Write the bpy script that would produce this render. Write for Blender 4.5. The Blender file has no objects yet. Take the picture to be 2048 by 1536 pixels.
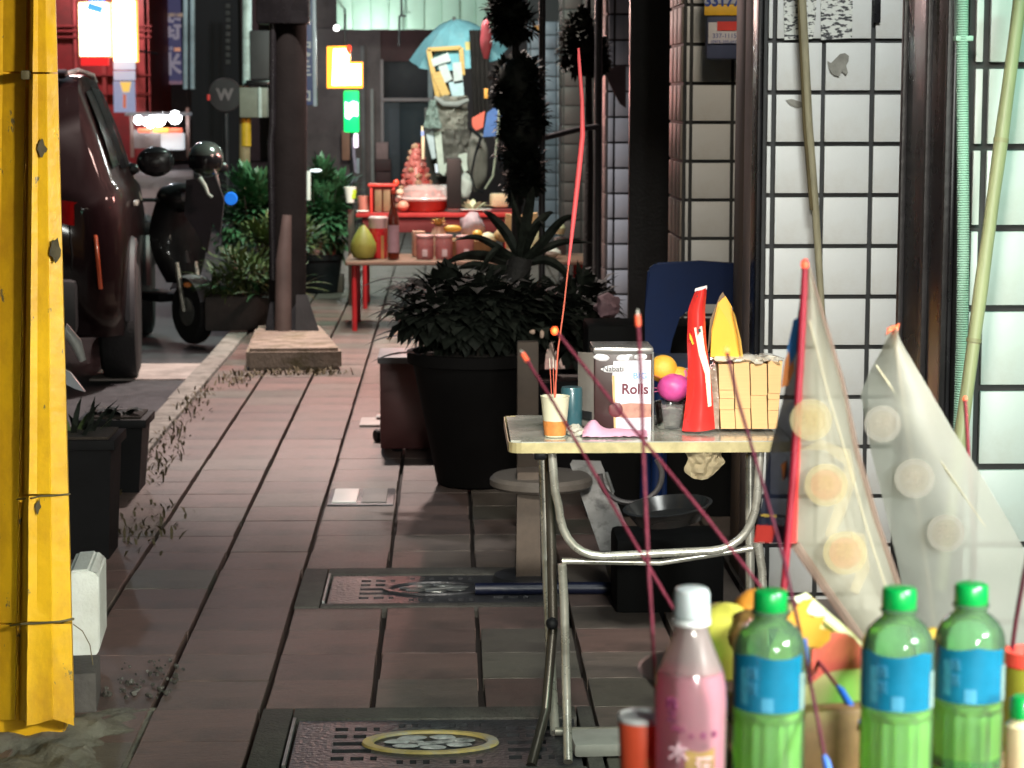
import bpy, bmesh, math, random
from mathutils import Vector, Matrix, noise

# ------------------------------------------------------------------ camera
SC = bpy.context.scene
COL = SC.collection
F = 4400.0                       # focal length in pixels of the 2048 px wide photograph
TILT = math.atan(573.0 / F)
YAW = math.atan(132.0 * math.cos(TILT) / F)
EYE = Vector((0, 0, 1.6))
cd = bpy.data.cameras.new('camera')
cam = bpy.data.objects.new('camera', cd)
COL.objects.link(cam)
cam.location = EYE
cam.rotation_euler = (math.pi / 2 - TILT, 0, -YAW)
cd.sensor_width = 36
cd.lens = F / 2048 * 36
cd.clip_start, cd.clip_end = 0.05, 600
cd.dof.use_dof = True
cd.dof.focus_distance = 5.3
cd.dof.aperture_fstop = 9.5
SC.camera = cam

# ------------------------------------------------------------------ sky, moonlight, exposure
W = bpy.data.worlds.new('World')
SC.world = W
W.use_nodes = True
nt = W.node_tree
sky = nt.nodes.new('ShaderNodeTexSky')
sky.sky_type = 'NISHITA'
sky.sun_disc = False
sky.sun_elevation = math.radians(4)
sky.sun_rotation = math.radians(150)
bg = nt.nodes['Background']
nt.links.new(sky.outputs[0], bg.inputs[0])
bg.inputs[1].default_value = 0.02
sd = bpy.data.lights.new('moon', 'SUN')
sd.energy = 0.01
sd.angle = math.radians(0.5)
sd.color = (1, .95, .88)
so = bpy.data.objects.new('moon', sd)
COL.objects.link(so)
so.rotation_euler = (math.radians(50), 0, math.radians(150))
SC.view_settings.view_transform = 'Standard'
SC.view_settings.look = 'None'
SC.view_settings.gamma = 1
SC.view_settings.exposure = 0.2
SC.view_settings.use_curve_mapping = False
SC.cycles.max_bounces = 6
SC.cycles.transparent_max_bounces = 12
SC.cycles.caustics_reflective = False
SC.cycles.caustics_refractive = False
SC.cycles.sample_clamp_indirect = 4
SC.cycles.use_denoising = True


def lamp(name, kind, loc, energy, color, size=.3, target=None, size_y=None, spot=None, spread=None):
    d = bpy.data.lights.new(name, kind)
    d.energy = energy
    d.color = color
    if kind == 'AREA':
        d.shape = 'RECTANGLE'
        d.size = size
        d.size_y = size_y or size
        if spread:
            d.spread = math.radians(spread)
    else:
        d.shadow_soft_size = size
        if kind == 'SPOT':
            d.spot_size = math.radians(spot or 120)
            d.spot_blend = .6
    o = bpy.data.objects.new(name, d)
    COL.objects.link(o)
    o.location = loc
    if target:
        o.rotation_euler = (Vector(target) - Vector(loc)).to_track_quat('-Z', 'Y').to_euler()
    return o


# lamps of the place: shop tubes, a street lamp, table bulbs; the rest are added fill lights
lamp('shop_tube_light', 'AREA', (1.75, 2.95, 2.65), 8.5, (.38, 1, .74), 1.0, (1.15, 4.3, 1.1), .2, None, 100)
lamp('pillar_tube_light', 'AREA', (1.3, 4.97, 3.0), 18, (.96, 1, .95), .9, (1.15, 6.9, 1.0), .2, None, 95)
lamp('post_fill_spot', 'SPOT', (2.35, 1.1, 2.15), 1150, (1, .93, .8), .12, (-1.08, 5.3, 1.05), None, 27)  # added unseen spot that brightens the yellow post
lamp('table_fill_light', 'AREA', (.2, 2.0, 2.6), 9, (1, .95, .84), .5, (.5, 5.4, .9), .2, None, 38)  # added unseen fill aimed at the folding table
lamp('street_lamp_light', 'SPOT', (-.6, 12.9, 4.3), 1500, (1, .82, .75), .12, (-.55, 12.3, 0), None, 90)
lamp('bottle_fill_light', 'AREA', (1.45, 1.2, 1.85), 12, (.95, 1, .95), .4, (.42, 2.02, 1.05), .12, None, 75)  # unseen fill put in to light the foreground bottles
lamp('pillar_fill_light', 'AREA', (1.25, 7.55, 2.9), 4.5, (1, .86, .68), .5, (1.15, 9.1, 1.2), .2, None, 100)  # warm fill added to lift the third pillar
lamp('front_fill_light', 'AREA', (1.25, -1.6, 2.1), 6, (.97, 1, .93), .8, (.68, 2.6, 1.12), .2, None, 26)  # frontal fill added behind the camera for cup and pennants
lamp('plant_fill_light', 'AREA', (-.3, 15.6, 3.0), 120, (.72, 1, .84), .6, (-1.0, 17.6, .6), .2)  # greenish fill added for the plants by the pole
lamp('stall_fill_light', 'AREA', (.0, 19.4, 3.0), 120, (.92, 1, .95), 1.0, (.0, 23.5, 1.6), .2)  # added fill for the camera-facing side of the stall
lamp('altar_red_light', 'POINT', (-.15, 15.95, 1.7), 65, (1, .42, .36), .1)
lamp('awning_light', 'POINT', (-.9, 26.6, 2.2), 45, (.9, 1, .95), .1)
lamp('table_bulb_light', 'POINT', (.1, 14.4, 2.2), 60, (1, .64, .55), .1)
lamp('road_fill_light', 'POINT', (-4.6, 25.0, 6.5), 300, (.8, .9, 1), .2)  # unseen light put in to brighten poles and asphalt
lamp('facade_fill_light', 'POINT', (-8.4, 53.0, 5.2), 800, (1, .72, .68), .3)  # point fill added to brighten the red shop front

RND = random.Random(7)

# ------------------------------------------------------------------ helpers: pixels to places
_fw = Vector((math.sin(YAW) * math.cos(TILT), math.cos(YAW) * math.cos(TILT), -math.sin(TILT)))
_rt = Vector((math.cos(YAW), -math.sin(YAW), 0))
_up = _rt.cross(_fw)


def _d(px, py):
    return _fw * F + _rt * (px - 1024) + _up * (768 - py)


def P(px, py, Y):
    d = _d(px, py)
    return EYE + d * (Y / d.y)


def G(px, py, z=0.0):
    d = _d(px, py)
    return EYE + d * ((z - EYE.z) / d.z)


def mpp(Y):
    return Y / F


# ------------------------------------------------------------------ helpers: materials
MATS = {}


def M(name, base, rough=.55, metal=0., var=.22, scale=6., bump=.0, bscale=60., emit=None, es=0., spec=.5,
      coat=0., trans=0., alpha=1., dirt=0., dirtcol=(.05, .045, .04), dscale=2.2, stretch=None, sss=0.):
    if name in MATS:
        return MATS[name]
    m = bpy.data.materials.new(name)
    m.use_nodes = True
    n, l = m.node_tree.nodes, m.node_tree.links
    b = n['Principled BSDF']
    b.inputs['Roughness'].default_value = rough
    b.inputs['Metallic'].default_value = metal
    b.inputs['Specular IOR Level'].default_value = spec
    b.inputs['Coat Weight'].default_value = coat
    b.inputs['Coat Roughness'].default_value = .06
    b.inputs['Transmission Weight'].default_value = trans
    b.inputs['Alpha'].default_value = alpha
    if sss:
        b.inputs['Subsurface Weight'].default_value = sss
        b.inputs['Subsurface Scale'].default_value = .02
    tc = n.new('ShaderNodeTexCoord')
    vec = tc.outputs['Object']
    if stretch:
        mp = n.new('ShaderNodeMapping')
        mp.inputs['Scale'].default_value = stretch
        l.new(vec, mp.inputs['Vector'])
        vec = mp.outputs['Vector']
    nz = n.new('ShaderNodeTexNoise')
    nz.inputs['Scale'].default_value = scale
    nz.inputs['Detail'].default_value = 6
    nz.inputs['Roughness'].default_value = .65
    l.new(vec, nz.inputs['Vector'])
    cr = n.new('ShaderNodeValToRGB')
    c = Vector(base[:3])
    lo, hi = c * (1 - var), c * (1 + var)
    cr.color_ramp.elements[0].position = .3
    cr.color_ramp.elements[1].position = .7
    cr.color_ramp.elements[0].color = (*lo, 1)
    cr.color_ramp.elements[1].color = (*[min(x, 1) for x in hi], 1)
    l.new(nz.outputs['Fac'], cr.inputs['Fac'])
    out = cr.outputs['Color']
    if dirt:
        n2 = n.new('ShaderNodeTexNoise')
        n2.inputs['Scale'].default_value = dscale
        n2.inputs['Detail'].default_value = 8
        n2.inputs['Roughness'].default_value = .7
        l.new(tc.outputs['Object'], n2.inputs['Vector'])
        r2 = n.new('ShaderNodeValToRGB')
        r2.color_ramp.elements[0].position = .48
        r2.color_ramp.elements[1].position = .68
        r2.color_ramp.elements[1].color = (dirt, dirt, dirt, 1)
        l.new(n2.outputs['Fac'], r2.inputs['Fac'])
        mx = n.new('ShaderNodeMix')
        mx.data_type = 'RGBA'
        l.new(r2.outputs['Color'], mx.inputs[0])
        l.new(out, mx.inputs[6])
        mx.inputs[7].default_value = (*dirtcol, 1)
        out = mx.outputs[2]
    l.new(out, b.inputs['Base Color'])
    mr = n.new('ShaderNodeMapRange')
    mr.inputs['To Min'].default_value = max(0.02, rough - .12)
    mr.inputs['To Max'].default_value = min(1, rough + .12)
    l.new(nz.outputs['Fac'], mr.inputs['Value'])
    l.new(mr.outputs['Result'], b.inputs['Roughness'])
    if bump:
        n3 = n.new('ShaderNodeTexNoise')
        n3.inputs['Scale'].default_value = bscale
        n3.inputs['Detail'].default_value = 4
        l.new(vec, n3.inputs['Vector'])
        bp = n.new('ShaderNodeBump')
        bp.inputs['Strength'].default_value = bump
        bp.inputs['Distance'].default_value = .01
        l.new(n3.outputs['Fac'], bp.inputs['Height'])
        l.new(bp.outputs['Normal'], b.inputs['Normal'])
    if emit:
        b.inputs['Emission Color'].default_value = (*emit, 1)
        b.inputs['Emission Strength'].default_value = es
    MATS[name] = m
    return m


def film(name, col, clear=.35, rough=.35, tl=.5, var=.12, tint=None):
    """thin plastic film: part clear, part diffuse, part translucent, with a sheen"""
    if name in MATS:
        return MATS[name]
    m = bpy.data.materials.new(name)
    m.use_nodes = True
    n, l = m.node_tree.nodes, m.node_tree.links
    b = n['Principled BSDF']
    b.inputs['Roughness'].default_value = rough
    tc = n.new('ShaderNodeTexCoord')
    n3 = n.new('ShaderNodeTexNoise')
    n3.inputs['Scale'].default_value = 22
    n3.inputs['Detail'].default_value = 4
    l.new(tc.outputs['Object'], n3.inputs['Vector'])
    bp = n.new('ShaderNodeBump')
    bp.inputs['Strength'].default_value = .25
    bp.inputs['Distance'].default_value = .012
    l.new(n3.outputs['Fac'], bp.inputs['Height'])
    l.new(bp.outputs['Normal'], b.inputs['Normal'])
    nz = n.new('ShaderNodeTexNoise')
    nz.inputs['Scale'].default_value = 9
    nz.inputs['Detail'].default_value = 5
    l.new(tc.outputs['Object'], nz.inputs['Vector'])
    cr = n.new('ShaderNodeValToRGB')
    c = Vector(col)
    cr.color_ramp.elements[0].color = (*(c * (1 - var)), 1)
    cr.color_ramp.elements[1].color = (*[min(1, x * (1 + var)) for x in c], 1)
    l.new(nz.outputs['Fac'], cr.inputs['Fac'])
    l.new(cr.outputs['Color'], b.inputs['Base Color'])
    t = n.new('ShaderNodeBsdfTranslucent')
    l.new(cr.outputs['Color'], t.inputs['Color'])
    tr = n.new('ShaderNodeBsdfTransparent')
    tr.inputs['Color'].default_value = (*(tint or [min(1, .35 + .75 * x) for x in col]), 1)
    m1 = n.new('ShaderNodeMixShader')
    m1.inputs[0].default_value = tl
    l.new(b.outputs[0], m1.inputs[1])
    l.new(t.outputs[0], m1.inputs[2])
    m2 = n.new('ShaderNodeMixShader')
    m2.inputs[0].default_value = clear
    l.new(m1.outputs[0], m2.inputs[1])
    l.new(tr.outputs[0], m2.inputs[2])
    l.new(m2.outputs[0], n['Material Output'].inputs['Surface'])
    MATS[name] = m
    return m


def pet(name, tint, haze=.1, rough=.1):
    """thin clear plastic wall: tinted see-through, a little haze, a sharp sheen"""
    if name in MATS:
        return MATS[name]
    m = bpy.data.materials.new(name)
    m.use_nodes = True
    n, l = m.node_tree.nodes, m.node_tree.links
    n.remove(n['Principled BSDF'])
    tr = n.new('ShaderNodeBsdfTransparent')
    tr.inputs['Color'].default_value = (*tint, 1)
    tl = n.new('ShaderNodeBsdfTranslucent')
    tl.inputs['Color'].default_value = (*tint, 1)
    df = n.new('ShaderNodeBsdfDiffuse')
    df.inputs['Color'].default_value = (*tint, 1)
    gl = n.new('ShaderNodeBsdfGlossy')
    gl.inputs['Roughness'].default_value = rough
    hz = n.new('ShaderNodeMixShader')
    hz.inputs[0].default_value = .5
    l.new(tl.outputs[0], hz.inputs[1])
    l.new(df.outputs[0], hz.inputs[2])
    a = n.new('ShaderNodeMixShader')
    tc = n.new('ShaderNodeTexCoord')
    nz = n.new('ShaderNodeTexNoise')
    nz.inputs['Scale'].default_value = 30
    l.new(tc.outputs['Object'], nz.inputs['Vector'])
    mr = n.new('ShaderNodeMapRange')
    mr.inputs['To Min'].default_value = haze * .6
    mr.inputs['To Max'].default_value = haze * 1.4
    l.new(nz.outputs['Fac'], mr.inputs['Value'])
    l.new(mr.outputs['Result'], a.inputs[0])
    l.new(tr.outputs[0], a.inputs[1])
    l.new(hz.outputs[0], a.inputs[2])
    fr = n.new('ShaderNodeFresnel')
    fr.inputs['IOR'].default_value = 1.5
    b = n.new('ShaderNodeMixShader')
    l.new(fr.outputs[0], b.inputs[0])
    l.new(a.outputs[0], b.inputs[1])
    l.new(gl.outputs[0], b.inputs[2])
    l.new(b.outputs[0], n['Material Output'].inputs['Surface'])
    MATS[name] = m
    return m


# ------------------------------------------------------------------ helpers: meshes
class MB:
    def __init__(self):
        self.bm = bmesh.new()

    def box(self, c, s, rz=0., bev=0., rx=0., ry=0.):
        r = bmesh.ops.create_cube(self.bm, size=1)
        vs = r['verts']
        mt = Matrix.Translation(Vector(c)) @ Matrix.Rotation(rz, 4, 'Z') @ Matrix.Rotation(ry, 4, 'Y') @ Matrix.Rotation(rx, 4, 'X') @ Matrix.Diagonal((*s, 1))
        bmesh.ops.transform(self.bm, matrix=mt, verts=vs)
        if bev:
            es = list({e for v in vs for e in v.link_edges})
            bmesh.ops.bevel(self.bm, geom=es, offset=bev, segments=2, profile=.6, affect='EDGES')
        return self

    def ring(self, c, u, v, r, n, mod=None):
        out = []
        for i in range(n):
            a = 2 * math.pi * i / n
            k = r * (mod(a) if mod else 1)
            out.append(self.bm.verts.new(c + u * (k * math.cos(a)) + v * (k * math.sin(a))))
        return out

    def bridge(self, a, b):
        n = len(a)
        for i in range(n):
            self.bm.faces.new((a[i], a[(i + 1) % n], b[(i + 1) % n], b[i]))

    def tube(self, pts, r, n=10, caps=True):
        pts = [Vector(p) for p in pts]
        rs = r if isinstance(r, (list, tuple)) else [r] * len(pts)
        prev = None
        u = None
        for i, p in enumerate(pts):
            t = (pts[min(i + 1, len(pts) - 1)] - pts[max(i - 1, 0)]).normalized()
            if u is None:
                u = t.orthogonal().normalized()
            u = (u - t * u.dot(t)).normalized()
            v = t.cross(u)
            cur = self.ring(p, u, v, max(rs[i], 1e-5), n)
            if prev:
                self.bridge(prev, cur)
            elif caps:
                self.bm.faces.new(cur[::-1])
            prev = cur
        if caps:
            self.bm.faces.new(prev)
        return self

    def lathe(self, prof, c=(0, 0, 0), n=28, mod=None, axis=None, caps=True):
        c = Vector(c)
        ax = Vector(axis).normalized() if axis else Vector((0, 0, 1))
        u = ax.orthogonal().normalized() if axis else Vector((1, 0, 0))
        v = ax.cross(u)
        prev = None
        for k, (r, z) in enumerate(prof):
            cur = self.ring(c + ax * z, u, v, max(r, 1e-5), n, (lambda a, z=z: mod(a, z)) if mod else None)
            if prev:
                self.bridge(prev, cur)
            elif caps:
                self.bm.faces.new(cur[::-1])
            prev = cur
        if caps:
            self.bm.faces.new(prev)
        return self

    def prism(self, pts, thick):
        """polygon of 3-D points extruded along thick"""
        a = [self.bm.verts.new(Vector(p)) for p in pts]
        b = [self.bm.verts.new(Vector(p) + Vector(thick)) for p in pts]
        self.bm.faces.new(a)
        self.bm.faces.new(b[::-1])
        for i in range(len(a)):
            j = (i + 1) % len(a)
            self.bm.faces.new((a[j], a[i], b[i], b[j]))
        return self

    def sheet(self, fn, nu, nv, thick=None):
        g = [[self.bm.verts.new(fn(i / nu, j / nv)) for i in range(nu + 1)] for j in range(nv + 1)]
        fs = []
        for j in range(nv):
            for i in range(nu):
                fs.append(self.bm.faces.new((g[j][i], g[j][i + 1], g[j + 1][i + 1], g[j + 1][i])))
        if thick:
            bmesh.ops.solidify(self.bm, geom=fs, thickness=thick)
        return self

    def blob(self, c, r, sub=3, amp=.12, freq=1.6, seed=0, flat=None):
        res = bmesh.ops.create_icosphere(self.bm, subdivisions=sub, radius=1)
        r = Vector(r) if hasattr(r, '__len__') else Vector((r, r, r))
        for v in res['verts']:
            d = 1 + amp * noise.noise(v.co * freq + Vector((seed * 3.7, seed * 1.3, seed)))  + amp * .4 * noise.noise(v.co * freq * 3.1 + Vector((seed, seed * 2.3, 0)))
            v.co = Vector((v.co.x * r.x, v.co.y * r.y, v.co.z * r.z)) * d
            if flat is not None and v.co.z < flat:
                v.co.z = flat
            v.co += Vector(c)
        return self

    def quad(self, a, b, c, d):
        self.bm.faces.new([self.bm.verts.new(Vector(p)) for p in (a, b, c, d)])
        return self

    def mesh(self, name, smooth=True, ang=38):
        bm = self.bm
        bmesh.ops.recalc_face_normals(bm, faces=bm.faces)
        if smooth:
            for f in bm.faces:
                f.smooth = True
            for e in bm.edges:
                if len(e.link_faces) == 2 and e.calc_face_angle(0) > math.radians(ang):
                    e.smooth = False
        me = bpy.data.meshes.new(name)
        bm.to_mesh(me)
        bm.free()
        return me


LOC = {}


def thing(name, label, cat, loc, group=None):
    o = bpy.data.objects.new(name, None)
    COL.objects.link(o)
    o.empty_display_size = .05
    o.location = Vector(loc)
    LOC[o.name] = Vector(loc)
    o['label'] = label
    o['category'] = cat
    if group:
        o['group'] = group
    return o


def part(name, mb, mat, parent=None, smooth=True, label=None, kind=None, ang=38):
    """a part (world coordinates in, stored relative to the thing's base)"""
    me = mb.mesh(name, smooth, ang) if isinstance(mb, MB) else mb
    base = Vector((0, 0, 0))
    if parent is not None:
        p = parent
        while p.parent:
            p = p.parent
        base = LOC[p.name]
    if base.length:
        me.transform(Matrix.Translation(-base))
    if mat:
        me.materials.clear()
        me.materials.append(mat)
    o = bpy.data.objects.new(name, me)
    COL.objects.link(o)
    o.parent = parent
    if parent is None:
        LOC[o.name] = Vector((0, 0, 0))
    if label:
        o['label'] = label
    if kind:
        o['kind'] = kind
    return o


def single(name, mb, mat, label, cat, loc, group=None, kind=None, smooth=True, ang=38):
    me = mb.mesh(name, smooth, ang)
    me.transform(Matrix.Translation(-Vector(loc)))
    me.materials.append(mat)
    o = bpy.data.objects.new(name, me)
    COL.objects.link(o)
    o.location = Vector(loc)
    LOC[o.name] = Vector(loc)
    if label:
        o['label'] = label
    if cat:
        o['category'] = cat
    if group:
        o['group'] = group
    if kind:
        o['kind'] = kind
    return o


def struct(name, mb, mat, kind='structure', smooth=True):
    o = part(name, mb, mat, None, smooth)
    o['kind'] = kind
    return o


def clone(root, loc, label=None, group=None, rz=None):
    r = root.copy()
    COL.objects.link(r)
    r.location = Vector(loc)
    LOC[r.name] = Vector(loc)
    if rz is not None:
        r.rotation_euler.z = rz
    if label:
        r['label'] = label
    if group:
        r['group'] = group
    for ch in list(root.children):
        c = ch.copy()
        COL.objects.link(c)
        c.parent = r
        for g in ch.children:
            d = g.copy()
            COL.objects.link(d)
            d.parent = c
    return r


def share(name, me, parent, loc, label=None, rot=None, mat=None):
    """another piece that shares mesh data, placed relative to the thing's base"""
    o = bpy.data.objects.new(name, me)
    COL.objects.link(o)
    o.parent = parent
    o.location = Vector(loc) - LOC[parent.name]
    if rot:
        o.rotation_euler = rot
    if label:
        o['label'] = label
    return o


def text(name, s, size, loc, mat, parent, rot=(math.pi / 2, 0, 0), align='CENTER', bold=0., sx=1.):
    cu = bpy.data.curves.new(name, 'FONT')
    cu.body = s
    cu.size = size
    cu.align_x = align
    cu.align_y = 'CENTER'
    cu.extrude = .0006
    cu.offset = bold
    cu.resolution_u = 4
    t = bpy.data.objects.new(name + '_tmp', cu)
    COL.objects.link(t)
    dg = bpy.context.evaluated_depsgraph_get()
    me = bpy.data.meshes.new_from_object(t.evaluated_get(dg))
    bpy.data.objects.remove(t)
    me.name = name
    import mathutils
    me.transform(Matrix.Translation(Vector(loc)) @ mathutils.Euler(rot).to_matrix().to_4x4() @ Matrix.Diagonal((sx, 1, 1, 1)))
    return part(name, me, mat, parent)


def ruled(mb, left, right, bulge=0., nu=10, nv=16, wob=0., seed=0):
    """sheet between two polylines of 3-D points"""
    def along(pl, v):
        k = v * (len(pl) - 1)
        i = min(int(k), len(pl) - 2)
        return Vector(pl[i]).lerp(Vector(pl[i + 1]), k - i)

    def fn(u, v):
        p = along(left, v).lerp(along(right, v), u)
        p.y += -bulge * math.sin(math.pi * u) + wob * noise.noise(Vector((p.x * 14, p.z * 14, seed)))
        return p
    mb.sheet(fn, nu, nv)
    return mb


def leaf(mb, base, dirv, length, width, droop=.4, segs=4, upv=None, fold=.15):
    """one bent leaf blade with a fold along its midrib"""
    d = Vector(dirv).normalized()
    side = d.cross(upv or Vector((0, 0, 1)))
    if side.length < 1e-3:
        side = Vector((1, 0, 0))
    side.normalize()
    nrm = side.cross(d)
    p = Vector(base)
    rows = []
    for i in range(segs + 1):
        t = i / segs
        w = width * .5 * (math.sin(math.pi * min(1, .12 + .88 * t) ** .8) + .02)
        rows.append([mb.bm.verts.new(p - side * w + nrm * w * fold), mb.bm.verts.new(p), mb.bm.verts.new(p + side * w + nrm * w * fold)])
        p = p + d * (length / segs)
        d = (d + Vector((0, 0, -droop / segs))).normalized()
        nrm = side.cross(d)
    for i in range(segs):
        for j in range(2):
            mb.bm.faces.new((rows[i][j], rows[i][j + 1], rows[i + 1][j + 1], rows[i + 1][j]))


def foliage(c, r, n, ln, wd, rnd, droop=.5, clumps=9, segs=2, up=.25):
    """leaves spread through an uneven volume in clumps"""
    mb = MB()
    c = Vector(c)
    r = Vector(r)
    cs = []
    for i in range(clumps):
        d = Vector((rnd.gauss(0, 1), rnd.gauss(0, 1), rnd.gauss(0, 1))).normalized()
        k = rnd.uniform(.25, .85)
        cs.append((Vector((d.x * r.x, d.y * r.y, d.z * r.z)) * k, rnd.uniform(.3, .55)))
    for i in range(n):
        q, s = cs[rnd.randrange(clumps)]
        d = Vector((rnd.gauss(0, 1), rnd.gauss(0, 1), rnd.gauss(0, 1))).normalized()
        p = q + Vector((d.x * r.x, d.y * r.y, d.z * r.z)) * (s * rnd.random() ** .4)
        dv = (Vector((p.x, p.y, p.z)).normalized() * .6 + d * .7 + Vector((0, 0, up)))
        leaf(mb, c + p, dv, ln * rnd.uniform(.35, 1.4), wd * rnd.uniform(.45, 1.3), droop * rnd.uniform(.3, 1.5), segs)
    return mb

# ================================================================== materials
asphalt = M('asphalt', (.05, .05, .055), .6, bump=.5, bscale=90, scale=12, var=.35, dirt=.5, dirtcol=(.02, .02, .022))
mortar = M('paver_joint', (.028, .022, .02), .9, scale=20, bump=.4)
concrete = M('concrete', (.21, .2, .18), .85, scale=7, var=.35, bump=.6, bscale=45, dirt=.8, dirtcol=(.06, .058, .045), dscale=6)
grout = M('dark_grout', (.028, .029, .03), .6, scale=14, var=.4)
black_paint = M('black_paint', (.012, .012, .014), .28, scale=5, var=.4)
dark_steel = M('dark_steel', (.022, .021, .023), .42, scale=5, var=.4, bump=.15)
chrome = M('chromed_steel', (.62, .6, .53), .28, .6, scale=10, var=.18, dirt=.5, dirtcol=(.12, .09, .05), dscale=12)
galv = M('galvanised_steel', (.42, .43, .42), .42, .8, scale=10, var=.3, dirt=.4, dirtcol=(.1, .09, .08))
cast = M('cast_iron', (.06, .06, .066), .36, .35, scale=16, var=.45, bump=.4, bscale=70, dirt=.5, dirtcol=(.02, .02, .02), dscale=8)
emblem_mat = M('worn_yellow_paint', (.5, .38, .13), .5, scale=16, var=.3, dirt=1., dirtcol=(.34, .34, .35), dscale=9)
tile_white = M('white_glazed_tile', (.66, .67, .66), .42, scale=3.5, var=.07, dirt=.35, dirtcol=(.42, .37, .3), dscale=3.2)
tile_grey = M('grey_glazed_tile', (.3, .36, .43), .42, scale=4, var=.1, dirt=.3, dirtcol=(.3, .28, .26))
tile_brown = M('brown_glazed_tile', (.3, .25, .21), .5, scale=4, var=.2, dirt=.6, dirtcol=(.12, .09, .07))  # brown base with random darker patches, for side tiles
tile_unlit = M('unlit_glazed_tile', (.06, .05, .05), .5, scale=4, var=.2)  # shade on the far pillars is put into this tile colour
white_plastic = M('white_plastic', (.74, .76, .74), .42, scale=5, var=.06, dirt=.25, dirtcol=(.4, .38, .32))
paper_white = M('white_paper', (.72, .71, .66), .7, scale=8, var=.06)
print_blue = M('blue_print', (.03, .07, .32), .55)
print_navy = M('navy_paint', (.035, .055, .16), .45)
print_red = M('red_print', (.72, .05, .04), .5)
print_yellow = M('yellow_print', (.8, .47, .03), .5)
print_black = M('black_print', (.02, .02, .022), .6)

# paver colours: red-brown to grey olive
PAV = []
for i, c in enumerate([(.158, .102, .088), (.13, .086, .076), (.142, .118, .1), (.12, .11, .09), (.17, .11, .096), (.1, .09, .075), (.152, .122, .104), (.145, .102, .088)]):
    PAV.append(M('paver_clay_%s' % 'abcdefgh'[i], c, .46, scale=9, var=.28, bump=.5, bscale=40, stretch=(1, 9, 1), dirt=.7, dirtcol=(.055, .045, .04), dscale=3.4))

# ================================================================== ground, road, sidewalk
mb = MB()
mb.quad((-220, -60, -.2), (220, -60, -.2), (220, 320, -.2), (-220, 320, -.2))
struct('ground', mb, concrete)
mb = MB()
mb.quad((-9.5, -30, -.135), (-1.5, -30, -.135), (-1.5, 200, -.135), (-9.5, 200, -.135))
struct('road', mb, asphalt)

X0, PW, YS = -1.36, .29, 4.79
sidewalk = struct('sidewalk', MB().box((0.0, 14.0, -.1), (2.74, 40, .13)), mortar)
LIDS = [(-.49, .38, 5.08, 5.66), (-.49, .38, 6.82, 7.40)]
pav_meshes = []
for k in range(8):
    for v in range(2):
        b = MB()
        b.box((0, 0, 0), (PW - .016, PW - .0022, .05))
        bm = b.bm
        top = [e for e in bm.edges if all(x.co.z > .02 for x in e.verts)]
        bmesh.ops.bevel(bm, geom=top, offset=.0016, segments=1, affect='EDGES')
        me = b.mesh('paver', False)
        me.materials.append(PAV[k])
        pav_meshes.append(me)
rest = MB()
rest_mats = []
npv = 0
for row in range(-3, 78):
    yc = YS + (row + .5) * PW
    for colk in range(9):
        xc = X0 + (colk + .5) * PW
        if any(a - .01 < xc < b_ + .01 and c - .01 < yc < d + .01 for a, b_, c, d in LIDS):
            continue
        # colour: redder near the kerb side, greyer along the right, patched at random
        t = RND.random() + .25 * noise.noise(Vector((xc * 1.3, yc * .9, 3)))
        red = [0, 1, 4, 7]
        grey = [2, 3, 5, 6]
        k = RND.choice(red) if t < (.78 - .42 * max(0, min(1, (xc + .5) / .8)) - (.25 if yc > 14 else 0)) else RND.choice(grey)
        loc = (xc + RND.uniform(-.002, .002), yc, -.025 + RND.uniform(-.0012, .0012))
        rot = (RND.uniform(-.003, .003), RND.uniform(-.003, .003), RND.uniform(-.006, .006))
        near = row >= 0 and colk < 7 and npv < 298
        if near:
            share('paver', pav_meshes[k * 2], sidewalk, loc, None, rot)
            npv += 1
        else:
            v0 = len(rest.bm.verts)
            rest.box(loc, (PW - .016, PW - .0022, .05), rx=rot[0], ry=rot[1])
o = part('paver', rest, PAV[6], sidewalk, False, kind='stuff')

kerb = struct('kerb', MB().box((-1.44, 14, -.14), (.1, 40, .16)), mortar)
for j in range(26):
    part('kerb_stone', MB().box((-1.43 + RND.uniform(-.004, .004), 4.2 + .75 * j + .375, -.085), (.128, .74, .18), RND.uniform(-.006, .006), .012), concrete, kerb)
# pale crossing strip of paving in front of the scooter
struct('road_patch', MB().box((-1.86, 13.95, -.131), (.7, .8, .012)), M('pale_concrete', (.34, .29, .27), .8, var=.25, bump=.3, dirt=.5))

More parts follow.
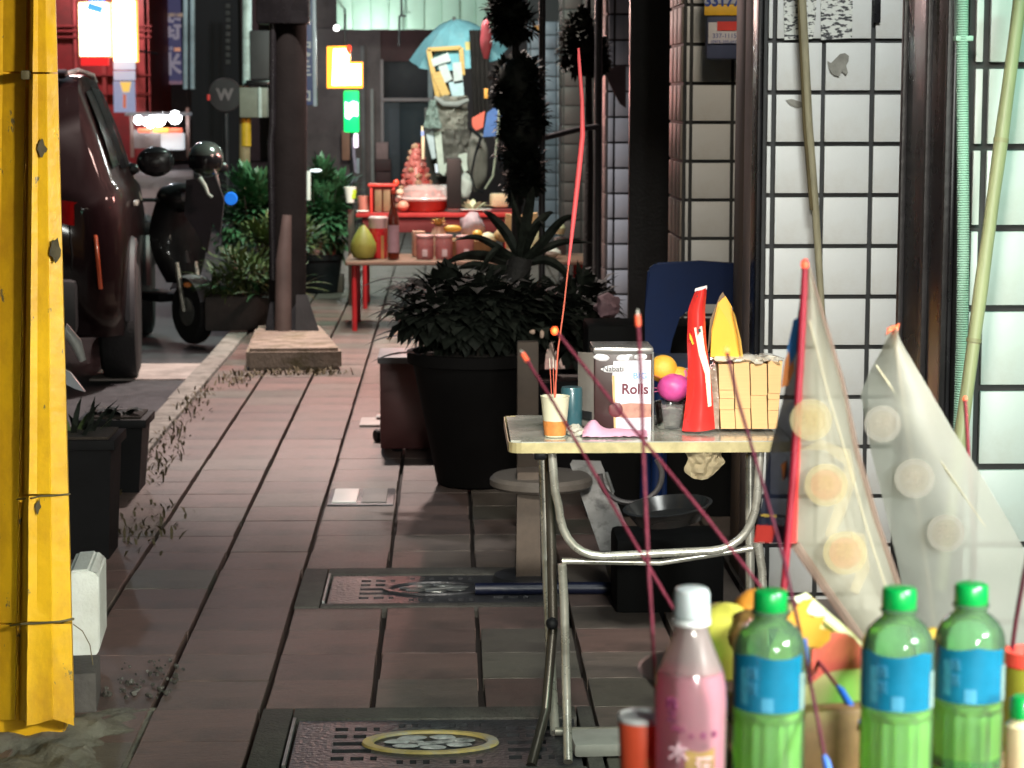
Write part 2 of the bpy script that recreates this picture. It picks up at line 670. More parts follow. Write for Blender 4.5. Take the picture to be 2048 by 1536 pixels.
# ------------------------------------------------------------------ drain covers
def drain_cover(x0, x1, y0, y1, label, painted):
    t = thing('drain_cover', label, 'drain cover', ((x0 + x1) / 2, (y0 + y1) / 2, 0), 'cast drain covers in the pavement')
    f = MB()
    ix0, ix1, iy0, iy1 = x0 + .085, x1 - .045, y0 + .05, y1 - .11
    f.box(((x0 + ix0) / 2, (y0 + y1) / 2, -.03), (ix0 - x0 - .006, y1 - y0 - .01, .068), 0, .004)
    f.box(((ix1 + x1) / 2, (y0 + y1) / 2, -.03), (x1 - ix1 - .006, y1 - y0 - .01, .068), 0, .004)
    f.box(((ix0 + ix1) / 2, (y0 + iy0) / 2, -.03), (ix1 - ix0 - .002, iy0 - y0 - .006, .068), 0, .004)
    f.box(((ix0 + ix1) / 2, (y1 + iy1) / 2, -.03), (ix1 - ix0 - .002, y1 - iy1 - .006, .068), 0, .004)
    part('frame', f, M('cover_surround', (.085, .08, .07), .7, scale=14, var=.35, bump=.7, bscale=120, dirt=.6), t)
    part('edge_strip', MB().box((ix0 + .008, (iy0 + iy1) / 2, .003), (.008, iy1 - iy0 - .01, .014)), galv, t)
    part('backing', MB().box(((ix0 + ix1) / 2, (y0 + y1) / 2, -.06), (ix1 - ix0 - .004, y1 - y0 - .04, .01)), black_paint, t)
    # plate of cells with slots left open
    L = ix1 - ix0 - .03
    xs0 = ix0 + .02
    cx = (x0 + x1) / 2 - .0
    pl = MB()
    nx, ny = 44, 13
    dx, dy = L / nx, (iy1 - iy0 - .012) / ny
    for i in range(nx):
        for j in range(ny):
            hole = False
            inl = 5 <= i <= 12 or 32 <= i <= 39
            if inl and j in (2, 8, 10) and i % 3 != 2:
                hole = True
            if inl and j in (4, 6) and i not in (5, 12, 32, 39):
                hole = True
            if j in (1, 11) and (16 <= i <= 21 or 23 <= i <= 28) and i % 2 == 0:
                hole = True
            if not hole:
                pl.box((xs0 + (i + .5) * dx, iy0 + .006 + (j + .5) * dy, -.018), (dx, dy, .036))
    bmesh.ops.remove_doubles(pl.bm, verts=pl.bm.verts, dist=.0004)
    part('plate', pl, cast, t, False)
    # raised oval badge
    em = MB()
    n = 48
    c = Vector((cx + .01, (iy0 + iy1) / 2, .0005))
    rows = []
    for r0, z in ((1.0, 0), (.985, .006), (.84, .006), (.82, 0)):
        rows.append([em.bm.verts.new(c + Vector((.172 * r0 * math.cos(2 * math.pi * i / n), .098 * r0 * math.sin(2 * math.pi * i / n), z))) for i in range(n)])
    for a, b_ in zip(rows, rows[1:]):
        em.bridge(a, b_)
    em_o = part('badge', em, emblem_mat if painted else cast, t)
    fl = MB()
    for a in range(7):
        an = a * .9 + .3
        p = c + Vector((.085 * math.cos(an), .045 * math.sin(an), .0025))
        fl.blob(p, (.034, .017, .004), 2, .2, 2, a)
    fl.box(c + Vector((.03, 0, .003)), (.13, .012, .005), .3)
    fl.box(c + Vector((-.05, .01, .003)), (.07, .012, .005), -.5)
    part('motif', fl, M('worn_white_paint', (.5, .5, .5), .5, scale=20, var=.3, dirt=1, dirtcol=(.1, .1, .1), dscale=14) if painted else galv, em_o)
    return t


drain_cover(*LIDS[0], 'nearest cast drain cover with a worn yellow oval badge beside the table legs', True)
drain_cover(*LIDS[1], 'dark wet drain cover farther along with a bare metal oval badge', False)
# small meter cover
t = thing('meter_cover', 'small two part meter cover with one white lid set in the pavers', 'meter cover', (-.35, 8.76, 0))
part('frame', MB().box((-.345, 8.75, .001), (.26, .36, .01), 0, .002), cast, t)
part('lid', MB().box((-.41, 8.75, .006), (.098, .3, .012), 0, .003), white_plastic, t, label='white lid')
part('lid', MB().box((-.292, 8.75, .006), (.098, .3, .012), 0, .003), M('grey_lid', (.2, .19, .18), .6), t, label='grey lid')
single('pavement_cover', MB().box(G(741, 846) + Vector((0, 0, .004)), (.1, .26, .012), 0, .003), M('grey_cover', (.4, .36, .34), .6), 'small pale square cover set in the pavers by the red box', 'cover', G(741, 846))
single('pavement_cover', MB().box(G(768, 838) + Vector((.01, 0, .004)), (.1, .2, .012), 0, .003), galv, 'dull metal square cover beside the pale cover near the red box', 'cover', G(768, 838))

# weeds along the kerb and round the pole base
def tufts(name, spots, n, h, col, label, rnd):
    mb = MB()
    for (x, y, z, sx, sy) in spots:
        for i in range(n):
            b_ = Vector((x + rnd.gauss(0, sx), y + rnd.gauss(0, sy), z))
            leaf(mb, b_, (rnd.gauss(0, .6), rnd.gauss(0, .6), 1), h * rnd.uniform(.3, 1.3), .013, rnd.uniform(.4, 1.6), 2)
    o = part(name, mb, col, None)
    o['kind'] = 'stuff'
    return o


weed = M('weed_green', (.075, .058, .026), .7, var=.45, scale=30)
tufts('weeds', [(-.98, 12.75, 0, .16, .05), (-.75, 12.8, 0, .1, .05), (-1.33, 11.6, 0, .04, .35), (-1.3, 10.4, 0, .05, .4), (-1.27, 9.4, 0, .05, .35), (-1.12, 8.2, 0, .06, .25), (-1.2, 12.5, .0, .05, .2)], 80, .045, weed, '', random.Random(3))

# ------------------------------------------------------------------ tiled pillars of the arcade
TILE = .16
tile_cache = {}


def tile_mesh(w, h, side, mat):
    k = (round(w, 3), round(h, 3), side, mat.name)
    if k not in tile_cache:
        b = MB()
        s = (w, .012, h) if not side else (.012, w, h)
        b.box((0, 0, 0), s, 0, .0018)
        me = b.mesh('tile')
        me.materials.append(mat)
        tile_cache[k] = me
    return tile_cache[k]


def pillar(Y, x0, widths, depth, joint_px, label, fm, sm, side_cols=3, gap=.014, ztop=3.3, tile_to=2.45, tile_from=0.):
    zj = P(x0 * F / Y + 892, joint_px, Y).z       # height of one horizontal joint seen in the photograph
    w = sum(widths) + gap * (len(widths) + 1)
    t = thing('tiled_pillar', label, 'pillar', (x0 + w / 2, Y + depth / 2, 0), 'tiled pillars of the arcade')
    part('core', MB().box((x0 + w / 2, Y + depth / 2 + .006, ztop / 2), (w - .004, depth - .004, ztop)), grout, t)
    z = zj - TILE * math.ceil((zj - tile_from) / TILE)
    sw = (depth - gap * (side_cols + 1)) / side_cols
    while z < tile_to:
        zc = z + TILE / 2
        x = x0 + gap
        for wi in widths:
            share('tile', tile_mesh(wi, TILE - gap, False, fm), t, (x + wi / 2 + RND.uniform(-.001, .001), Y + RND.uniform(-.0015, .0015), zc), None, (RND.uniform(-.006, .006), 0, RND.uniform(-.008, .008)))
            x += wi + gap
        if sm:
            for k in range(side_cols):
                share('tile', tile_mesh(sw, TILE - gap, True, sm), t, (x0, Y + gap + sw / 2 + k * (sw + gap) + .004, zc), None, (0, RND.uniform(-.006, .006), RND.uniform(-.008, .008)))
        z += TILE
    return t


pillar(4.345, 1.028, [.014, .146, .146, .146], .55, 131, 'nearest white tiled pillar washed green with a bamboo pole leaning on it', tile_white, None, gap=.0135)
pl2 = pillar(6.90, .99, [.012, .14, .14, .085], .56, 185, 'white tiled pillar with torn notices and a dark glue stain near its top', tile_white, None)
for ya, yb, m_ in ((6.93, 7.06, black_paint), (7.065, 7.24, M('pinkish_board', (.42, .31, .28), .6, scale=3, var=.3, stretch=(1, 1, .2), dirt=.5, dirtcol=(.12, .08, .06))), (7.245, 7.47, M('brown_board', (.17, .11, .075), .6, scale=3, var=.4, stretch=(1, 1, .2), dirt=.5))):
    part('side_board', MB().box((.985, (ya + yb) / 2, 1.45), (.014, yb - ya, 2.9), 0, .003), m_, pl2)
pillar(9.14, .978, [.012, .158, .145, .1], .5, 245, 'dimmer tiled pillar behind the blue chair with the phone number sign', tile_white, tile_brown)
pillar(13.94, 1.008, [.03, .1], .7, 183, 'narrow strip of grey tiled pillar beyond the dark shutters', tile_grey, tile_unlit)
pillar(18.6, .98, [.14, .14, .14], .6, 250, 'tiled pillar coloured as unlit behind the black iron posts', tile_unlit, tile_unlit)
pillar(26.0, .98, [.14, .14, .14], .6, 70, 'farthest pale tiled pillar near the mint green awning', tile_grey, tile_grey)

# black side cladding of the nearest pillar, door jamb, dark shutters
t = thing('shop_front', 'dark shop front of shutters and steel jambs between the tiled pillars', 'shop front', (1.9, 10, 0))
part('wall', MB().box((1.9, 17.45, 1.65), (.72, 25, 3.3)), M('shop_wall', (.03, .028, .03), .6, var=.4, scale=3), t)
part('door_jamb', MB().box((1.455, 7.02, 1.3), (.034, .1, 2.6), 0, .004), galv, t, label='bare steel jamb')
part('door_jamb', MB().box((1.51, 7.3, 1.3), (.05, .06, 2.6), 0, .004), dark_steel, t)
part('door_jamb', MB().box((1.52, 6.5, 1.3), (.05, .06, 2.6), 0, .004), dark_steel, t)
for j, (ya, yb) in enumerate([(4.95, 6.45), (7.5, 9.1), (9.7, 13.9), (14.7, 18.5), (19.3, 25.9)]):
    s = MB()
    n = 26
    for k in range(n):
        s.box((1.525, (ya + yb) / 2, .06 + k * .11), (.03, yb - ya - .04, .098), 0, .012)
    part('shutter', s, M('shutter_paint', (.045, .042, .05), .45, var=.3), t)
t = thing('steel_cladding', 'black glossy steel panel covering the side of the nearest pillar', 'panel', (1.03, 4.65, 0))
part('sheet', MB().box((1.018, 4.66, 1.4), (.008, .5, 2.8), 0, .002), black_paint, t)
for yy, w in ((4.43, .02), (4.62, .03), (4.86, .024)):
    part('rib', MB().box((1.009, yy, 1.4), (.012, w, 2.8), 0, .003), dark_steel, t)
single('glint_streak', MB().tube([P(1899, 24, 4.62), P(1897, 90, 4.62), P(1895, 156, 4.62)], .0022, 6), white_plastic, 'thin white streak modelled as a reflection on the black steel panel', 'glint_streak', P(1897, 156, 4.62))  # a reflection on the panel, built as a thin white tube

single('dark_gap_panel', MB().box((1.16, 11.0, 1.5), (.5, .06, 3.0), 0, .006), dark_steel, 'tall black panel added to darken the gap beyond the blue chair', 'door', (1.16, 11.0, 0))  # added dark panel that blacks out the gap between two pillars
# ribbed conduit, bamboo pole, leaning stick
cm = M('mint_plastic_conduit', (.34, .52, .42), .45, var=.12)
t = thing('conduit', 'mint green ribbed conduit running down beside the nearest pillar', 'conduit', P(1925, 900, 4.27))
prof = []
top, bot = P(1930, -70, 4.27), P(1918, 860, 4.27)
L = (top - bot).length
nr = 190
mbx = MB()
pts, rs = [], []
for i in range(nr * 2 + 1):
    k = i / (nr * 2)
    p = bot.lerp(top, k) + Vector((.004 * math.sin(k * 5), 0, 0))
    pts.append(p)
    rs.append(.0128 if i % 2 else .0102)
mbx.tube(pts, rs, 12)
part('ribbed_hose', mbx, cm, t)
part('sleeve', MB().tube([P(1921, -60, 4.29), P(1920, 78, 4.29)], .012, 14), M('grey_green_pvc', (.2, .27, .25), .5), t)
part('bracket', MB().box(P(1926, 77, 4.275), (.034, .03, .01), 0, .002), cm, t)

t = thing('bamboo_pole', 'pale olive bamboo pole leaning against the nearest tiled pillar', 'pole', G(1850, 1420))
a, b_ = P(2043, -20, 4.25), P(1880, 1180, 4.12)
part('cane', MB().tube([a.lerp(b_, k / 12) for k in range(13)], [.0128 + .0012 * (k % 3 == 0) for k in range(13)], 14), M('bamboo', (.38, .37, .2), .45, var=.2, stretch=(8, 8, 1)), t)
for k in (3, 7):
    p = a.lerp(b_, k / 12)
    part('joint', MB().tube([p + (a - b_) * .0035, p - (a - b_) * .0035], .0148, 14), M('bamboo_node', (.3, .27, .14), .5), t)
t = thing('leaning_stick', 'thin brownish stick leaning against the second tiled pillar', 'stick', P(1660, 1000, 6.72))
part('shaft', MB().tube([P(1602, -20, 6.84), P(1617, 250, 6.84), P(1631, 420, 6.84), P(1652, 760, 6.82)], [.0145, .0135, .012, .009], 12), M('old_wood', (.28, .25, .16), .6, var=.35, stretch=(6, 6, 1)), t)
part('bark_strip', MB().tube([P(1597, -20, 6.835), P(1609, 250, 6.835), P(1623, 420, 6.835)], .006, 8), M('dark_bark', (.1, .075, .03), .7), t)

# torn notices, stain, slot on the second pillar (they are stuck to it: its parts)
def speckle(name, seed):
    m = M(name, (.62, .63, .6), .7, scale=40)
    n, l = m.node_tree.nodes, m.node_tree.links
    b = n['Principled BSDF']
    tc = n.new('ShaderNodeTexCoord')
    mp = n.new('ShaderNodeMapping')
    mp.inputs['Scale'].default_value = (38, 38, 95)
    mp.inputs['Location'].default_value = (seed, 0, seed)
    l.new(tc.outputs['Object'], mp.inputs['Vector'])
    nz = n.new('ShaderNodeTexNoise')
    nz.inputs['Scale'].default_value = 1.3
    nz.inputs['Detail'].default_value = 5
    l.new(mp.outputs['Vector'], nz.inputs['Vector'])
    r = n.new('ShaderNodeValToRGB')
    r.color_ramp.elements[0].position = .5
    r.color_ramp.elements[0].color = (.66, .67, .63, 1)
    r.color_ramp.elements[1].position = .58
    r.color_ramp.elements[1].color = (.05, .05, .055, 1)
    l.new(nz.outputs['Fac'], r.inputs['Fac'])
    l.new(r.outputs['Color'], b.inputs['Base Color'])
    return m


def flat_poly(px, Y, th=.0016):
    return MB().prism([P(x, y, Y) for x, y in px], (0, th, 0))


part('notice', flat_poly([(1567, -25), (1634, -25), (1632, 30), (1626, 78), (1569, 80)], 6.888), speckle('torn_print_a', 3.1), pl2, label='torn printed notice behind the stick')
part('notice', flat_poly([(1641, -25), (1706, -25), (1704, 76), (1642, 80)], 6.888), speckle('torn_print_b', 9.4), pl2, label='faded printed notice')
part('glue_stain', flat_poly([(1655, 122), (1662, 126), (1668, 120), (1680, 108), (1690, 106), (1698, 112), (1697, 122), (1692, 130), (1696, 145), (1692, 150), (1684, 142), (1678, 153), (1668, 150), (1660, 142)], 6.888), M('glue', (.27, .26, .23), .8, var=.25, scale=30), pl2)
part('glue_stain', flat_poly([(1572, 200), (1584, 198), (1606, 205), (1610, 213), (1596, 216), (1580, 209)], 6.888), M('glue', (.27, .26, .23), .8), pl2)
part('slot', MB().box(P(1755, 0, 6.885), (.021, .008, .14), 0, .002), black_paint, pl2)

# phone number sign on the third pillar
t = thing('phone_sign', 'blue box sign with phone number 331778 and a yellow band', 'sign', P(1455, 60, 9.0))
Ys = 9.0
part('box', MB().box(P(1456, 40, Ys + .03), (.185, .06, .32), 0, .02), M('sign_blue', (.07, .085, .15), .4, var=.2), t)
part('number_panel', MB().box(P(1451, -8, Ys - .003), (.172, .008, .062), 0, .001), M('sign_grey', (.5, .53, .58), .5), t)
text('number', '331778', .058, P(1452, 3, Ys - .0085), print_blue, t, bold=.002)
part('yellow_band', MB().box(P(1451, 20, Ys - .003), (.172, .008, .043), 0, .001), print_yellow, t)
part('white_panel', MB().box(P(1449, 66, Ys - .003), (.132, .008, .085), 0, .001), M('sign_white', (.62, .6, .62), .5), t)
part('red_patch', MB().box(P(1454, 52, Ys - .008), (.08, .006, .036)), print_red, t)
text('number', '337-1115', .026, P(1449, 72, Ys - .0085), print_blue, t)
text('number', '(0975-305-650)', .018, P(1449, 84, Ys - .0085), print_blue, t)

# ================================================================== yellow post at the left
def yellow_mat():
    m = M('chipped_yellow_paint', (.78, .46, .012), .42, scale=5, var=.12, bump=.25, bscale=30)
    n, l = m.node_tree.nodes, m.node_tree.links
    b = n['Principled BSDF']
    src = b.inputs['Base Color'].links[0].from_socket
    tc = n.new('ShaderNodeTexCoord')

    def mask(scale, sz, lo, hi, det=8):
        mp = n.new('ShaderNodeMapping')
        mp.inputs['Scale'].default_value = sz
        l.new(tc.outputs['Object'], mp.inputs['Vector'])
        nz = n.new('ShaderNodeTexNoise')
        nz.inputs['Scale'].default_value = scale
        nz.inputs['Detail'].default_value = det
        nz.inputs['Roughness'].default_value = .7
        l.new(mp.outputs['Vector'], nz.inputs['Vector'])
        r = n.new('ShaderNodeMapRange')
        r.inputs['From Min'].default_value = lo
        r.inputs['From Max'].default_value = hi
        l.new(nz.outputs['Fac'], r.inputs['Value'])
        return r.outputs['Result']

    def mix(fac, a, col):
        x = n.new('ShaderNodeMix')
        x.data_type = 'RGBA'
        l.new(fac, x.inputs[0])
        l.new(a, x.inputs[6])
        x.inputs[7].default_value = (*col, 1)
        return x.outputs[2]
    c = mix(mask(5, (1, 1, .6), .45, .75), src, (.5, .24, .015))
    c = mix(mask(2.6, (1, 1, .35), .56, .8), c, (.3, .16, .02))
    c = mix(mask(13, (1.6, 1.6, .8), .635, .66), c, (.17, .14, .07))
    c = mix(mask(16, (6, 6, .28), .70, .73), c, (.06, .045, .02))
    l.new(c, b.inputs['Base Color'])
    return m


YP = 5.3
ym = yellow_mat()
t = thing('yellow_post', 'chipped yellow painted steel post with a tapered guard plate', 'post', (-1.02, 5.4, 0))


def px3(x, y, Y=YP):
    return P(x, y, Y)


# back body: dull left face turned away from the shop lights, in three riveted lengths
def lpl(x0a, x1a, ya, x0b, x1b, yb, d0, d1, th):
    return MB().prism([P(x0a, ya, YP + d0), P(x1a, ya, YP + d1), P(x1b, yb, YP + d1), P(x0b, yb, YP + d0)], (0, th, 0))


part('post_core', MB().box((-1.06, YP + .16, 1.7), (.2, .16, 3.4), 0, .01), ym, t)
for (ya, yb) in ((-150, 143), (147, 1246), (1250, 1440)):
    def xr(y):
        return 53 - 24 * y / 1450
    part('side_plate', lpl(-95, xr(ya), ya, -95, xr(yb), yb, .16, .045, .012), ym, t)
# tapered guard: folded sheet with a raised lip, a flat and a turned edge, in four lengths
def gx(y, k):
    lx = 60 - 22 * y / 1450
    rx = 111 + 37 * y / 1450
    return lx + (rx - lx) * k
segs = [(-150, 144), (148, 988), (992, 1243), (1248, 1452)]
for (ya, yb) in segs:
    g = MB()
    ks = [(0, .05), (.1, -.006), (.14, -.012), (.32, -.004), (.60, -.006), (.63, -.002), (1.0, .014), (1.0, .08)]
    n = 10
    rows = []
    for j in range(n + 1):
        y = ya + (yb - ya) * j / n
        rows.append([g.bm.verts.new(P(gx(y, k) + RND.uniform(-.6, .6), y + (RND.uniform(-14, 0) if (yb > 1400 and j == n) else 0), YP + d)) for k, d in ks])
    for j in range(n):
        for i in range(len(ks) - 1):
            g.bm.faces.new((rows[j][i], rows[j][i + 1], rows[j + 1][i + 1], rows[j + 1][i]))
    part('guard_plate', g, ym, t, ang=25)
wire = M('rusty_wire', (.12, .1, .05), .6, .3, var=.4)
part('binding_wire', MB().tube([P(-20, 998, 5.42), P(20, 1000, 5.38), P(66, 996, 5.28), P(80, 992, 5.284), P(110, 991, 5.285), P(138, 988, 5.3), P(140, 988, 5.42)], .0022, 6), wire, t)
part('binding_wire', MB().tube([P(-20, 1250, 5.42), P(15, 1252, 5.38), P(44, 1248, 5.28), P(80, 1246, 5.282), P(120, 1243, 5.288), P(146, 1238, 5.305), P(147, 1238, 5.42)], .003, 6), wire, t)
part('hinge', MB().box(P(52, 150, YP), (.02, .03, .022), 0, .004), wire, t)
part('loose_wire', MB().tube([P(146, 1248, 5.31), P(165, 1262, 5.31), P(180, 1290, 5.31), P(186, 1330, 5.31)], .0014, 5), wire, t)
for (x, y, s) in ((84, 298, .9), (110, 500, 1.1), (76, 1012, .7)):
    part('paint_chip', MB().prism([P(x + s * dx, y + s * dy, YP - .0135) for dx, dy in [(RND.uniform(.5, 1.15) * 11 * math.cos(q * .52), RND.uniform(.4, 1.2) * 22 * math.sin(q * .52)) for q in range(12)]], (0, .001, 0)), M('bare_grey_metal', (.1, .085, .05), .6, .3, var=.4, scale=30), t)

# cement lump round its foot
lump = MB()


def lumpfn(u, v):
    x = -1.42 + u * .66
    y = 5.0 + v * .72
    e = min(1, 4 * u * 1.4, (1 - u) * 5, v * 6, (1 - v) * 5)
    return Vector((x + .04 * noise.noise(Vector((u * 5, v * 5, 1))), y, -.01 + .045 * max(0, e) * (.6 + .8 * noise.noise(Vector((u * 4, v * 4, 7))) + .4 * noise.noise(Vector((u * 13, v * 13, 2))))))


lump.sheet(lumpfn, 44, 44)
o = struct('cement_footing', lump, M('footing_cement', (.17, .165, .135), .75, scale=9, var=.45, bump=.9, bscale=40, dirt=.9, dirtcol=(.05, .048, .034), dscale=9), 'structure')
gr = MB()
for i in range(70):
    p = Vector((RND.uniform(-.93, -.74), RND.uniform(5.75, 6.15), .008))
    gr.blob(p, RND.choice((.003, .004, .005, .007, .009)), 1, .5, 2, i)
o = part('rubble', gr, M('rubble_stone', (.07, .066, .058), .6, var=.6, scale=40), None)
o['kind'] = 'stuff'

# foam box behind the post, on a dark brick
t = thing('foam_box', 'white foam box with a broken rim behind the yellow post', 'box', G(165, 1330) + Vector((0, .25, .1)))
fb = MB()
Yf = 5.95
fb.prism([P(132, 1150, Yf), P(140, 1142, Yf), P(178, 1139, Yf), P(185, 1146, Yf), P(198, 1150, Yf + .03), P(200, 1300, Yf + .03), P(172, 1338, Yf), P(132, 1346, Yf)], (-.02, .26, 0))
bmesh.ops.bevel(fb.bm, geom=list(fb.bm.edges), offset=.006, segments=2, affect='EDGES')
part('shell', fb, M('white_foam', (.62, .66, .63), .75, scale=16, var=.08, bump=.25, bscale=120, dirt=.35, dirtcol=(.35, .33, .26)), t)
single('brick', MB().box(G(165, 1415) + Vector((-.03, .05, .05)), (.13, .2, .11), .1, .008), M('sooty_brick', (.075, .07, .066), .85, var=.4, bump=.5), 'sooty brick under the white foam box', 'brick', G(165, 1415))

# ================================================================== planters at the kerb
black_plastic = M('black_plastic', (.006, .006, .007), .6, spec=.2, var=.4, scale=8)
soil = M('potting_soil', (.03, .022, .016), .95, bump=.8, var=.4)
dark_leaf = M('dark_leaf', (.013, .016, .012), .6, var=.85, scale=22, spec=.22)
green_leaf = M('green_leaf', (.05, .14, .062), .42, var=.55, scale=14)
olive_leaf = M('olive_leaf', (.085, .12, .04), .45, var=.55, scale=14)
pale_leaf = M('pale_leaf', (.22, .26, .16), .5, var=.3)


def pot(t, c, r0, r1, h, mat, square=False):
    if square:
        b = MB()
        b.prism([Vector(c) + Vector((sx * r0, sy * r0, 0)) for sx, sy in ((-1, -1), (1, -1), (1, 1), (-1, 1))], (0, 0, h))
        for v in b.bm.verts:
            if v.co.z > c[2] + h * .5:
                v.co.x = c[0] + (v.co.x - c[0]) * r1 / r0
                v.co.y = c[1] + (v.co.y - c[1]) * r1 / r0
        part('pot', b, mat, t)
        part('rim', MB().box(Vector(c) + Vector((0, 0, h - .012)), (2 * r1 + .03, 2 * r1 + .03, .035), 0, .006), mat, t)
        part('soil', MB().box(Vector(c) + Vector((0, 0, h + .004)), (2 * r1 - .02, 2 * r1 - .02, .02)), soil, t)
    else:
        part('pot', MB().lathe([(r0 * .9, 0), (r0, .01), (r0 + (r1 - r0) * .5, h * .5), (r1 * .98, h - .05), (r1 * 1.06, h - .045), (r1 * 1.07, h), (r1 * .98, h + .003), (r1 * .95, h - .03), (0.001, h - .03)], c, 36), mat, t)
        part('soil', MB().lathe([(r1 * .94, h - .035), (r1 * .9, h - .02), (.001, h - .012)], c, 24), soil, t)


c = G(268, 985)
c.x -= .02
t = thing('potted_plant', 'black square planter of limp leaves at the kerb behind the foam box', 'potted plant', c, 'planters along the kerb')
pot(t, c + Vector((-.06, .1, 0)), .1, .125, .3, black_plastic, True)
for i in range(16):
    mbl = MB()
    a = RND.uniform(0, 6.28)
    leaf(mbl, c + Vector((-.06 + RND.gauss(0, .04), .1 + RND.gauss(0, .04), .3)), (math.cos(a), math.sin(a), .9), RND.uniform(.08, .15), .045, 1.3, 4)
    part('leaf', mbl, dark_leaf, t)
c = G(178, 1118)
t = thing('potted_plant', 'tall dark planter nearest the yellow post with a few pale blades', 'potted plant', c, 'planters along the kerb')
pot(t, c + Vector((-.04, .1, 0)), .11, .13, .42, M('charcoal_planter', (.006, .006, .007), .75, spec=.15, var=.5, scale=5), True)
for i in range(12):
    mbl = MB()
    a = RND.uniform(0, 6.28)
    leaf(mbl, c + Vector((-.04 + RND.gauss(0, .05), .1 + RND.gauss(0, .05), .4)), (math.cos(a) * .6, math.sin(a) * .6, 1), RND.uniform(.1, .22), .022, .9, 4)
    part('leaf', mbl, [dark_leaf, olive_leaf, dark_leaf][i % 3], t)

# ================================================================== dark pole on its plinth, tapered sheet at its foot
t = thing('utility_pole', 'dark utility pole with a flared sheet guard on a low plinth', 'pole', G(585, 690))
Yp = 14.1
bz = .13
part('shaft', MB().tube([P(574, 680, Yp), P(576, 400, Yp), P(577, 120, Yp), P(578, -160, Yp)], [.12, .118, .116, .112], 24), M('dark_pole_wrap', (.011, .01, .01), .8, spec=.1, var=.3, scale=4, bump=.2), t)
part('pipe', MB().tube([P(566, 682, Yp - .14), P(567, 520, Yp - .145), P(574, 430, Yp - .13)], [.055, .05, .03], 16), M('rust_brown_pipe', (.09, .066, .06), .6, var=.25, scale=5), t)
part('foot_guard', MB().prism([P(528, 676, Yp - .16), P(642, 676, Yp - .16), P(618, 604, Yp - .1), P(540, 604, Yp - .1)], (0, .02, .0)), black_paint, t)
part('foot_guard', MB().prism([P(590, 676, Yp - .175), P(643, 676, Yp - .175), P(614, 590, Yp - .14), P(592, 590, Yp - .14)], (0, .012, 0)), dark_steel, t)
part('upper_box', MB().box(P(566, -40, Yp - .05), (.33, .2, .55), 0, .02), black_paint, t)
part('cable_run', MB().tube([P(546, -60, Yp - .1), P(545, 250, Yp - .12), P(541, 285, Yp - .13), P(546, 560, Yp - .12)], .022, 10), black_paint, t)
pb = MB()
pb.prism([G(492, 742), G(684, 740), G(644, 690), G(512, 690)], (0, 0, bz))
bmesh.ops.bevel(pb.bm, geom=list(pb.bm.edges), offset=.02, segments=2, affect='EDGES')
single('plinth', pb, M('mossy_concrete', (.23, .185, .15), .85, scale=6, var=.4, bump=.6, dirt=.9, dirtcol=(.09, .075, .03), dscale=7), 'low mossy concrete plinth under the dark utility pole', 'plinth', G(575, 700))

# ================================================================== big dark planting in the middle
c = G(955, 990)
c.y += .26
c.z = 0
t = thing('potted_bush', 'big dark pot with a dense bush standing on the pavement', 'potted plant', c, 'big pots in the middle of the pavement')
pot(t, c, .165, .27, .56, M('dark_clay_pot', (.004, .0035, .0035), .8, spec=.12, var=.35, scale=4))
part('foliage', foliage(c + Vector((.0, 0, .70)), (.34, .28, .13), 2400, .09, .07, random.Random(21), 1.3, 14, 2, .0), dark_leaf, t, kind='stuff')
st = MB()
for i in range(9):
    a = i * .8
    st.tube([c + Vector((.05 * math.cos(a), .05 * math.sin(a), .52)), c + Vector((.16 * math.cos(a), .14 * math.sin(a), .66)), c + Vector((.26 * math.cos(a), .2 * math.sin(a), .74))], [.009, .007, .004], 6)
part('stem', st, M('dark_stem', (.03, .025, .02), .7), t)
for (dx, dy, dz, ang) in ((-.36, .0, .86, 3.4), (-.33, -.05, .74, 3.2), (-.3, -.1, .66, 3.0), (-.34, 0, .62, 2.8), (-.31, -.1, .56, 3.3), (.33, -.08, .72, -.2)):
    mbl = MB()
    leaf(mbl, c + Vector((dx * .8, dy, dz)), (math.cos(ang), -.1, .05), .2, .06, .6, 6)
    part('leaf', mbl, dark_leaf, t)
# strap leaved plant behind it
Yd = 9.3
c = Vector((P(1035, 700, Yd).x, Yd + .1, 0))
t = thing('strap_leaf_plant', 'thick stemmed plant with long arching strap leaves above the dark bush', 'potted plant', c, 'big pots in the middle of the pavement')
pot(t, c, .14, .19, .4, black_plastic)
part('stem', MB().tube([c + Vector((0, 0, .36)), P(1032, 660, Yd), P(1030, 560, Yd), P(1042, 515, Yd)], [.07, .066, .06, .05], 14), M('dark_trunk', (.01, .009, .008), .8, bump=.6), t)
strap = [((1040, 520), [(1015, 470), (985, 435), (965, 422)], .055), ((1040, 515), [(1052, 450), (1062, 395), (1066, 372)], .055),
         ((1046, 515), [(1070, 455), (1095, 430), (1108, 426)], .05), ((1048, 522), [(1085, 485), (1125, 440), (1160, 430)], .05),
         ((1048, 525), [(1085, 500), (1130, 484), (1185, 486)], .045), ((1036, 525), [(995, 495), (950, 474), (905, 482)], .04),
         ((1034, 535), [(985, 515), (930, 512), (880, 532)], .06), ((1030, 540), [(990, 540), (945, 530), (910, 540)], .06),
         ((1042, 512), [(1043, 460), (1030, 420), (1022, 380)], .045), ((1036, 522), [(1005, 505), (985, 505), (955, 555)], .05),
         ((1050, 530), [(1090, 520), (1130, 545), (1150, 600)], .05), ((1046, 518), [(1064, 470), (1082, 445), (1090, 470)], .035)]
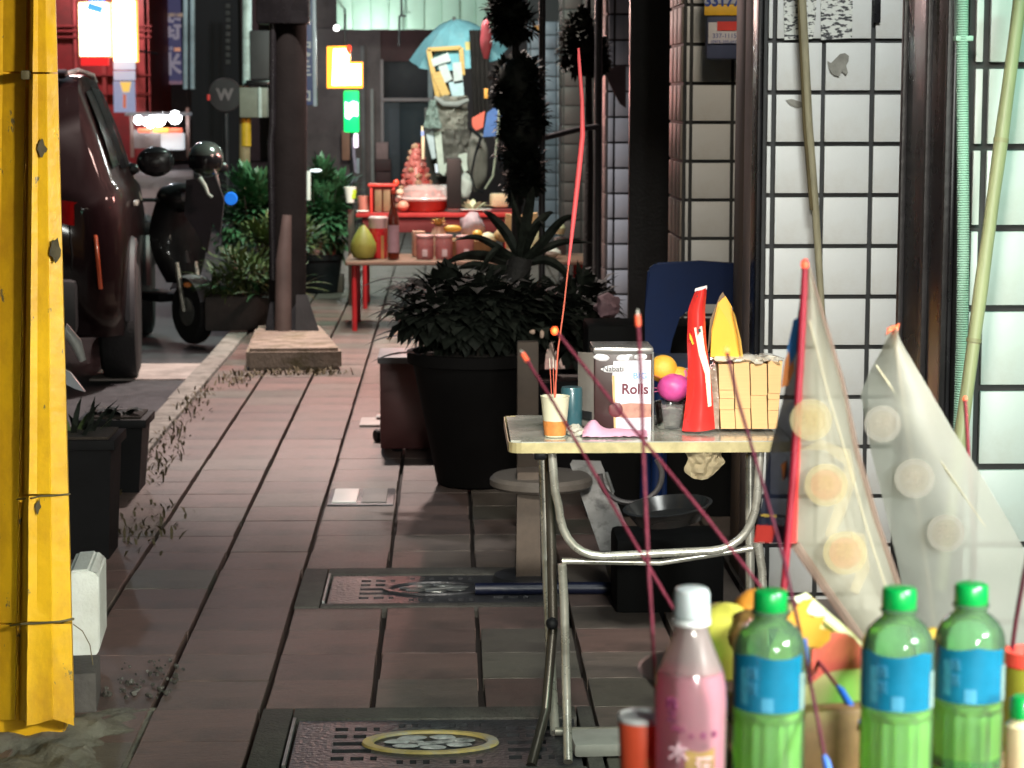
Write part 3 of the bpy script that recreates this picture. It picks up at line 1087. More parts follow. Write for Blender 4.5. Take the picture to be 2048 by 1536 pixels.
for i, (b0, ps, w) in enumerate(strap):
    pts = [P(b0[0], b0[1], Yd)] + [P(x, y, Yd - .06 * (k + 1) * (1 if i % 2 else -.8)) for k, (x, y) in enumerate(ps)]
    mbl = MB()
    # smooth the path and sweep a folded blade along it
    path = []
    for k in range(13):
        u = k / 12 * 3
        j = min(int(u), 2)
        f = u - j
        p0, p1, p2, p3 = pts[max(j - 1, 0)], pts[j], pts[j + 1], pts[min(j + 2, 3)]
        path.append(.5 * ((2 * p1) + (p2 - p0) * f + (2 * p0 - 5 * p1 + 4 * p2 - p3) * f * f + (3 * p1 - p0 - 3 * p2 + p3) * f ** 3))
    rows = []
    for k, p in enumerate(path):
        tg = (path[min(k + 1, 12)] - path[max(k - 1, 0)]).normalized()
        sd = tg.cross(Vector((0, 1, .25))).normalized()
        ww = w * .33 * (.75 + .5 * math.sin(math.pi * min(1, k / 9))) * (1 if k < 9 else max(0.05, 1 - (k - 9) / 3.05))
        rows.append([mbl.bm.verts.new(p - sd * ww + Vector((0, .01, 0))), mbl.bm.verts.new(p), mbl.bm.verts.new(p + sd * ww + Vector((0, .012, 0)))])
    for k in range(12):
        for q in range(2):
            mbl.bm.faces.new((rows[k][q], rows[k][q + 1], rows[k + 1][q + 1], rows[k + 1][q]))
    part('leaf', mbl, dark_leaf, t)
# shrub spilling to the right of it
c = Vector((.52, 9.5, 0))
t = thing('potted_bush', 'dark leafy bush right of the strap leaved plant near the shutters', 'potted plant', c, 'big pots in the middle of the pavement')
pot(t, c, .16, .21, .4, black_plastic)
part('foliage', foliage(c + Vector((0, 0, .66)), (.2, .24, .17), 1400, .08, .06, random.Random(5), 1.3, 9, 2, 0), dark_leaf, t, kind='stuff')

# dark red box on castors
c = G(820, 905)
t = thing('castor_cabinet', 'dark red low cabinet on black castors beside the big pot', 'cabinet', Vector((-.07, 9.95, 0)))
xl, xr_ = P(760, 800, 9.88).x, P(900, 800, 9.88).x
zt, zb = P(800, 724, 9.88).z, P(800, 898, 9.88).z
part('body', MB().box(((xl + xr_) / 2, 10.06, (zt + zb) / 2), (xr_ - xl, .36, zt - zb), 0, .008), M('dark_red_laminate', (.06, .013, .014), .4, var=.2), t)
part('lid', MB().box(((xl + xr_) / 2, 10.06, zt + .008), (xr_ - xl + .02, .38, .03), 0, .006), M('grey_edging', (.09, .09, .1), .5), t)
for (x, y) in ((xl + .08, 9.92), (xl - .01, 10.2), (xr_ - .06, 9.92), (xr_ - .06, 10.2)):
    cst = part('castor', MB().box((x, y, zb - .025), (.03, .03, .05), .4, .004), black_plastic, t)
    part('wheel', MB().lathe([(.006, -.014), (.026, -.014), (.03, -.008), (.03, .008), (.026, .014), (.006, .014)], (x - .012, y, .03), 20, axis=(1, .5, 0)), black_plastic, cst)

# pale stick and a dark leaf by the big pot
single('stick', MB().tube([G(776, 676, .03), G(800, 660, .07), G(832, 640, .12)], [.014, .014, .013], 12), M('pale_wood', (.55, .42, .33), .5, var=.15), 'pale wooden stick lying by the dark bush on the pavement', 'stick', G(790, 672))

# tall dark shrubs and iron posts behind
def column_shrub(px, Y, blobs, label, rnd, n=900):
    x = P(px, 300, Y).x
    t = thing('column_shrub', label, 'shrub', (x, Y, 0), 'tall dark shrubs by the shutters')
    pot(t, Vector((x, Y, 0)), .12, .16, .3, black_plastic)
    part('trunk', MB().tube([(x, Y, .27), (x + .01, Y, 1.2), (x, Y, 2.2)], [.03, .025, .015], 10), M('dark_trunk', (.01, .009, .008), .8), t)
    mb = MB()
    for (bx, by, rx, rz, k) in blobs:
        p = P(bx, by, Y)
        mb.blob(p, (rx * .72, rx * .72, rz * .8), 2, .3, 2, bx)
        f = foliage(p, (rx * .95, rx * .95, rz * .95), int(n * k * 2.2), .045, .042, rnd, 1.0, 12)
        me = f.mesh('tmp')
        mb.bm.from_mesh(me)
        bpy.data.meshes.remove(me)
    part('crown', mb, dark_leaf, t, kind='stuff')


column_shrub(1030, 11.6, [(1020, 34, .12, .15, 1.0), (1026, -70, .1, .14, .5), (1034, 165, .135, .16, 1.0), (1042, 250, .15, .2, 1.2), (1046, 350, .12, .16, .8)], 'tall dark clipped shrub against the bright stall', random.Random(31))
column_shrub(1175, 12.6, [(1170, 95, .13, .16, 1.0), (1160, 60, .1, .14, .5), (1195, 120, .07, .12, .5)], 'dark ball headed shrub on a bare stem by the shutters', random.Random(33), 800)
for (px, y0, r, Y, lab) in ((1084, 420, .018, 11.9, 'black iron post beside the tall clipped shrub'), (1196, 470, .022, 12.2, 'black iron post under the ball headed shrub')):
    p = P(px, 300, Y)
    single('iron_post', MB().lathe([(r * 2, 0), (r * 2, .02), (r, .03), (r, 2.7)], (p.x, Y, 0), 14), dark_steel, lab, 'post', (p.x, Y, 0), 'black iron posts')
single('handrail', MB().tube([P(1010, 291, 12.0), P(1060, 283, 12.0), P(1160, 258, 12.1), P(1200, 252, 12.2)], [.012, .016, .016, .016], 12), dark_steel, 'dark slanting handrail between the iron posts', 'handrail', P(1100, 275, 12.0))
single('steel_tube', MB().tube([P(1036, 425, 14.5), P(1036, 308, 14.5)], .021, 14), galv, 'short pale steel tube standing behind the offering table', 'tube', P(1036, 425, 14.5))
single('banner', MB().prism([P(1205, 140, 12.9), P(1252, 128, 12.9), P(1252, 216, 12.9), P(1240, 208, 12.9)], (0, .02, 0)), M('dull_banner', (.06, .045, .05), .7), 'dull triangular cloth hanging by the grey tiled pillar', 'cloth', P(1240, 170, 12.9))

# ================================================================== parked dark car at the left
car_paint = M('dark_red_car_paint', (.006, .0015, .002), .5, 0, scale=3, var=.25, coat=.22, spec=.05)
glass_dark = M('dark_car_glass', (.012, .012, .014), .16, scale=3, var=.2, spec=.28)
rubber = M('tyre_rubber', (.014, .014, .015), .7, var=.3, scale=20, bump=.3)
rim_mat = M('wheel_rim', (.16, .16, .17), .35, .8)
CX, CY, CZ = -2.79, 12.62, -.135
t = thing('parked_car', 'dark red glossy tall car parked at the kerb behind the yellow post', 'car', (CX, CY, CZ))


def sec(y, xs, zs):
    pts = [(x, z) for x, z in zip(xs, zs)]
    return [Vector((CX + x, CY + y, CZ + z)) for x, z in pts] + [Vector((CX - x, CY + y, CZ + z)) for x, z in pts[::-1]]


secs = [
    sec(0.00, [.60, .70, .74, .72, .66, .60, .02], [.42, .5, .8, 1.03, 1.08, 1.12, 1.13]),
    sec(0.03, [.72, .80, .82, .80, .74, .64, .02], [.36, .5, .82, 1.06, 1.12, 1.18, 1.2]),
    sec(0.16, [.82, .88, .90, .87, .82, .70, .02], [.33, .5, .85, 1.1, 1.17, 1.46, 1.5]),
    sec(0.34, [.88, .91, .93, .90, .85, .68, .02], [.32, .5, .86, 1.12, 1.19, 1.70, 1.76]),
    sec(0.55, [.90, .92, .94, .91, .86, .67, .02], [.30, .5, .86, 1.12, 1.2, 1.77, 1.84]),
    sec(1.2, [.90, .92, .94, .91, .87, .66, .02], [.28, .5, .86, 1.12, 1.2, 1.79, 1.86]),
    sec(2.5, [.90, .92, .94, .91, .87, .66, .02], [.28, .5, .86, 1.1, 1.18, 1.76, 1.83]),
    sec(3.0, [.90, .92, .94, .91, .86, .70, .02], [.28, .5, .86, 1.08, 1.15, 1.5, 1.56]),
    sec(3.4, [.90, .92, .93, .90, .84, .74, .02], [.28, .5, .85, 1.05, 1.1, 1.17, 1.2]),
    sec(4.1, [.86, .9, .9, .86, .8, .7, .02], [.3, .5, .8, .95, 1.0, 1.04, 1.07]),
    sec(4.4, [.76, .8, .8, .74, .66, .5, .02], [.34, .5, .72, .85, .88, .9, .92]),
]
b = MB()
rings = [[b.bm.verts.new(p) for p in s] for s in secs]
for a_, c_ in zip(rings, rings[1:]):
    b.bridge(a_, c_)
b.bm.faces.new(rings[0])
b.bm.faces.new(rings[-1][::-1])
bmesh.ops.subdivide_edges(b.bm, edges=b.bm.edges[:], cuts=1, smooth=.6)
part('body', b, car_paint, t, ang=50)


def skin(y, k, off=.006):
    """point on the right flank between belt (k=0) and roof edge (k=1)"""
    for s0, s1 in zip(secs, secs[1:]):
        y0, y1 = s0[0].y - CY, s1[0].y - CY
        if y0 <= y <= y1:
            f = (y - y0) / (y1 - y0)
            a_ = s0[4].lerp(s1[4], f)
            c_ = s0[5].lerp(s1[5], f)
            return a_.lerp(c_, k) + Vector((off, 0, 0))


for (ya, yb, ka, kb) in ((.62, 1.25, .1, .86), (1.33, 2.1, .06, .9), (2.18, 2.85, .06, .9)):
    g = MB()
    g.sheet(lambda u, v: skin(ya + u * (yb - ya), ka + v * (kb - ka), .012 + .012 * math.sin(math.pi * v)), 6, 5)
    part('side_window', g, glass_dark, t)
g = MB()
g.sheet(lambda u, v: Vector((CX + (-.62 + 1.24 * u) * (1 - .12 * v), CY + .05 + .25 * v + .09 * (abs(u - .5) * 2) ** 2 - .035, CZ + 1.2 + .5 * v)), 10, 6)
part('rear_window', g, glass_dark, t)
part('spoiler', MB().box((CX, CY + .3, CZ + 1.79), (1.24, .22, .035), 0, .012, .1), car_paint, t)
part('brake_light', MB().box((CX, CY + .175, CZ + 1.755), (.3, .02, .02)), M('dark_red_lens', (.12, .005, .005), .2), t)
lens = M('red_lens', (.35, .008, .008), .15, coat=1.)
for s in (1, -1):
    tl = MB()
    tl.sheet(lambda u, v: Vector((CX + s * (.56 + .3 * u), CY - .018 + .15 * u * u, CZ + .98 + .13 * v - .05 * u)), 6, 3, .02)
    part('tail_light', tl, lens, t)
    part('reflector', MB().box((CX + s * .79, CY + .018, CZ + .76), (.022, .02, .3), 0, .006, 0, -.07 * s), M('orange_reflector', (.75, .12, .04), .2, coat=1.), t)
part('bumper', MB().box((CX, CY - .03, CZ + .52), (1.34, .12, .3), 0, .04), M('bumper_plastic', (.02, .02, .021), .5), t)
part('tow_bar', MB().tube([(CX - .5, CY - .07, CZ + .4), (CX + .5, CY - .07, CZ + .4)], .022, 12), chrome, t)
seam_m = M('panel_gap', (.001, .001, .001), .9)
part('tailgate_seam', MB().tube([Vector((CX + .63, CY + .012, CZ + .62)), Vector((CX + .645, CY - .002, CZ + .8)), Vector((CX + .63, CY + .0, CZ + 1.0)), Vector((CX + .55, CY + .035, CZ + 1.16))], .006, 6), seam_m, t)
part('rear_wiper', MB().tube([Vector((CX + .1, CY - .01, CZ + 1.2)), Vector((CX + .45, CY + .03, CZ + 1.3))], .008, 6), black_paint, t)
part('exhaust', MB().lathe([(.03, -.06), (.034, -.06), (.034, .1), (.03, .1)], (CX + .5, CY - .02, CZ + .3), 18, axis=(0, 1, 0), caps=False), chrome, t)
part('number_plate', MB().box((CX, CY - .02, CZ + .86), (.34, .02, .16), 0, .004), white_plastic, t)
part('chrome_strip', MB().tube([Vector((CX + x, CY - .012 + .1 * (abs(x) / .7) ** 3, CZ + .95)) for x in (-.6, -.3, 0, .3, .6, .68)], .009, 8), chrome, t)
part('roof_rail', MB().tube([(CX + .6, CY + .4, CZ + 1.79), (CX + .66, CY + .7, CZ + 1.815), (CX + .655, CY + 2.2, CZ + 1.8), (CX + .65, CY + 2.5, CZ + 1.76)], .014, 10), galv, t)
for (sx, wy) in ((1, .98), (1, 3.55), (-1, .98), (-1, 3.55)):
    x = CX + sx * .86
    w = part('tyre', MB().lathe([(.2, -.11), (.3, -.118), (.345, -.1), (.36, -.06), (.36, .06), (.345, .1), (.3, .118), (.2, .11)], (x, CY + wy, CZ + .36), 36, axis=(1, 0, 0)), rubber, t)
    part('rim', MB().lathe([(.205, -.1), (.2, .1), (.17, .085), (.06, .07), (.05, .1), (.001, .1)], (x, CY + wy, CZ + .36), 20, axis=(sx, 0, 0)), rim_mat, w)
    part('wheel_arch', MB().tube([Vector((CX + sx * .935, CY + wy + .42 * math.cos(a), CZ + .38 + .43 * math.sin(a))) for a in [math.pi * k / 14 for k in range(15)]], .04, 8), M('arch_plastic', (.03, .031, .034), .5, var=.3), t)
mr = part('wing_mirror', MB().blob((CX + 1.04, CY + 2.62, CZ + 1.24), (.13, .08, .1), 3, .05), black_paint, t)
part('mirror_glass', MB().box((CX + 1.05, CY + 2.55, CZ + 1.24), (.17, .01, .13), 0, .004), glass_dark, mr)
part('door_handle', MB().box((CX + .95, CY + 1.5, CZ + 1.02), (.03, .2, .03), 0, .008), chrome, t)
t.rotation_euler.z = math.radians(5.5)
t.scale = (1, 1, 1.045)
# pale curved things tucked behind the post
single('hose_coil', MB().tube([Vector((P(108, 900, 8.6).x, 8.6, 0)), P(110, 760, 8.6), P(116, 680, 8.6), P(132, 660, 8.6), P(152, 686, 8.6), P(166, 722, 8.6)], [.02, .022, .024, .026, .024, .014], 12), M('pale_grey_hose', (.3, .3, .29), .4), 'pale grey curved pipe end beside the yellow post', 'pipe', P(150, 700, 8.6))
single('bent_sheet', MB().prism([P(96, 722, 8.4), P(140, 745, 8.4), P(170, 784, 8.4), P(150, 778, 8.4), P(118, 762, 8.4), P(114, 1030, 8.4), P(98, 1030, 8.4)], (0, .02, 0)), M('pale_blue_sheet', (.34, .36, .4), .4), 'bent pale sheet of plastic beside the yellow post', 'sheet', P(140, 760, 8.4))

# ================================================================== parked scooter
SX, SY = G(386, 690, -.13).x, G(386, 690, -.13).y + .05
t = thing('parked_scooter', 'dark scooter with a helmet on it parked between the car and the green plants', 'scooter', (SX, SY, -.13))
sp = M('scooter_panel', (.01, .01, .011), .4, coat=.3, spec=.2, var=.3)
ax = Vector((.8, .6, 0)).normalized()          # wheel axle
fd = Vector((.6, -.8, 0)).normalized()         # heading
wc = Vector((SX, SY, -.13 + .235))
w = part('tyre', MB().lathe([(.15, -.05), (.2, -.058), (.228, -.035), (.235, 0), (.228, .035), (.2, .058), (.15, .05)], wc, 32, axis=ax), rubber, t)
part('rim', MB().lathe([(.15, -.03), (.14, .0), (.15, .03)], wc, 24, axis=ax, caps=False), rim_mat, w)
for k in range(5):
    a = k * 1.2566
    u = ax.orthogonal().normalized()
    v = ax.cross(u)
    part('spoke', MB().tube([wc, wc + (u * math.cos(a) + v * math.sin(a)) * .15], .014, 6), rim_mat, w)
part('brake_disc', MB().lathe([(.05, .05), (.1, .05), (.1, .054), (.05, .054)], wc, 24, axis=-ax), galv, w)
fen = MB()
fen.sheet(lambda u, v: wc + (Vector((0, 0, 1)) * math.sin(.35 + 2.2 * u) + fd * math.cos(.35 + 2.2 * u)) * (.262 - .02 * (2 * v - 1) ** 2) + ax * (.075 * (2 * v - 1)), 14, 6, .006)
part('front_fender', fen, M('silver_panel', (.5, .47, .5), .3, .3), t)
for s in (-1, 1):
    part('fork_leg', MB().tube([wc + ax * .075 * s, wc + ax * .075 * s - fd * .09 + Vector((0, 0, .34))], .018, 10), chrome, t)
part('headstock', MB().tube([wc - fd * .09 + Vector((0, 0, .33)), wc - fd * .19 + Vector((0, 0, .75))], .035, 12), sp, t)
sh = MB()
sh.sheet(lambda u, v: wc - fd * (.14 + .1 * v - .10 * (1 - (2 * u - 1) ** 2)) + ax * ((2 * u - 1) * (.13 + .1 * math.sin(math.pi * v))) + Vector((0, 0, .2 + .6 * v)), 10, 10, .012)
part('leg_shield', sh, sp, t)
part('floorboard', MB().box(wc - fd * .45 + Vector((0, 0, .08)), (.28, .42, .06), math.atan2(fd.y, fd.x) + math.pi / 2, .02), black_plastic, t)
part('rear_body', MB().blob(wc - fd * .92 + Vector((0, 0, .35)), (.22, .3, .2), 3, .06), sp, t)
part('saddle', MB().box(wc - fd * .85 + Vector((0, 0, .56)), (.24, .62, .1), math.atan2(fd.y, fd.x) + math.pi / 2, .035), black_plastic, t)
w2 = wc - fd * 1.22
part('tyre', MB().lathe([(.15, -.05), (.2, -.058), (.228, -.035), (.235, 0), (.228, .035), (.2, .058), (.15, .05)], w2, 28, axis=ax), rubber, t)
hb = wc - fd * .2 + Vector((0, 0, .78))
part('handlebar', MB().tube([hb - ax * .33 - fd * .08, hb - ax * .15, hb + ax * .15, hb + ax * .33 - fd * .08], .014, 10), black_paint, t)
part('headlight_cowl', MB().blob(hb + fd * .04 + Vector((0, 0, .02)), (.16, .12, .1), 3, .08), sp, t)
part('headlight', MB().blob(hb + fd * .13 + Vector((0, 0, .02)), (.08, .05, .05), 2, .02), M('lamp_glass', (.3, .33, .36), .1, coat=1.), t)
for s in (-1, 1):
    m_ = part('mirror', MB().blob(hb + ax * .36 * s + Vector((0, 0, .22)), (.065, .03, .045), 2, .02), black_paint, t)
    part('mirror_stalk', MB().tube([hb + ax * .28 * s, hb + ax * .35 * s + Vector((0, 0, .2))], .006, 6), chrome, m_)
part('indicator', MB().blob(P(375, 570, SY - .25), (.03, .02, .02), 2, .02), M('orange_lens', (.8, .25, .05), .2, coat=1), t)
# helmet, blue reflector, hanging jacket on it
hp = P(412, 318, SY - .1)
h = thing('helmet', 'grey glossy crash helmet resting on the scooter handlebar', 'helmet', hp)
part('shell', MB().blob(hp, (.125, .15, .125), 3, .03), M('helmet_shell', (.07, .075, .07), .18, coat=1, var=.2), h)
part('visor', MB().sheet(lambda u, v: hp + Vector((.132 * math.sin(-1.1 + 2.2 * u) * math.cos(-.4 + .7 * v), -.158 * math.cos(-1.1 + 2.2 * u) * math.cos(-.4 + .7 * v), .13 * math.sin(-.4 + .7 * v) - .01)), 12, 6), glass_dark, h)
part('chin_strap', MB().tube([hp + Vector((.06, -.1, -.06)), hp + Vector((.09, -.12, -.13)), hp + Vector((.1, -.1, -.2))], .008, 8), galv, h)
single('jacket', MB().prism([P(372, 360, SY - .3), P(430, 352, SY - .3), P(448, 400, SY - .3), P(440, 470, SY - .28), P(424, 445, SY - .3), P(414, 506, SY - .3), P(392, 462, SY - .3), P(368, 430, SY - .3)], (0, .06, 0)), M('dark_cloth', (.014, .014, .02), .8, var=.4), 'dark pointed jacket hanging from the scooter handlebar', 'jacket', P(410, 420, SY - .3))
single('strap', MB().tube([P(399, 356, SY - .34), P(410, 372, SY - .36), P(416, 388, SY - .36), P(424, 395, SY - .36)], [.017, .014, .011, .012], 8), M('pale_strap', (.55, .58, .54), .4), 'pale grey strap across the dark jacket on the scooter', 'strap', P(410, 372, SY - .34))
single('reflector_disc', MB().lathe([(.001, -.012), (.04, -.012), (.046, 0), (.04, .012), (.001, .012)], P(462, 397, SY + .1), 24, axis=(0, 1, 0)), M('blue_reflector_glow', (.02, .16, .7), .2, emit=(.02, .25, 1), es=.55), 'round blue reflector with an added glow among the leaves right of the scooter', 'reflector', P(462, 397, SY + .1))  # no lamp: light returned by the reflector is put in as glow

# ================================================================== green plants beside the pole
c = G(495, 668)
t = thing('planter', 'long low trough of spiky green plants left of the utility pole', 'planter', c)
tc_ = c + Vector((.0, .35, 0))
part('trough', MB().box(tc_ + Vector((0, 0, .12)), (.62, .35, .24), 0, .02), M('dull_trough', (.05, .045, .042), .8, var=.4), t)
part('soil', MB().box(tc_ + Vector((0, 0, .235)), (.56, .3, .03)), soil, t)
rr = random.Random(11)
for i in range(46):
    mbl = MB()
    a = rr.uniform(0, 6.28)
    leaf(mbl, tc_ + Vector((rr.uniform(-.26, .3), rr.uniform(-.16, .1), .24)), (math.cos(a) * .9, math.sin(a) * .7 - .2, rr.uniform(.3, 1.1)), rr.uniform(.22, .42), .035, rr.uniform(.5, 1.3), 5)
    part('leaf', mbl, [olive_leaf, green_leaf, olive_leaf, pale_leaf][i % 4], t)
part('foliage', foliage(tc_ + Vector((-.02, 0, .4)), (.38, .22, .2), 900, .075, .028, rr, .6, 10), olive_leaf, t, kind='stuff')


def bush(px, py, Y, rx, rz, n, label, seed, mat, ln=.09, wd=.045):
    p = P(px, py, Y)
    t = thing('green_bush', label, 'bush', (p.x, Y, 0), 'green bushes round the utility pole')
    pot(t, Vector((p.x, Y, 0)), .14, .18, .32, black_plastic)
    r_ = random.Random(seed)
    stm = MB()
    for i in range(7):
        a = i * .9
        stm.tube([Vector((p.x + .04 * math.cos(a), Y + .04 * math.sin(a), .3)), Vector((p.x + rx * .4 * math.cos(a), Y + rx * .4 * math.sin(a), p.z - rz * .3)), Vector((p.x + rx * .7 * math.cos(a), Y + rx * .7 * math.sin(a), p.z + rz * .4))], [.012, .008, .003], 6)
    part('stem', stm, M('dark_stem', (.03, .025, .02), .7), t)
    part('foliage', foliage(p, (rx, rx * .85, rz), n, ln, wd, r_, .7, 13), mat, t, kind='stuff')


bush(508, 425, 17.2, .36, .36, 2600, 'bright green leafy bush just left of the utility pole', 41, green_leaf)
bush(640, 415, 18.2, .32, .38, 2400, 'green leafy bush just right of the utility pole', 42, green_leaf)
bush(560, 500, 16.2, .3, .26, 1500, 'low olive bush behind the spiky trough plants', 43, olive_leaf, .075, .03)
# white flowers and terracotta pot
c = G(648, 585)
t = thing('terracotta_pot', 'terracotta pot on a dark stand right of the utility pole', 'flower pot', c)
part('stand', MB().box(c + Vector((0, .1, .07)), (.32, .22, .14), 0, .01), M('brown_stand', (.07, .04, .03), .7, var=.3), t)
part('pot', MB().lathe([(.1, .14), (.145, .36), (.175, .37), (.175, .42), (.15, .42), (.13, .36), (.001, .36)], c + Vector((0, .1, 0)), 28), M('terracotta', (.42, .2, .13), .75, var=.2), t)
fl = thing('white_flowers', 'small white flowers in a cup above the terracotta pot', 'flowers', P(634, 520, c.y))
part('cup', MB().lathe([(.03, 0), (.034, .09), (.03, .09), (.001, .08)], P(630, 528, c.y - .05), 16), M('pale_green_cup', (.5, .58, .5), .5), fl)
fm = M('white_petal', (.75, .76, .66), .6, sss=.1, var=.08)
for (x, y) in ((632, 492), (642, 486), (646, 500), (636, 503), (628, 500)):
    part('flower', MB().blob(P(x, y, c.y - .05), (.024, .02, .024), 2, .35, 2.4, x), fm, fl)
part('stem', MB().tube([P(631, 526, c.y - .05), P(637, 500, c.y - .05)], .005, 6), green_leaf, fl)
for (x, y, lab) in ((618, 344, 'white glowing lamp head on a short stem above the right green bush'),):
    s = thing('garden_lamp', lab, 'lamp', P(x, 380, 17.7))
    part('stem', MB().tube([P(617, 400, 17.7), P(617, 342, 17.7)], .018, 10), white_plastic, s)
    part('head', MB().blob(P(632, 341, 17.7), (.05, .03, .014), 2, .03), M('lamp_white', (.8, .85, .85), .4, emit=(.8, .95, 1), es=1.2), s)
cu = P(700, 405, 17.0)
t = thing('paper_cup', 'white takeaway cup with a lime green edge by the red offering table', 'cup', cu)
part('wall', MB().lathe([(.032, 0), (.05, .12), (.047, .12), (.03, .004), (.001, .004)], cu, 24), M('cup_paper', (.72, .76, .72), .5, var=.05), t)
part('sleeve', MB().lathe([(.0385, .03), (.0475, .098), (.046, .098), (.037, .03)], cu + Vector((.006, .004, 0)), 24, caps=False), M('lime_print', (.5, .72, .05), .5), t)
single('post_stub', MB().box(P(702, 440, 17.0) + Vector((0, .05, -.42)), (.05, .05, 1.0), 0, .004), M('brown_stand', (.07, .04, .03), .7), 'brown stand under the white takeaway cup', 'stand', (P(702, 440, 17.0).x, 17.05, 0))

# ================================================================== street behind, left
def building(x0, x1, Y, h, mat, label, depth=8, name='building'):
    t = thing(name, label, 'building', ((x0 + x1) / 2, Y + depth / 2, -.15))
    part('wall', MB().box(((x0 + x1) / 2, Y + depth / 2, h / 2 - .1), (x1 - x0, depth, h)), mat, t)
    return t


def X(px, Y):
    return P(px, 300, Y).x


Yb = 56.0
t = building(X(60, Yb), X(305, Yb), Yb, 14, M('red_shop_wall', (.2, .012, .016), .6, scale=.6, var=.5, dirt=.7, dirtcol=(.06, .01, .012), dscale=.5), 'red fronted shop building across the street')
for py in (52, 62, 74, 150, 188):
    part('ledge', MB().box(P(180, py, Yb - .1), (X(305, Yb) - X(60, Yb), .2, .05)), M('red_ledge', (.2, .02, .024), .5), t)
for px, w in ((158, .08), (214, .1), (288, .34), (300, .12)):
    part('column', MB().box((X(px, Yb), Yb - .08, 5), (w, .16, 12)), M('red_column', (.3, .045, .05), .5, scale=2, var=.4), t)
part('door', MB().box(P(140, 260, Yb - .05), (1.0, .1, 2.4)), M('shop_dark_door', (.04, .02, .022), .4), t)
lit_white = M('lit_sign_white', (.8, .8, .75), .5, emit=(1, .96, .8), es=5.5, var=.05)
lit_warm = M('lit_sign_rim', (.8, .3, .05), .5, emit=(1, .4, .08), es=2.2)
Yn = 50.0


def lightbox(x0, x1, y0, y1, Y, label, rim=None, face=None):
    t = thing('lit_signboard', label, 'lit sign', P((x0 + x1) / 2, y1, Y), 'lit signboards over the street')
    c = P((x0 + x1) / 2, (y0 + y1) / 2, Y)
    w, h = (x1 - x0) * mpp(Y), (y1 - y0) * mpp(Y)
    part('case', MB().box(c + Vector((0, .16, 0)), (w + .06, .26, h + .06), 0, .02), rim or lit_warm, t)
    part('face', MB().box(c, (w, .06, h), 0, .01), face or lit_white, t)
    part('bracket', MB().tube([c + Vector((0, .3, -h * .3)), c + Vector((0, 5.6, -h * .3))], .03, 8), dark_steel, t)
    return t, c


t, c = lightbox(160, 217, 8, 110, Yn, 'glowing cream signboard with a blue mark over the red shop', M('sign_case_yellow', (.7, .5, .2), .5, emit=(1, .7, .25), es=.8))
part('blue_mark', MB().box(P(190, 16, Yn - .06), (.34, .05, .16), .0, .02, 0, .3), M('lit_blue', (.05, .12, .8), .5, emit=(.05, .2, 1), es=2.5), t)
part('blue_mark', MB().box(P(194, -1, Yn - .06), (.34, .05, .08), .0, .02), M('lit_blue', (.05, .12, .8), .5), t)
part('red_base', MB().box(P(190, 122, Yn), (.62, .06, .2), 0, .01), M('lit_red', (.7, .02, .02), .5, emit=(1, .03, .03), es=.9), t)
t, c = lightbox(228, 270, 4, 120, Yn + .5, 'taller glowing white signboard with orange edges right of the cream one')
Yt = Yn + .5
for i, (y0, y1, m_) in enumerate(((122, 139, M('lit_grey', (.7, .7, .75), .5, emit=(.8, .8, .95), es=.75)), (142, 160, M('lit_grey2', (.65, .66, .75), .5, emit=(.7, .72, .9), es=.6)), (163, 224, M('lit_poster', (.4, .45, .6), .5, emit=(.45, .5, .75), es=.5, var=.3, scale=2)))):
    part('panel', MB().box(P(249, (y0 + y1) / 2, Yt), (42 * mpp(Yt), .08, (y1 - y0) * mpp(Yt)), 0, .01), m_, t)
part('yellow_patch', MB().prism([P(240, 164, Yt - .06), P(262, 164, Yt - .06), P(258, 184, Yt - .06), P(246, 184, Yt - .06)], (0, .02, 0)), M('lit_yellow', (.8, .5, .1), .5, emit=(1, .65, .15), es=.8), t)
part('red_patch', MB().prism([P(246, 188, Yt - .06), P(252, 190, Yt - .06), P(252, 216, Yt - .06), P(246, 216, Yt - .06)], (0, .02, 0)), M('lit_salmon', (.6, .2, .12), .5, emit=(.9, .25, .15), es=.5), t)
# dark block with navy sign and pale marks
Yc = 60.0
t = building(X(305, Yc), X(520, Yc), Yc, 16, M('dark_block_wall', (.02, .016, .026), .6, scale=.8, var=.5), 'dark block with a vertical navy sign beyond the red shop')
part('sign_panel', MB().box(P(339, 80, Yc - .2), (46 * mpp(Yc), .2, 170 * mpp(Yc)), 0, .03), M('navy_sign', (.05, .05, .11), .5, emit=(.1, .1, .22), es=.35), t)
pm = M('pale_sign_mark', (.4, .38, .45), .5, emit=(.5, .47, .6), es=.28, var=.25, scale=3)
for i, ch in enumerate('街米'):
    text('character', ch, .62, P(340, 60 + 66 * i + (5 if i else 0), Yc - .32), pm, t, bold=.02)
for (x, y, w, m_) in ((350, 30, 34, M('tan_sign', (.4, .3, .22), .5, emit=(.6, .45, .35), es=.3)), (355, 99, 12, M('orange_sign', (.6, .3, .15), .5, emit=(1, .45, .25), es=.5)), (336, 97, 20, pm), (342, 165, 44, M('mauve_sign', (.3, .2, .25), .5, emit=(.5, .3, .4), es=.25))):
    part('sign_strip', MB().box(P(x, y, Yc - .25), (w * mpp(Yc), .1, 7 * mpp(Yc))), m_, t)
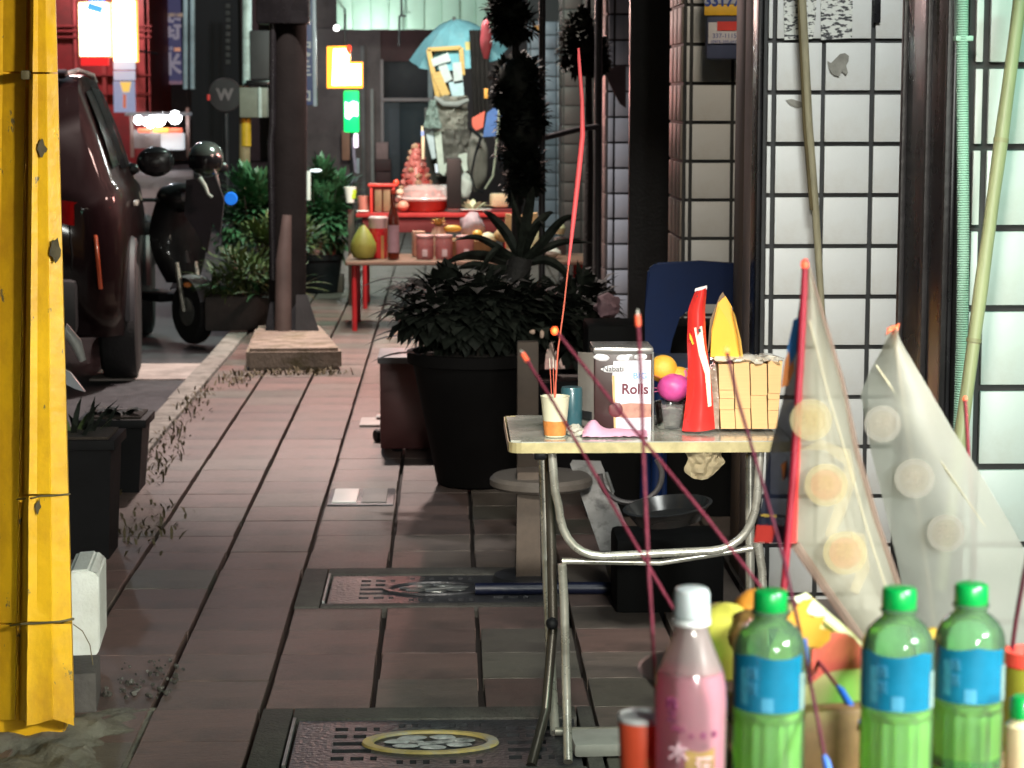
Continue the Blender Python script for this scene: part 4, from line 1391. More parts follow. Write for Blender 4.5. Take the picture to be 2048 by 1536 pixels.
# twin pale pipes, dark street pillar, round sign, pale pole with box
Yq = 30.0
for dx in (0, 14):
    single('downpipe', MB().tube([P(371 + dx, 178, Yq), P(371 + dx, 70, Yq), P(371 + dx, -60, Yq)], .034, 12), M('pale_blue_pipe', (.55, .68, .72), .4, var=.4, scale=2), 'pale blue downpipe, %s of the two on the dark street pillar' % ('left' if dx == 0 else 'right'), 'pipe', P(371 + dx, 178, Yq), 'pale twin downpipes')
t = thing('street_pillar', 'dark street pillar behind the scooter and the round sign', 'pillar', (X(430, 31), 31, -.13))
part('shaft', MB().box((X(432, 31), 31.3, 3), (.66, .5, 7)), M('brown_black_pillar', (.012, .01, .011), .7, scale=2, var=.5, dirt=.5, dirtcol=(.015, .014, .015)), t)
for k in range(9):
    part('patch', MB().box(P(456, 12 + 14 * k, 31.04), (.07, .03, .07), 0, .02), M('faint_patch', (.1, .095, .085), .7, var=.4), t)
pb_ = P(450, 190, 22)
t = thing('round_sign', 'round dark sign with a pale letter W behind the scooter', 'sign', pb_)
part('disc', MB().lathe([(.001, .02), (.16, .02), (.165, 0), (.16, -.02), (.001, -.02)], pb_, 32, axis=(0, 1, 0)), M('dark_disc', (.014, .011, .012), .5), t)
part('rim', MB().lathe([(.16, -.025), (.17, -.015), (.17, .015), (.16, .025)], pb_, 32, axis=(0, 1, 0), caps=False), M('rim_grey', (.08, .06, .06), .4, .5), t)
text('letter', 'W', .15, pb_ + Vector((.0, -.026, 0)), M('faded_letter', (.12, .1, .1), .6), t, bold=.008)
part('red_mark', MB().box(P(417, 195, 21.96), (.03, .02, .06), 0, .008), print_red, t)
part('arm', MB().tube([pb_ + Vector((0, .03, -.1)), pb_ + Vector((0, .1, -1.8))], .025, 10), dark_steel, t)
Yz = 19.5
t = thing('pale_pole', 'pale blue pole with a grey switch box behind the dark utility pole', 'pole', G(492, 560))
part('tube', MB().tube([P(494, 172, Yz), P(494, 100, Yz), P(494, -60, Yz)], .042, 14), M('pale_pole_paint', (.62, .74, .74), .45, var=.15, dirt=.6, dirtcol=(.1, .13, .13), dscale=5), t)
part('lower_tube', MB().tube([P(488, 420, Yz), P(490, 172, Yz)], .05, 12), M('tan_pole', (.34, .25, .14), .6, var=.3), t)
part('yellow_wrap', MB().tube([P(492, 292, Yz - .02), P(492, 232, Yz - .02)], .045, 14), print_yellow, t)
part('switch_box', MB().box(P(508, 205, Yz - .1), (.24, .16, .26), 0, .012), M('grey_box', (.24, .24, .2), .5, var=.2), t)
part('box_edge', MB().box(P(520, 205, Yz - .19), (.028, .02, .26), 0, .004), M('pale_edge', (.55, .62, .6), .45), t)
part('hood', MB().box(P(517, 166, Yz - .1), (.2, .18, .05), 0, .01), black_paint, t)
part('panel', MB().box(P(522, 110, Yz), (.18, .1, .42), 0, .01), M('grey_panel', (.05, .045, .05), .6), t)

# food cart with bulbs far down the street, tail light
Yk = 54.0
t = thing('food_cart', 'far white fronted food cart under a row of bright bulbs', 'food cart', P(315, 300, Yk))
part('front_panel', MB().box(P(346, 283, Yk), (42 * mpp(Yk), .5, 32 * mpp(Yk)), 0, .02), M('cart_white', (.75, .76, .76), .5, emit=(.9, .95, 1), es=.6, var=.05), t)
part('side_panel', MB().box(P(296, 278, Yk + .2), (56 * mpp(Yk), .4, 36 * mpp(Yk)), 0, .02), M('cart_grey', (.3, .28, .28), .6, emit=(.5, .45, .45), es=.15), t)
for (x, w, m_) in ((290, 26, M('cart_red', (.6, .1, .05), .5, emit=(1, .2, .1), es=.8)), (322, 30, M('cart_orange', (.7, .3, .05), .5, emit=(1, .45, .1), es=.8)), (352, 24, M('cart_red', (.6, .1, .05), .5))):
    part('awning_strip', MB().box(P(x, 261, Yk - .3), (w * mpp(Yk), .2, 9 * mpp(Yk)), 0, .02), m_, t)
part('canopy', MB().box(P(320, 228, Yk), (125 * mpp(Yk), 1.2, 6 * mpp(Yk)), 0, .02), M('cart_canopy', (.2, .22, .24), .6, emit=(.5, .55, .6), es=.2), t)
for px in (264, 376):
    part('post', MB().box(P(px, 265, Yk), (.08, .08, 1.2)), M('cart_post', (.28, .2, .18), .6), t)
bulb = M('bulb_glow', (1, 1, 1), .4, emit=(.95, .98, 1), es=14)
for (x, y, r) in ((277, 240, 9), (293, 243, 8), (308, 236, 10), (318, 240, 13), (326, 234, 9), (350, 235, 13), (301, 248, 8)):
    part('bulb', MB().blob(P(x, y, Yk - .5), r * mpp(Yk), 2, .02), bulb, t)
single('tail_lamp', MB().blob(P(261, 289, 58), (.085, .05, .11), 2, .02), M('tail_glow', (.6, .02, .02), .4, emit=(1, .05, .03), es=1.6), 'small red tail lamp glowing beside the car pillar', 'tail light', P(261, 289, 58))
# closing blocks farther off
building(-24, X(60, 70), 70, 18, M('far_block', (.05, .04, .045), .7, scale=.5, var=.4), 'far dark block beyond the yellow post')
building(X(500, 66), X(700, 66), 66, 16, M('far_block_mauve', (.04, .034, .05), .7, scale=.5, var=.4), 'far mauve grey block behind the navy sign')
# navy vertical sign right of the utility pole
Yv = 24.0
t = thing('vertical_sign', 'navy vertical sign with faded pale characters right of the utility pole', 'sign', P(612, 208, Yv))
part('panel', MB().box(P(604, 90, Yv), (46 * mpp(Yv), .08, 236 * mpp(Yv)), 0, .01), M('navy_board', (.05, .065, .16), .5, var=.25, scale=3), t)
part('frame', MB().box(P(629, 90, Yv - .01), (7 * mpp(Yv), .1, 240 * mpp(Yv)), 0, .006), M('pale_frame', (.4, .44, .48), .4), t)
vm = M('sign_lettering', (.5, .5, .48), .6)
for i, ch in enumerate('日一·中路三·口'):
    text('character', ch, .13, P(611, 18 + 25 * i, Yv - .05), vm, t, bold=.004)

# ================================================================== shack and clutter at the end of the pavement
Yw = 30.0
t = thing('shack', 'mauve shack with a mint corrugated awning and a dark glazed door', 'shack', (X(810, Yw), Yw, 0))
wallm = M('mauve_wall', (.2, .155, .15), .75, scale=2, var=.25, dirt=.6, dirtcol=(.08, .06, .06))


def wbox(x0, x1, y0, y1, Y, d, m, nm, bev=.004):
    c = P((x0 + x1) / 2, (y0 + y1) / 2, Y)
    return part(nm, MB().box(c + Vector((0, d / 2, 0)), ((x1 - x0) * mpp(Y), d, (y1 - y0) * mpp(Y)), 0, bev), m, t)


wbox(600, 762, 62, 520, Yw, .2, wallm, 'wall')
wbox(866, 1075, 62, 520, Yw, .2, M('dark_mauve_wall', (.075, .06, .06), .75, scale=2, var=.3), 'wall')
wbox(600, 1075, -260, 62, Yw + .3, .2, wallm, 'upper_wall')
wbox(762, 866, 62, 122, Yw + .02, .2, M('dark_red_fascia', (.11, .05, .05), .7, scale=2, var=.4), 'fascia')
frame_p = M('pink_grey_frame', (.36, .29, .29), .5, var=.15)
wbox(762, 768, 122, 500, Yw - .04, .1, frame_p, 'door_frame')
wbox(856, 866, 122, 205, Yw - .04, .1, M('pale_blue_frame', (.36, .42, .43), .5), 'door_frame')
wbox(762, 866, 196, 203, Yw - .05, .1, frame_p, 'transom_bar')
wbox(768, 858, 122, 197, Yw + .06, .06, M('night_glass', (.022, .02, .026), .5, spec=.3), 'transom_pane')
wbox(768, 800, 203, 500, Yw + .05, .06, M('blue_grey_glass', (.09, .1, .12), .55, spec=.3, var=.3, scale=1.5), 'door_pane')
wbox(800, 862, 203, 500, Yw + .07, .06, M('night_blue_glass', (.012, .025, .035), .5, spec=.3), 'door_pane')
wbox(722, 730, 95, 470, Yw - .06, .08, M('grey_post_paint', (.2, .18, .18), .6), 'post')
wbox(742, 748, 180, 470, Yw - .05, .08, M('pale_post_paint', (.4, .38, .36), .6), 'post')
wbox(752, 776, 285, 318, Yw - .3, .2, M('pink_panel', (.4, .25, .24), .6), 'panel')
wbox(750, 782, 318, 342, Yw - .3, .2, M('maroon_panel', (.09, .035, .035), .6), 'panel')
wbox(752, 782, 344, 372, Yw - .3, .2, M('maroon_panel', (.09, .035, .035), .6), 'panel')
wbox(684, 704, 262, 320, Yw - .3, .2, M('peach_panel', (.5, .25, .16), .6, var=.2), 'panel')
# corrugated awning: each sheet its own panel
Ya = 27.5
mint = M('mint_sheet', (.42, .62, .5), .45, scale=1.5, var=.1, dirt=.4, dirtcol=(.3, .4, .33))
xs = [672, 704, 741, 777, 813, 848, 884, 919, 952, 985]
for k in range(9):
    wbox(xs[k] + .6, xs[k + 1] - .6, -190, 55 + (k % 2), Ya + .02 * (k % 2), .04, mint, 'awning_panel', .006)
    wbox(xs[k + 1] - 2, xs[k + 1] + 1.2, -190, 56, Ya + .05, .05, M('olive_seam', (.2, .25, .17), .6), 'seam', .003)
wbox(672, 985, 55, 60, Ya + .06, .1, M('awning_lip', (.1, .07, .07), .6), 'lip')
wbox(985, 992, -190, 50, Ya + .03, .05, M('olive_seam', (.2, .25, .17), .6), 'seam')
part('hook', MB().tube([P(803, -60, Ya - .1), P(803, 30, Ya - .1), P(799, 32, Ya - .1), P(798, 92, Ya - .1)], .014, 8), dark_steel, t)
part('hook_arm', MB().tube([P(798, 32, Ya - .1), P(812, 32, Ya - .1)], .01, 6), dark_steel, t)
single('wall_lamp', MB().blob(P(673, 56, 27.2), (.035, .03, .035), 2, .02), M('white_glow', (1, 1, 1), .4, emit=(1, .98, .95), es=9), 'small glowing white bulb over the orange signboard', 'lamp', P(673, 56, 27.2))
# orange sign and green sign
Yo = 25.6
t = thing('lit_shop_sign', 'glowing orange edged white signboard right of the navy sign', 'lit sign', P(688, 176, Yo))
part('case', MB().prism([P(654, 93, Yo), P(694, 92, Yo), P(700, 110, Yo), P(700, 124, Yo), P(725, 124, Yo), P(725, 176, Yo), P(654, 176, Yo)], (0, .12, 0)), M('orange_glow', (.9, .3, .02), .5, emit=(1, .36, .02), es=2.6), t)
part('face', MB().prism([P(667, 98, Yo - .02), P(692, 97, Yo - .02), P(697, 113, Yo - .02), P(697, 128, Yo - .02), P(722, 128, Yo - .02), P(722, 170, Yo - .02), P(664, 171, Yo - .02)], (0, .03, 0)), M('warm_white_glow', (1, .95, .8), .5, emit=(1, .93, .75), es=4.5), t)
part('red_mark', MB().blob(P(698, 98, Yo - .05), (.035, .02, .045), 2, .2), M('red_glow', (.8, .05, .02), .5, emit=(1, .06, .02), es=1.6), t)
part('hanger', MB().tube([P(690, 92, Yo + .06), P(690, 30, Yo + .06), P(690, 20, Ya)], .015, 8), dark_steel, t)
t = thing('lit_shop_sign', 'glowing green signboard with a white band under the orange one', 'lit sign', P(703, 263, Yo))
gg = M('green_glow', (.02, .8, .2), .5, emit=(.0, 1, .2), es=1.05)
part('case', MB().box(P(703, 223, Yo + .05), (30 * mpp(Yo), .1, 82 * mpp(Yo)), 0, .02), gg, t)
part('white_band', MB().prism([P(690, 203, Yo - .02), P(697, 207, Yo - .02), P(706, 202, Yo - .02), P(716, 205, Yo - .02), P(716, 233, Yo - .02), P(706, 231, Yo - .02), P(698, 239, Yo - .02), P(690, 235, Yo - .02)], (0, .03, 0)), M('white_band_glow', (1, 1, 1), .5, emit=(.95, 1, .97), es=2.4), t)
part('stand', MB().tube([P(703, 264, Yo + .08), P(703, 430, Yo + .08)], .02, 8), dark_steel, t)
t = thing('lit_lamp', 'small glowing pinkish lamp below the green signboard', 'lamp', P(712, 300, Yo))
part('tube', MB().box(P(712, 281, Yo), (.05, .05, .16), 0, .015), M('pink_glow', (1, .9, 1), .5, emit=(1, .85, 1), es=1.8), t)
part('arm', MB().tube([P(706, 275, Yo), P(708, 310, Yo), P(712, 345, Yo)], .018, 8), M('lilac_plastic', (.6, .5, .62), .5), t)
part('pale_tag', MB().box(P(716, 332, Yo - .02), (.035, .03, .18), 0, .008), M('pale_tag', (.5, .55, .6), .5), t)

# parasol, yellow drawer with cartons, covered rack, bag, mirror
Yu = 22.5
t = thing('parasol', 'faded blue parasol with a ragged edge over the yellow drawer', 'parasol', (X(918, Yu), Yu, 0))
uc = P(918, 120, Yu)
blue_c = M('faded_blue_cloth', (.17, .4, .45), .75, scale=6, var=.2, dirt=.4, dirtcol=(.3, .42, .42), dscale=5)
n = 10
axis = Vector((-.12, -.35, 1)).normalized()
u_ = axis.cross(Vector((0, 1, 0))).normalized()
v_ = axis.cross(u_)
for k in range(n):
    a0, a1 = 2 * math.pi * k / n, 2 * math.pi * (k + 1) / n

    def fn(u, v, a0=a0, a1=a1):
        a = a0 + (a1 - a0) * u
        r = .50 * v * (1 - .06 * math.sin(math.pi * u))
        return uc + axis * (.42 - .36 * v ** 1.7 + .012 * noise.noise(Vector((a * 3, v * 4, 1)))) + (u_ * math.cos(a) + v_ * math.sin(a)) * r
    part('gore', MB().sheet(fn, 5, 8), blue_c, t)
part('pole', MB().tube([uc + axis * .45, uc - axis * .3, Vector((uc.x + .1, uc.y, .02))], .017, 10), galv, t)
Yc2 = 22.0
t = thing('drawer', 'yellow wooden drawer tipped on end and packed with pale cartons', 'drawer', P(900, 196, Yc2))
yel = M('yellow_wood', (.6, .36, .1), .6, var=.2, stretch=(1, 1, 6))


def bar(p, q, Y, w, d, m, nm, par):
    a, c = P(*p, Y), P(*q, Y)
    mid = (a + c) / 2
    ang = math.atan2((c - a).x, (c - a).z)
    return part(nm, MB().box(mid + Vector((0, d / 2, 0)), (w, d, (c - a).length), 0, .004, 0, ang), m, par)


bar((857, 99), (876, 195), Yc2, .05, .18, yel, 'side', t)
bar((922, 95), (926, 150), Yc2, .045, .18, yel, 'side', t)
bar((855, 99), (922, 95), Yc2, .04, .18, yel, 'end', t)
part('back', MB().prism([P(857, 99, Yc2 + .17), P(922, 95, Yc2 + .17), P(926, 190, Yc2 + .17), P(890, 195, Yc2 + .17)], (0, .02, 0)), M('dark_wood', (.06, .05, .03), .7), t)
part('lower_slat', MB().prism([P(863, 147, Yc2 - .02), P(880, 142, Yc2 - .02), P(900, 188, Yc2 - .02), P(885, 196, Yc2 - .02)], (0, .06, 0)), yel, t)
cart = M('pale_carton', (.5, .54, .5), .6, var=.12, scale=9)
for (ps, lab) in (([(862, 118), (896, 105), (902, 122), (866, 133)], 'pale pinkish carton lying across the yellow drawer'), ([(876, 133), (893, 128), (905, 158), (890, 166)], 'white carton tilted in the middle of the yellow drawer'), ([(905, 126), (922, 124), (926, 165), (908, 168)], 'tall white carton at the right of the yellow drawer'), ([(897, 165), (926, 160), (928, 192), (905, 196)], 'pale blue bundle at the bottom of the yellow drawer')):
    single('carton', MB().prism([P(x, y, Yc2 - .01) for x, y in ps], (0, .1, 0)), cart if 'blue' not in lab else M('pale_blue_bundle', (.42, .55, .56), .6, var=.2), lab, 'carton', P(ps[0][0], ps[0][1], Yc2), 'cartons in the yellow drawer')
single('yellow_box', MB().prism([P(930, 84, Yc2 + .1), P(947, 82, Yc2 + .1), P(940, 136, Yc2 + .1), P(934, 132, Yc2 + .1)], (0, .2, 0)), M('mustard_card', (.62, .48, .14), .6), 'mustard coloured box beside the yellow drawer', 'box', P(938, 136, Yc2 + .1))
# rack with cloth covers
t = thing('covered_rack', 'rack draped with crumpled grey beige covers under the yellow drawer', 'rack', (X(893, 21.5), 21.6, 0))
Yr = 21.5
beige = M('crumpled_cover', (.36, .33, .27), .75, scale=5, var=.3, bump=.5, bscale=14)


def crumple(px0, px1, py0, py1, Y, dy, m, nm, par, seed, amp=.05, taper=0):
    c0 = P(px0, py0, Y)
    c1 = P(px1, py1, Y)

    def fn(u, v):
        k = 1 - taper * (1 - v)
        uu = .5 + (u - .5) * k
        x = c0.x + (c1.x - c0.x) * uu
        z = c0.z + (c1.z - c0.z) * v
        n1 = noise.noise(Vector((u * 4 + seed, v * 5, seed)))
        n2 = noise.noise(Vector((u * 11 + seed, v * 12, seed * 2)))
        return Vector((x + .3 * amp * n2, Y - dy * math.sin(math.pi * u) - amp * (n1 + .5 * n2), z + .4 * amp * n1))
    return part(nm, MB().sheet(fn, 22, 22, .01), m, par)


part('core', MB().box((X(892, 21.9), 21.95, .75), (.42, .3, 1.5)), M('dark_rack', (.05, .045, .04), .7), t)
crumple(868, 935, 192, 262, Yr, .12, beige, 'cover', t, 2, .05)
crumple(872, 940, 258, 352, Yr + .02, .14, M('taupe_cover', (.2, .18, .15), .8, scale=5, var=.3), 'cover', t, 5, .05)
part('fold', MB().tube([P(870, 195, Yr - .1), P(888, 208, Yr - .15), P(915, 209, Yr - .15), P(936, 200, Yr - .1)], [.02, .03, .03, .02], 10), M('grey_cover_fold', (.2, .2, .18), .8), t)
part('drape', MB().prism([P(868, 265, Yr - .1), P(882, 262, Yr - .1), P(888, 330, Yr - .1), P(906, 312, Yr - .1), P(934, 305, Yr - .1), P(936, 340, Yr - .1), P(928, 345, Yr - .1), P(920, 322, Yr - .1), P(897, 332, Yr - .1), P(888, 352, Yr - .1), P(878, 345, Yr - .1)], (0, .04, 0)), M('pale_drape', (.46, .48, .4), .7, var=.2), t)
crumple(846, 884, 200, 256, Yr - .15, .06, M('mint_cloth', (.38, .46, .4), .75, var=.15), 'mint_cloth', t, 9, .04, .7)
part('strip', MB().prism([P(852, 268, Yr - .12), P(866, 262, Yr - .12), P(872, 316, Yr - .12), P(864, 318, Yr - .12)], (0, .03, 0)), M('pale_blue_strip', (.42, .46, .46), .6), t)
single('white_bag', MB().blob(P(932, 372, 18.6), (.055, .05, .11), 3, .25, 2, 4), M('white_bag', (.6, .61, .58), .5, var=.1), 'white plastic bag hanging behind the black box on the red table', 'bag', P(932, 372, 18.6))
Yg = 20.6
t = thing('bag', 'red and blue bag slung in front of the dark clipped shrub', 'bag', P(975, 280, Yg))
part('red_panel', MB().prism([P(944, 236, Yg), P(970, 222, Yg), P(966, 255, Yg), P(950, 262, Yg), P(944, 250, Yg)], (0, .08, 0)), M('red_bag', (.6, .1, .06), .6, var=.15), t)
part('blue_panel', MB().prism([P(974, 226, Yg - .01), P(1004, 204, Yg - .01), P(1003, 240, Yg - .01), P(994, 272, Yg - .01), P(966, 274, Yg - .01)], (0, .08, 0)), M('blue_bag', (.06, .12, .3), .6, var=.4, scale=3), t)
part('strap', MB().tube([P(999, 205, Yg - .05), P(997, 260, Yg - .06), P(990, 320, Yg - .05), P(986, 352, Yg - .04), P(970, 378, Yg - .04)], [.014, .014, .011, .01, .009], 8), M('khaki_strap', (.32, .32, .23), .7), t)
part('pouch', MB().blob(P(955, 320, Yg + .05), (.1, .06, .28), 3, .2, 1.5, 3), M('taupe_pouch', (.13, .115, .095), .8, var=.3), t)
part('black_strap', MB().tube([P(940, 255, Yg - .08), P(962, 275, Yg - .08), P(950, 310, Yg - .08), P(942, 350, Yg - .08), P(950, 378, Yg - .08), P(966, 384, Yg - .06)], [.02, .018, .01, .009, .008, .008], 8), black_plastic, t)
single('dark_curtain', MB().sheet(lambda u, v: P(938 + 40 * u + 10 * v * (1 - u), 60 + 190 * v, 21.9 + .02 * math.sin(u * 25)), 16, 6, .01), M('brown_curtain', (.055, .045, .04), .8, var=.3), 'dark brown hanging cloth right of the blue parasol', 'cloth', P(960, 250, 21.9))
single('red_cloth', MB().blob(P(972, 78, 19.5), (.05, .05, .17), 3, .25, 1.4, 8), M('red_cloth', (.34, .04, .05), .7), 'dull red cloth hanging by the tall dark clipped shrub', 'cloth', P(972, 110, 19.5))
single('orange_tag', MB().box(P(972, 187, 20.0), (.035, .02, .09), 0, .006), M('orange_card', (.7, .3, .05), .6), 'small orange card hanging by the tall dark clipped shrub', 'tag', P(972, 187, 20))
single('price_card', MB().prism([P(1066, 52, 24.5), P(1086, 50, 24.5), P(1084, 76, 24.5)], (0, .03, 0)), M('orange_card', (.7, .3, .05), .6), 'orange corner of a card in front of the farthest pillar', 'price card', P(1076, 60, 24.5))

# ================================================================== red offering table (far) and its offerings
def table(name, label, px0, px1, py, Yn, depth, th, mat, legm, legw, legs_px=None, apron=None):
    a, b_ = P(px0, py, Yn), P(px1, py, Yn)
    z = a.z
    t = thing(name, label, 'table', ((a.x + b_.x) / 2, Yn + depth / 2, 0))
    part('tabletop', MB().box(((a.x + b_.x) / 2, Yn + depth / 2, z - th / 2), (b_.x - a.x, depth, th), 0, .006), mat, t)
    for x in (a.x + .06, b_.x - .06):
        for y in (Yn + .06, Yn + depth - .06):
            part('leg', MB().lathe([(legw, 0), (legw * .95, z * .5), (legw * .9, z - th)], (x, y, 0), 12), legm, t)
    if apron:
        part('apron', MB().box(((a.x + b_.x) / 2, Yn + .03, z - th - .06), (b_.x - a.x - .1, .02, .11), 0, .003), apron, t)
    return t, z


red_top = M('red_table_top', (.42, .035, .035), .4, var=.2)
red_leg = M('red_table_leg', (.45, .02, .025), .4, var=.2)
t, z2 = table('offering_table', 'red topped folding table crowded with offerings in front of the shack', 712, 1030, 427, 16.7, .7, .03, red_top, red_leg, .018, apron=M('dark_red_apron', (.14, .02, .022), .6))
Y2 = 16.7
# tray with red cooked food under a clear lid
c = Vector((X(850, 16.9), 16.98, z2 + .002))
t = thing('food_tray', 'red dish of food under a clear film lid on the red table', 'dish', c)
part('tray', MB().lathe([(.13, 0), (.15, .004), (.19, .07), (.2, .085), (.185, .085), (.14, .012), (.001, .01)], c, 36), M('red_tray', (.4, .06, .04), .35, var=.2), t)
part('food', MB().blob(c + Vector((0, 0, .1)), (.16, .15, .075), 4, .35, 2.6, 3), M('red_food', (.38, .05, .04), .4, var=.5, scale=26), t)
part('lid', MB().lathe([(.198, .086), (.196, .1), (.186, .12), (.175, .17), (.13, .2), (.001, .21)], c, 36, caps=False), film('clear_lid', (.85, .78, .78), .62, .15, .2), t)
part('rim', MB().lathe([(.2, .086), (.207, .1), (.2, .112), (.19, .1)], c, 36, caps=False), film('clear_rim', (.85, .75, .75), .3, .2, .3), t)
# pyramid of wrapped sweets
c = Vector((X(832, 17.2), 17.22, z2 + .002))
t = thing('sweet_pyramid', 'pink cone shaped pyramid of wrapped sweets behind the red dish', 'sweets', c)
cm_ = [M('sweet_pink', (.34, .1, .09), .35, var=.3), M('sweet_red', (.3, .05, .045), .35), M('sweet_tan', (.32, .19, .13), .4)]
part('core', MB().lathe([(.15, 0), (.1, .25), (.03, .5), (.001, .52)], c, 20), cm_[0], t)
for k in range(11):
    zz = .03 + k * .046
    r = .165 * (1 - zz / .56)
    m = max(3, int(2 * math.pi * r / .07))
    for j in range(m):
        a = 2 * math.pi * (j + .5 * (k % 2)) / m
        part('sweet', MB().blob(c + Vector((r * math.cos(a), r * math.sin(a), zz)), (.034, .034, .028), 1, .25, 2, j + k * 7), RND.choice(cm_), t)
t = thing('candle', 'thin striped candle standing in front of the pink sweet pyramid', 'candle', c + Vector((.03, -.15, .25)))
part('stick', MB().tube([P(846, 318, 17.0), P(846, 275, 17.0), P(844, 252, 17.0)], [.012, .014, .006], 10), M('cream_wax', (.62, .52, .36), .5), t)
part('band', MB().tube([P(845, 272, 17.0), P(845, 262, 17.0)], .0148, 10), M('blue_band', (.2, .3, .6), .5), t)
single('black_box', MB().box(P(908, 366, 16.85), (.112, .1, .38), 0, .012), M('black_card', (.004, .0035, .004), .6), 'tall black box standing on the red table', 'box', P(908, 415, 16.85))
single('clear_jar', MB().lathe([(.03, 0), (.04, .01), (.04, .15), (.03, .17), (.03, .19), (.001, .19)], Vector((X(886, 16.9), 17.1, z2 + .01)), 20), film('clear_plastic', (.8, .85, .88), .5, .12, .2), 'clear plastic jar left of the black box', 'jar', P(886, 410, 17.0))
single('blue_straw', MB().tube([P(874, 345, 16.95), P(872, 328, 16.95)], .014, 10), M('pale_blue', (.4, .55, .66), .5), 'pale blue plastic top left of the black box', 'bottle top', P(873, 345, 16.95))
# bread pack, plate of vegetables
t = thing('bread_pack', 'wrapped square loaf at the right end of the red table', 'bread', P(998, 412, 16.85))
lb = MB().box(P(998, 401, 16.95), (.13, .16, .1), .1, .025)
part('loaf', lb, M('bread', (.5, .36, .19), .6, var=.2, scale=12), t)
part('wrap', MB().box(P(998, 400, 16.95), (.136, .166, .106), .1, .026), film('bread_film', (.85, .8, .7), .7, .1, .1), t)
t = thing('vegetable_plate', 'plate of pale leafy vegetables on the red table', 'plate', P(940, 424, 16.8))
part('plate', MB().lathe([(.08, 0), (.13, .02), (.125, .024), (.001, .01)], Vector((X(950, 16.85), 16.88, z2 + .003)), 30), white_plastic, t)
for k in range(16):
    mbl = MB()
    a = k * 1.7
    leaf(mbl, Vector((X(945, 16.85) + .05 * math.cos(a), 16.88 + .03 * math.sin(a), z2 + .025)), (math.cos(a), .4 * math.sin(a), .45), .12, .05, .7, 4)
    part('leaf', mbl, [M('pale_veg', (.5, .5, .33), .6), M('tan_veg', (.4, .3, .2), .6)][k % 2], t)
# little red altar box with brass inside
t = thing('altar_box', 'small open red box shrine with brown panels on the red table', 'shrine', P(765, 425, 16.75))
ab = P(765, 398, 16.85)
rb = M('altar_red', (.62, .05, .04), .4, var=.15)
for dx in (-.085, .085):
    part('side', MB().box(ab + Vector((dx, .05, 0)), (.02, .14, .2), 0, .004), rb, t)
part('top', MB().box(ab + Vector((0, .05, .105)), (.22, .16, .02), 0, .005), rb, t)
part('back', MB().box(ab + Vector((0, .11, 0)), (.17, .02, .2)), rb, t)
for dx in (-.032, .032):
    part('door', MB().box(ab + Vector((dx, .0, -.01)), (.054, .02, .17), 0, .004), M('brown_brass', (.25, .17, .1), .4, .3, var=.3), t)
part('finial', MB().blob(ab + Vector((.105, .02, .12)), (.025, .02, .03), 2, .1), M('bright_red', (.75, .07, .03), .4), t)
single('orange_mug', MB().lathe([(.05, 0), (.052, .12), (.046, .12), (.044, .01), (.001, .01)], Vector((X(727, 16.85), 16.95, z2 + .002)), 24), M('salmon_glaze', (.55, .2, .16), .4), 'salmon coloured cup left of the red box shrine', 'cup', P(727, 420, 16.9))
single('white_dish', MB().lathe([(.03, 0), (.05, .012), (.048, .016), (.001, .006)], Vector((X(723, 16.72), 16.78, z2 + .002)), 24), white_plastic, 'small white dish at the left end of the red table', 'dish', P(723, 424, 16.8))
for (x, y, r, m_, lab) in ((800, 385, .032, M('peach_skin', (.6, .4, .3), .5), 'pale peach between the red box shrine and the red dish'), (799, 393, .024, M('white_egg', (.66, .66, .6), .5), 'white egg like bun between the red box shrine and the red dish'), (806, 412, .045, M('salmon_bun', (.6, .25, .18), .5), 'salmon bun on the red table left of the red dish')):
    single('bun', MB().blob(P(x, y, 16.8), (r, r, r * .9), 3, .08, 2, x), m_, lab, 'bun', P(x, y + 6, 16.8))

# ================================================================== low wooden table in front of it
t, z1 = table('low_table', 'low wooden table with red legs and rows of pink jars', 690, 1180, 523, 15.1, .75, .028, M('table_wood', (.16, .1, .07), .5, var=.3, stretch=(1, 8, 8)), red_leg, .019)
t['label'] = 'low wooden table with red legs holding fruit bottles and pink jars'
part('edge', MB().box((X(935, 15.1), 15.098, z1 - .013), (490 * mpp(15.1) - .02, .012, .02), 0, .003), M('table_edge', (.3, .2, .15), .4, .2), t)
Y1 = 15.3


def on(px, Y=Y1):
    return Vector((P(px, 515, Y).x, Y, z1 + .002))


# pomelo
c = on(727)
t = thing('pomelo', 'yellow green pear shaped pomelo at the left end of the low table', 'fruit', c)
part('fruit', MB().lathe([(.03, 0), (.07, .012), (.092, .06), (.088, .11), (.06, .17), (.03, .215), (.012, .235), (.001, .236)], c, 32, mod=lambda a, z: 1 + .02 * math.sin(3 * a)), M('pomelo_skin', (.3, .3, .06), .45, var=.2, bump=.3, bscale=120), t)
part('stalk', MB().tube([c + Vector((0, 0, .23)), c + Vector((.004, 0, .25))], .006, 6), M('stalk', (.1, .08, .03), .8), t)
# red can with white lid
c = on(757, 15.4)
t = thing('drink_can', 'bright red can with a pale top behind the pomelo', 'can', c)
part('can_body', MB().lathe([(.06, 0), (.065, .01), (.065, .22), (.06, .225)], c, 30), M('red_can', (.75, .03, .04), .3, coat=.5), t)
part('can_top', MB().lathe([(.066, .21), (.068, .28), (.06, .29), (.001, .29)], c, 30), M('pink_white_lid', (.66, .5, .5), .4), t)
part('gold_strip', MB().box(c + Vector((.03, -.06, .08)), (.02, .012, .16)), M('gold_strip', (.7, .35, .12), .4), t)
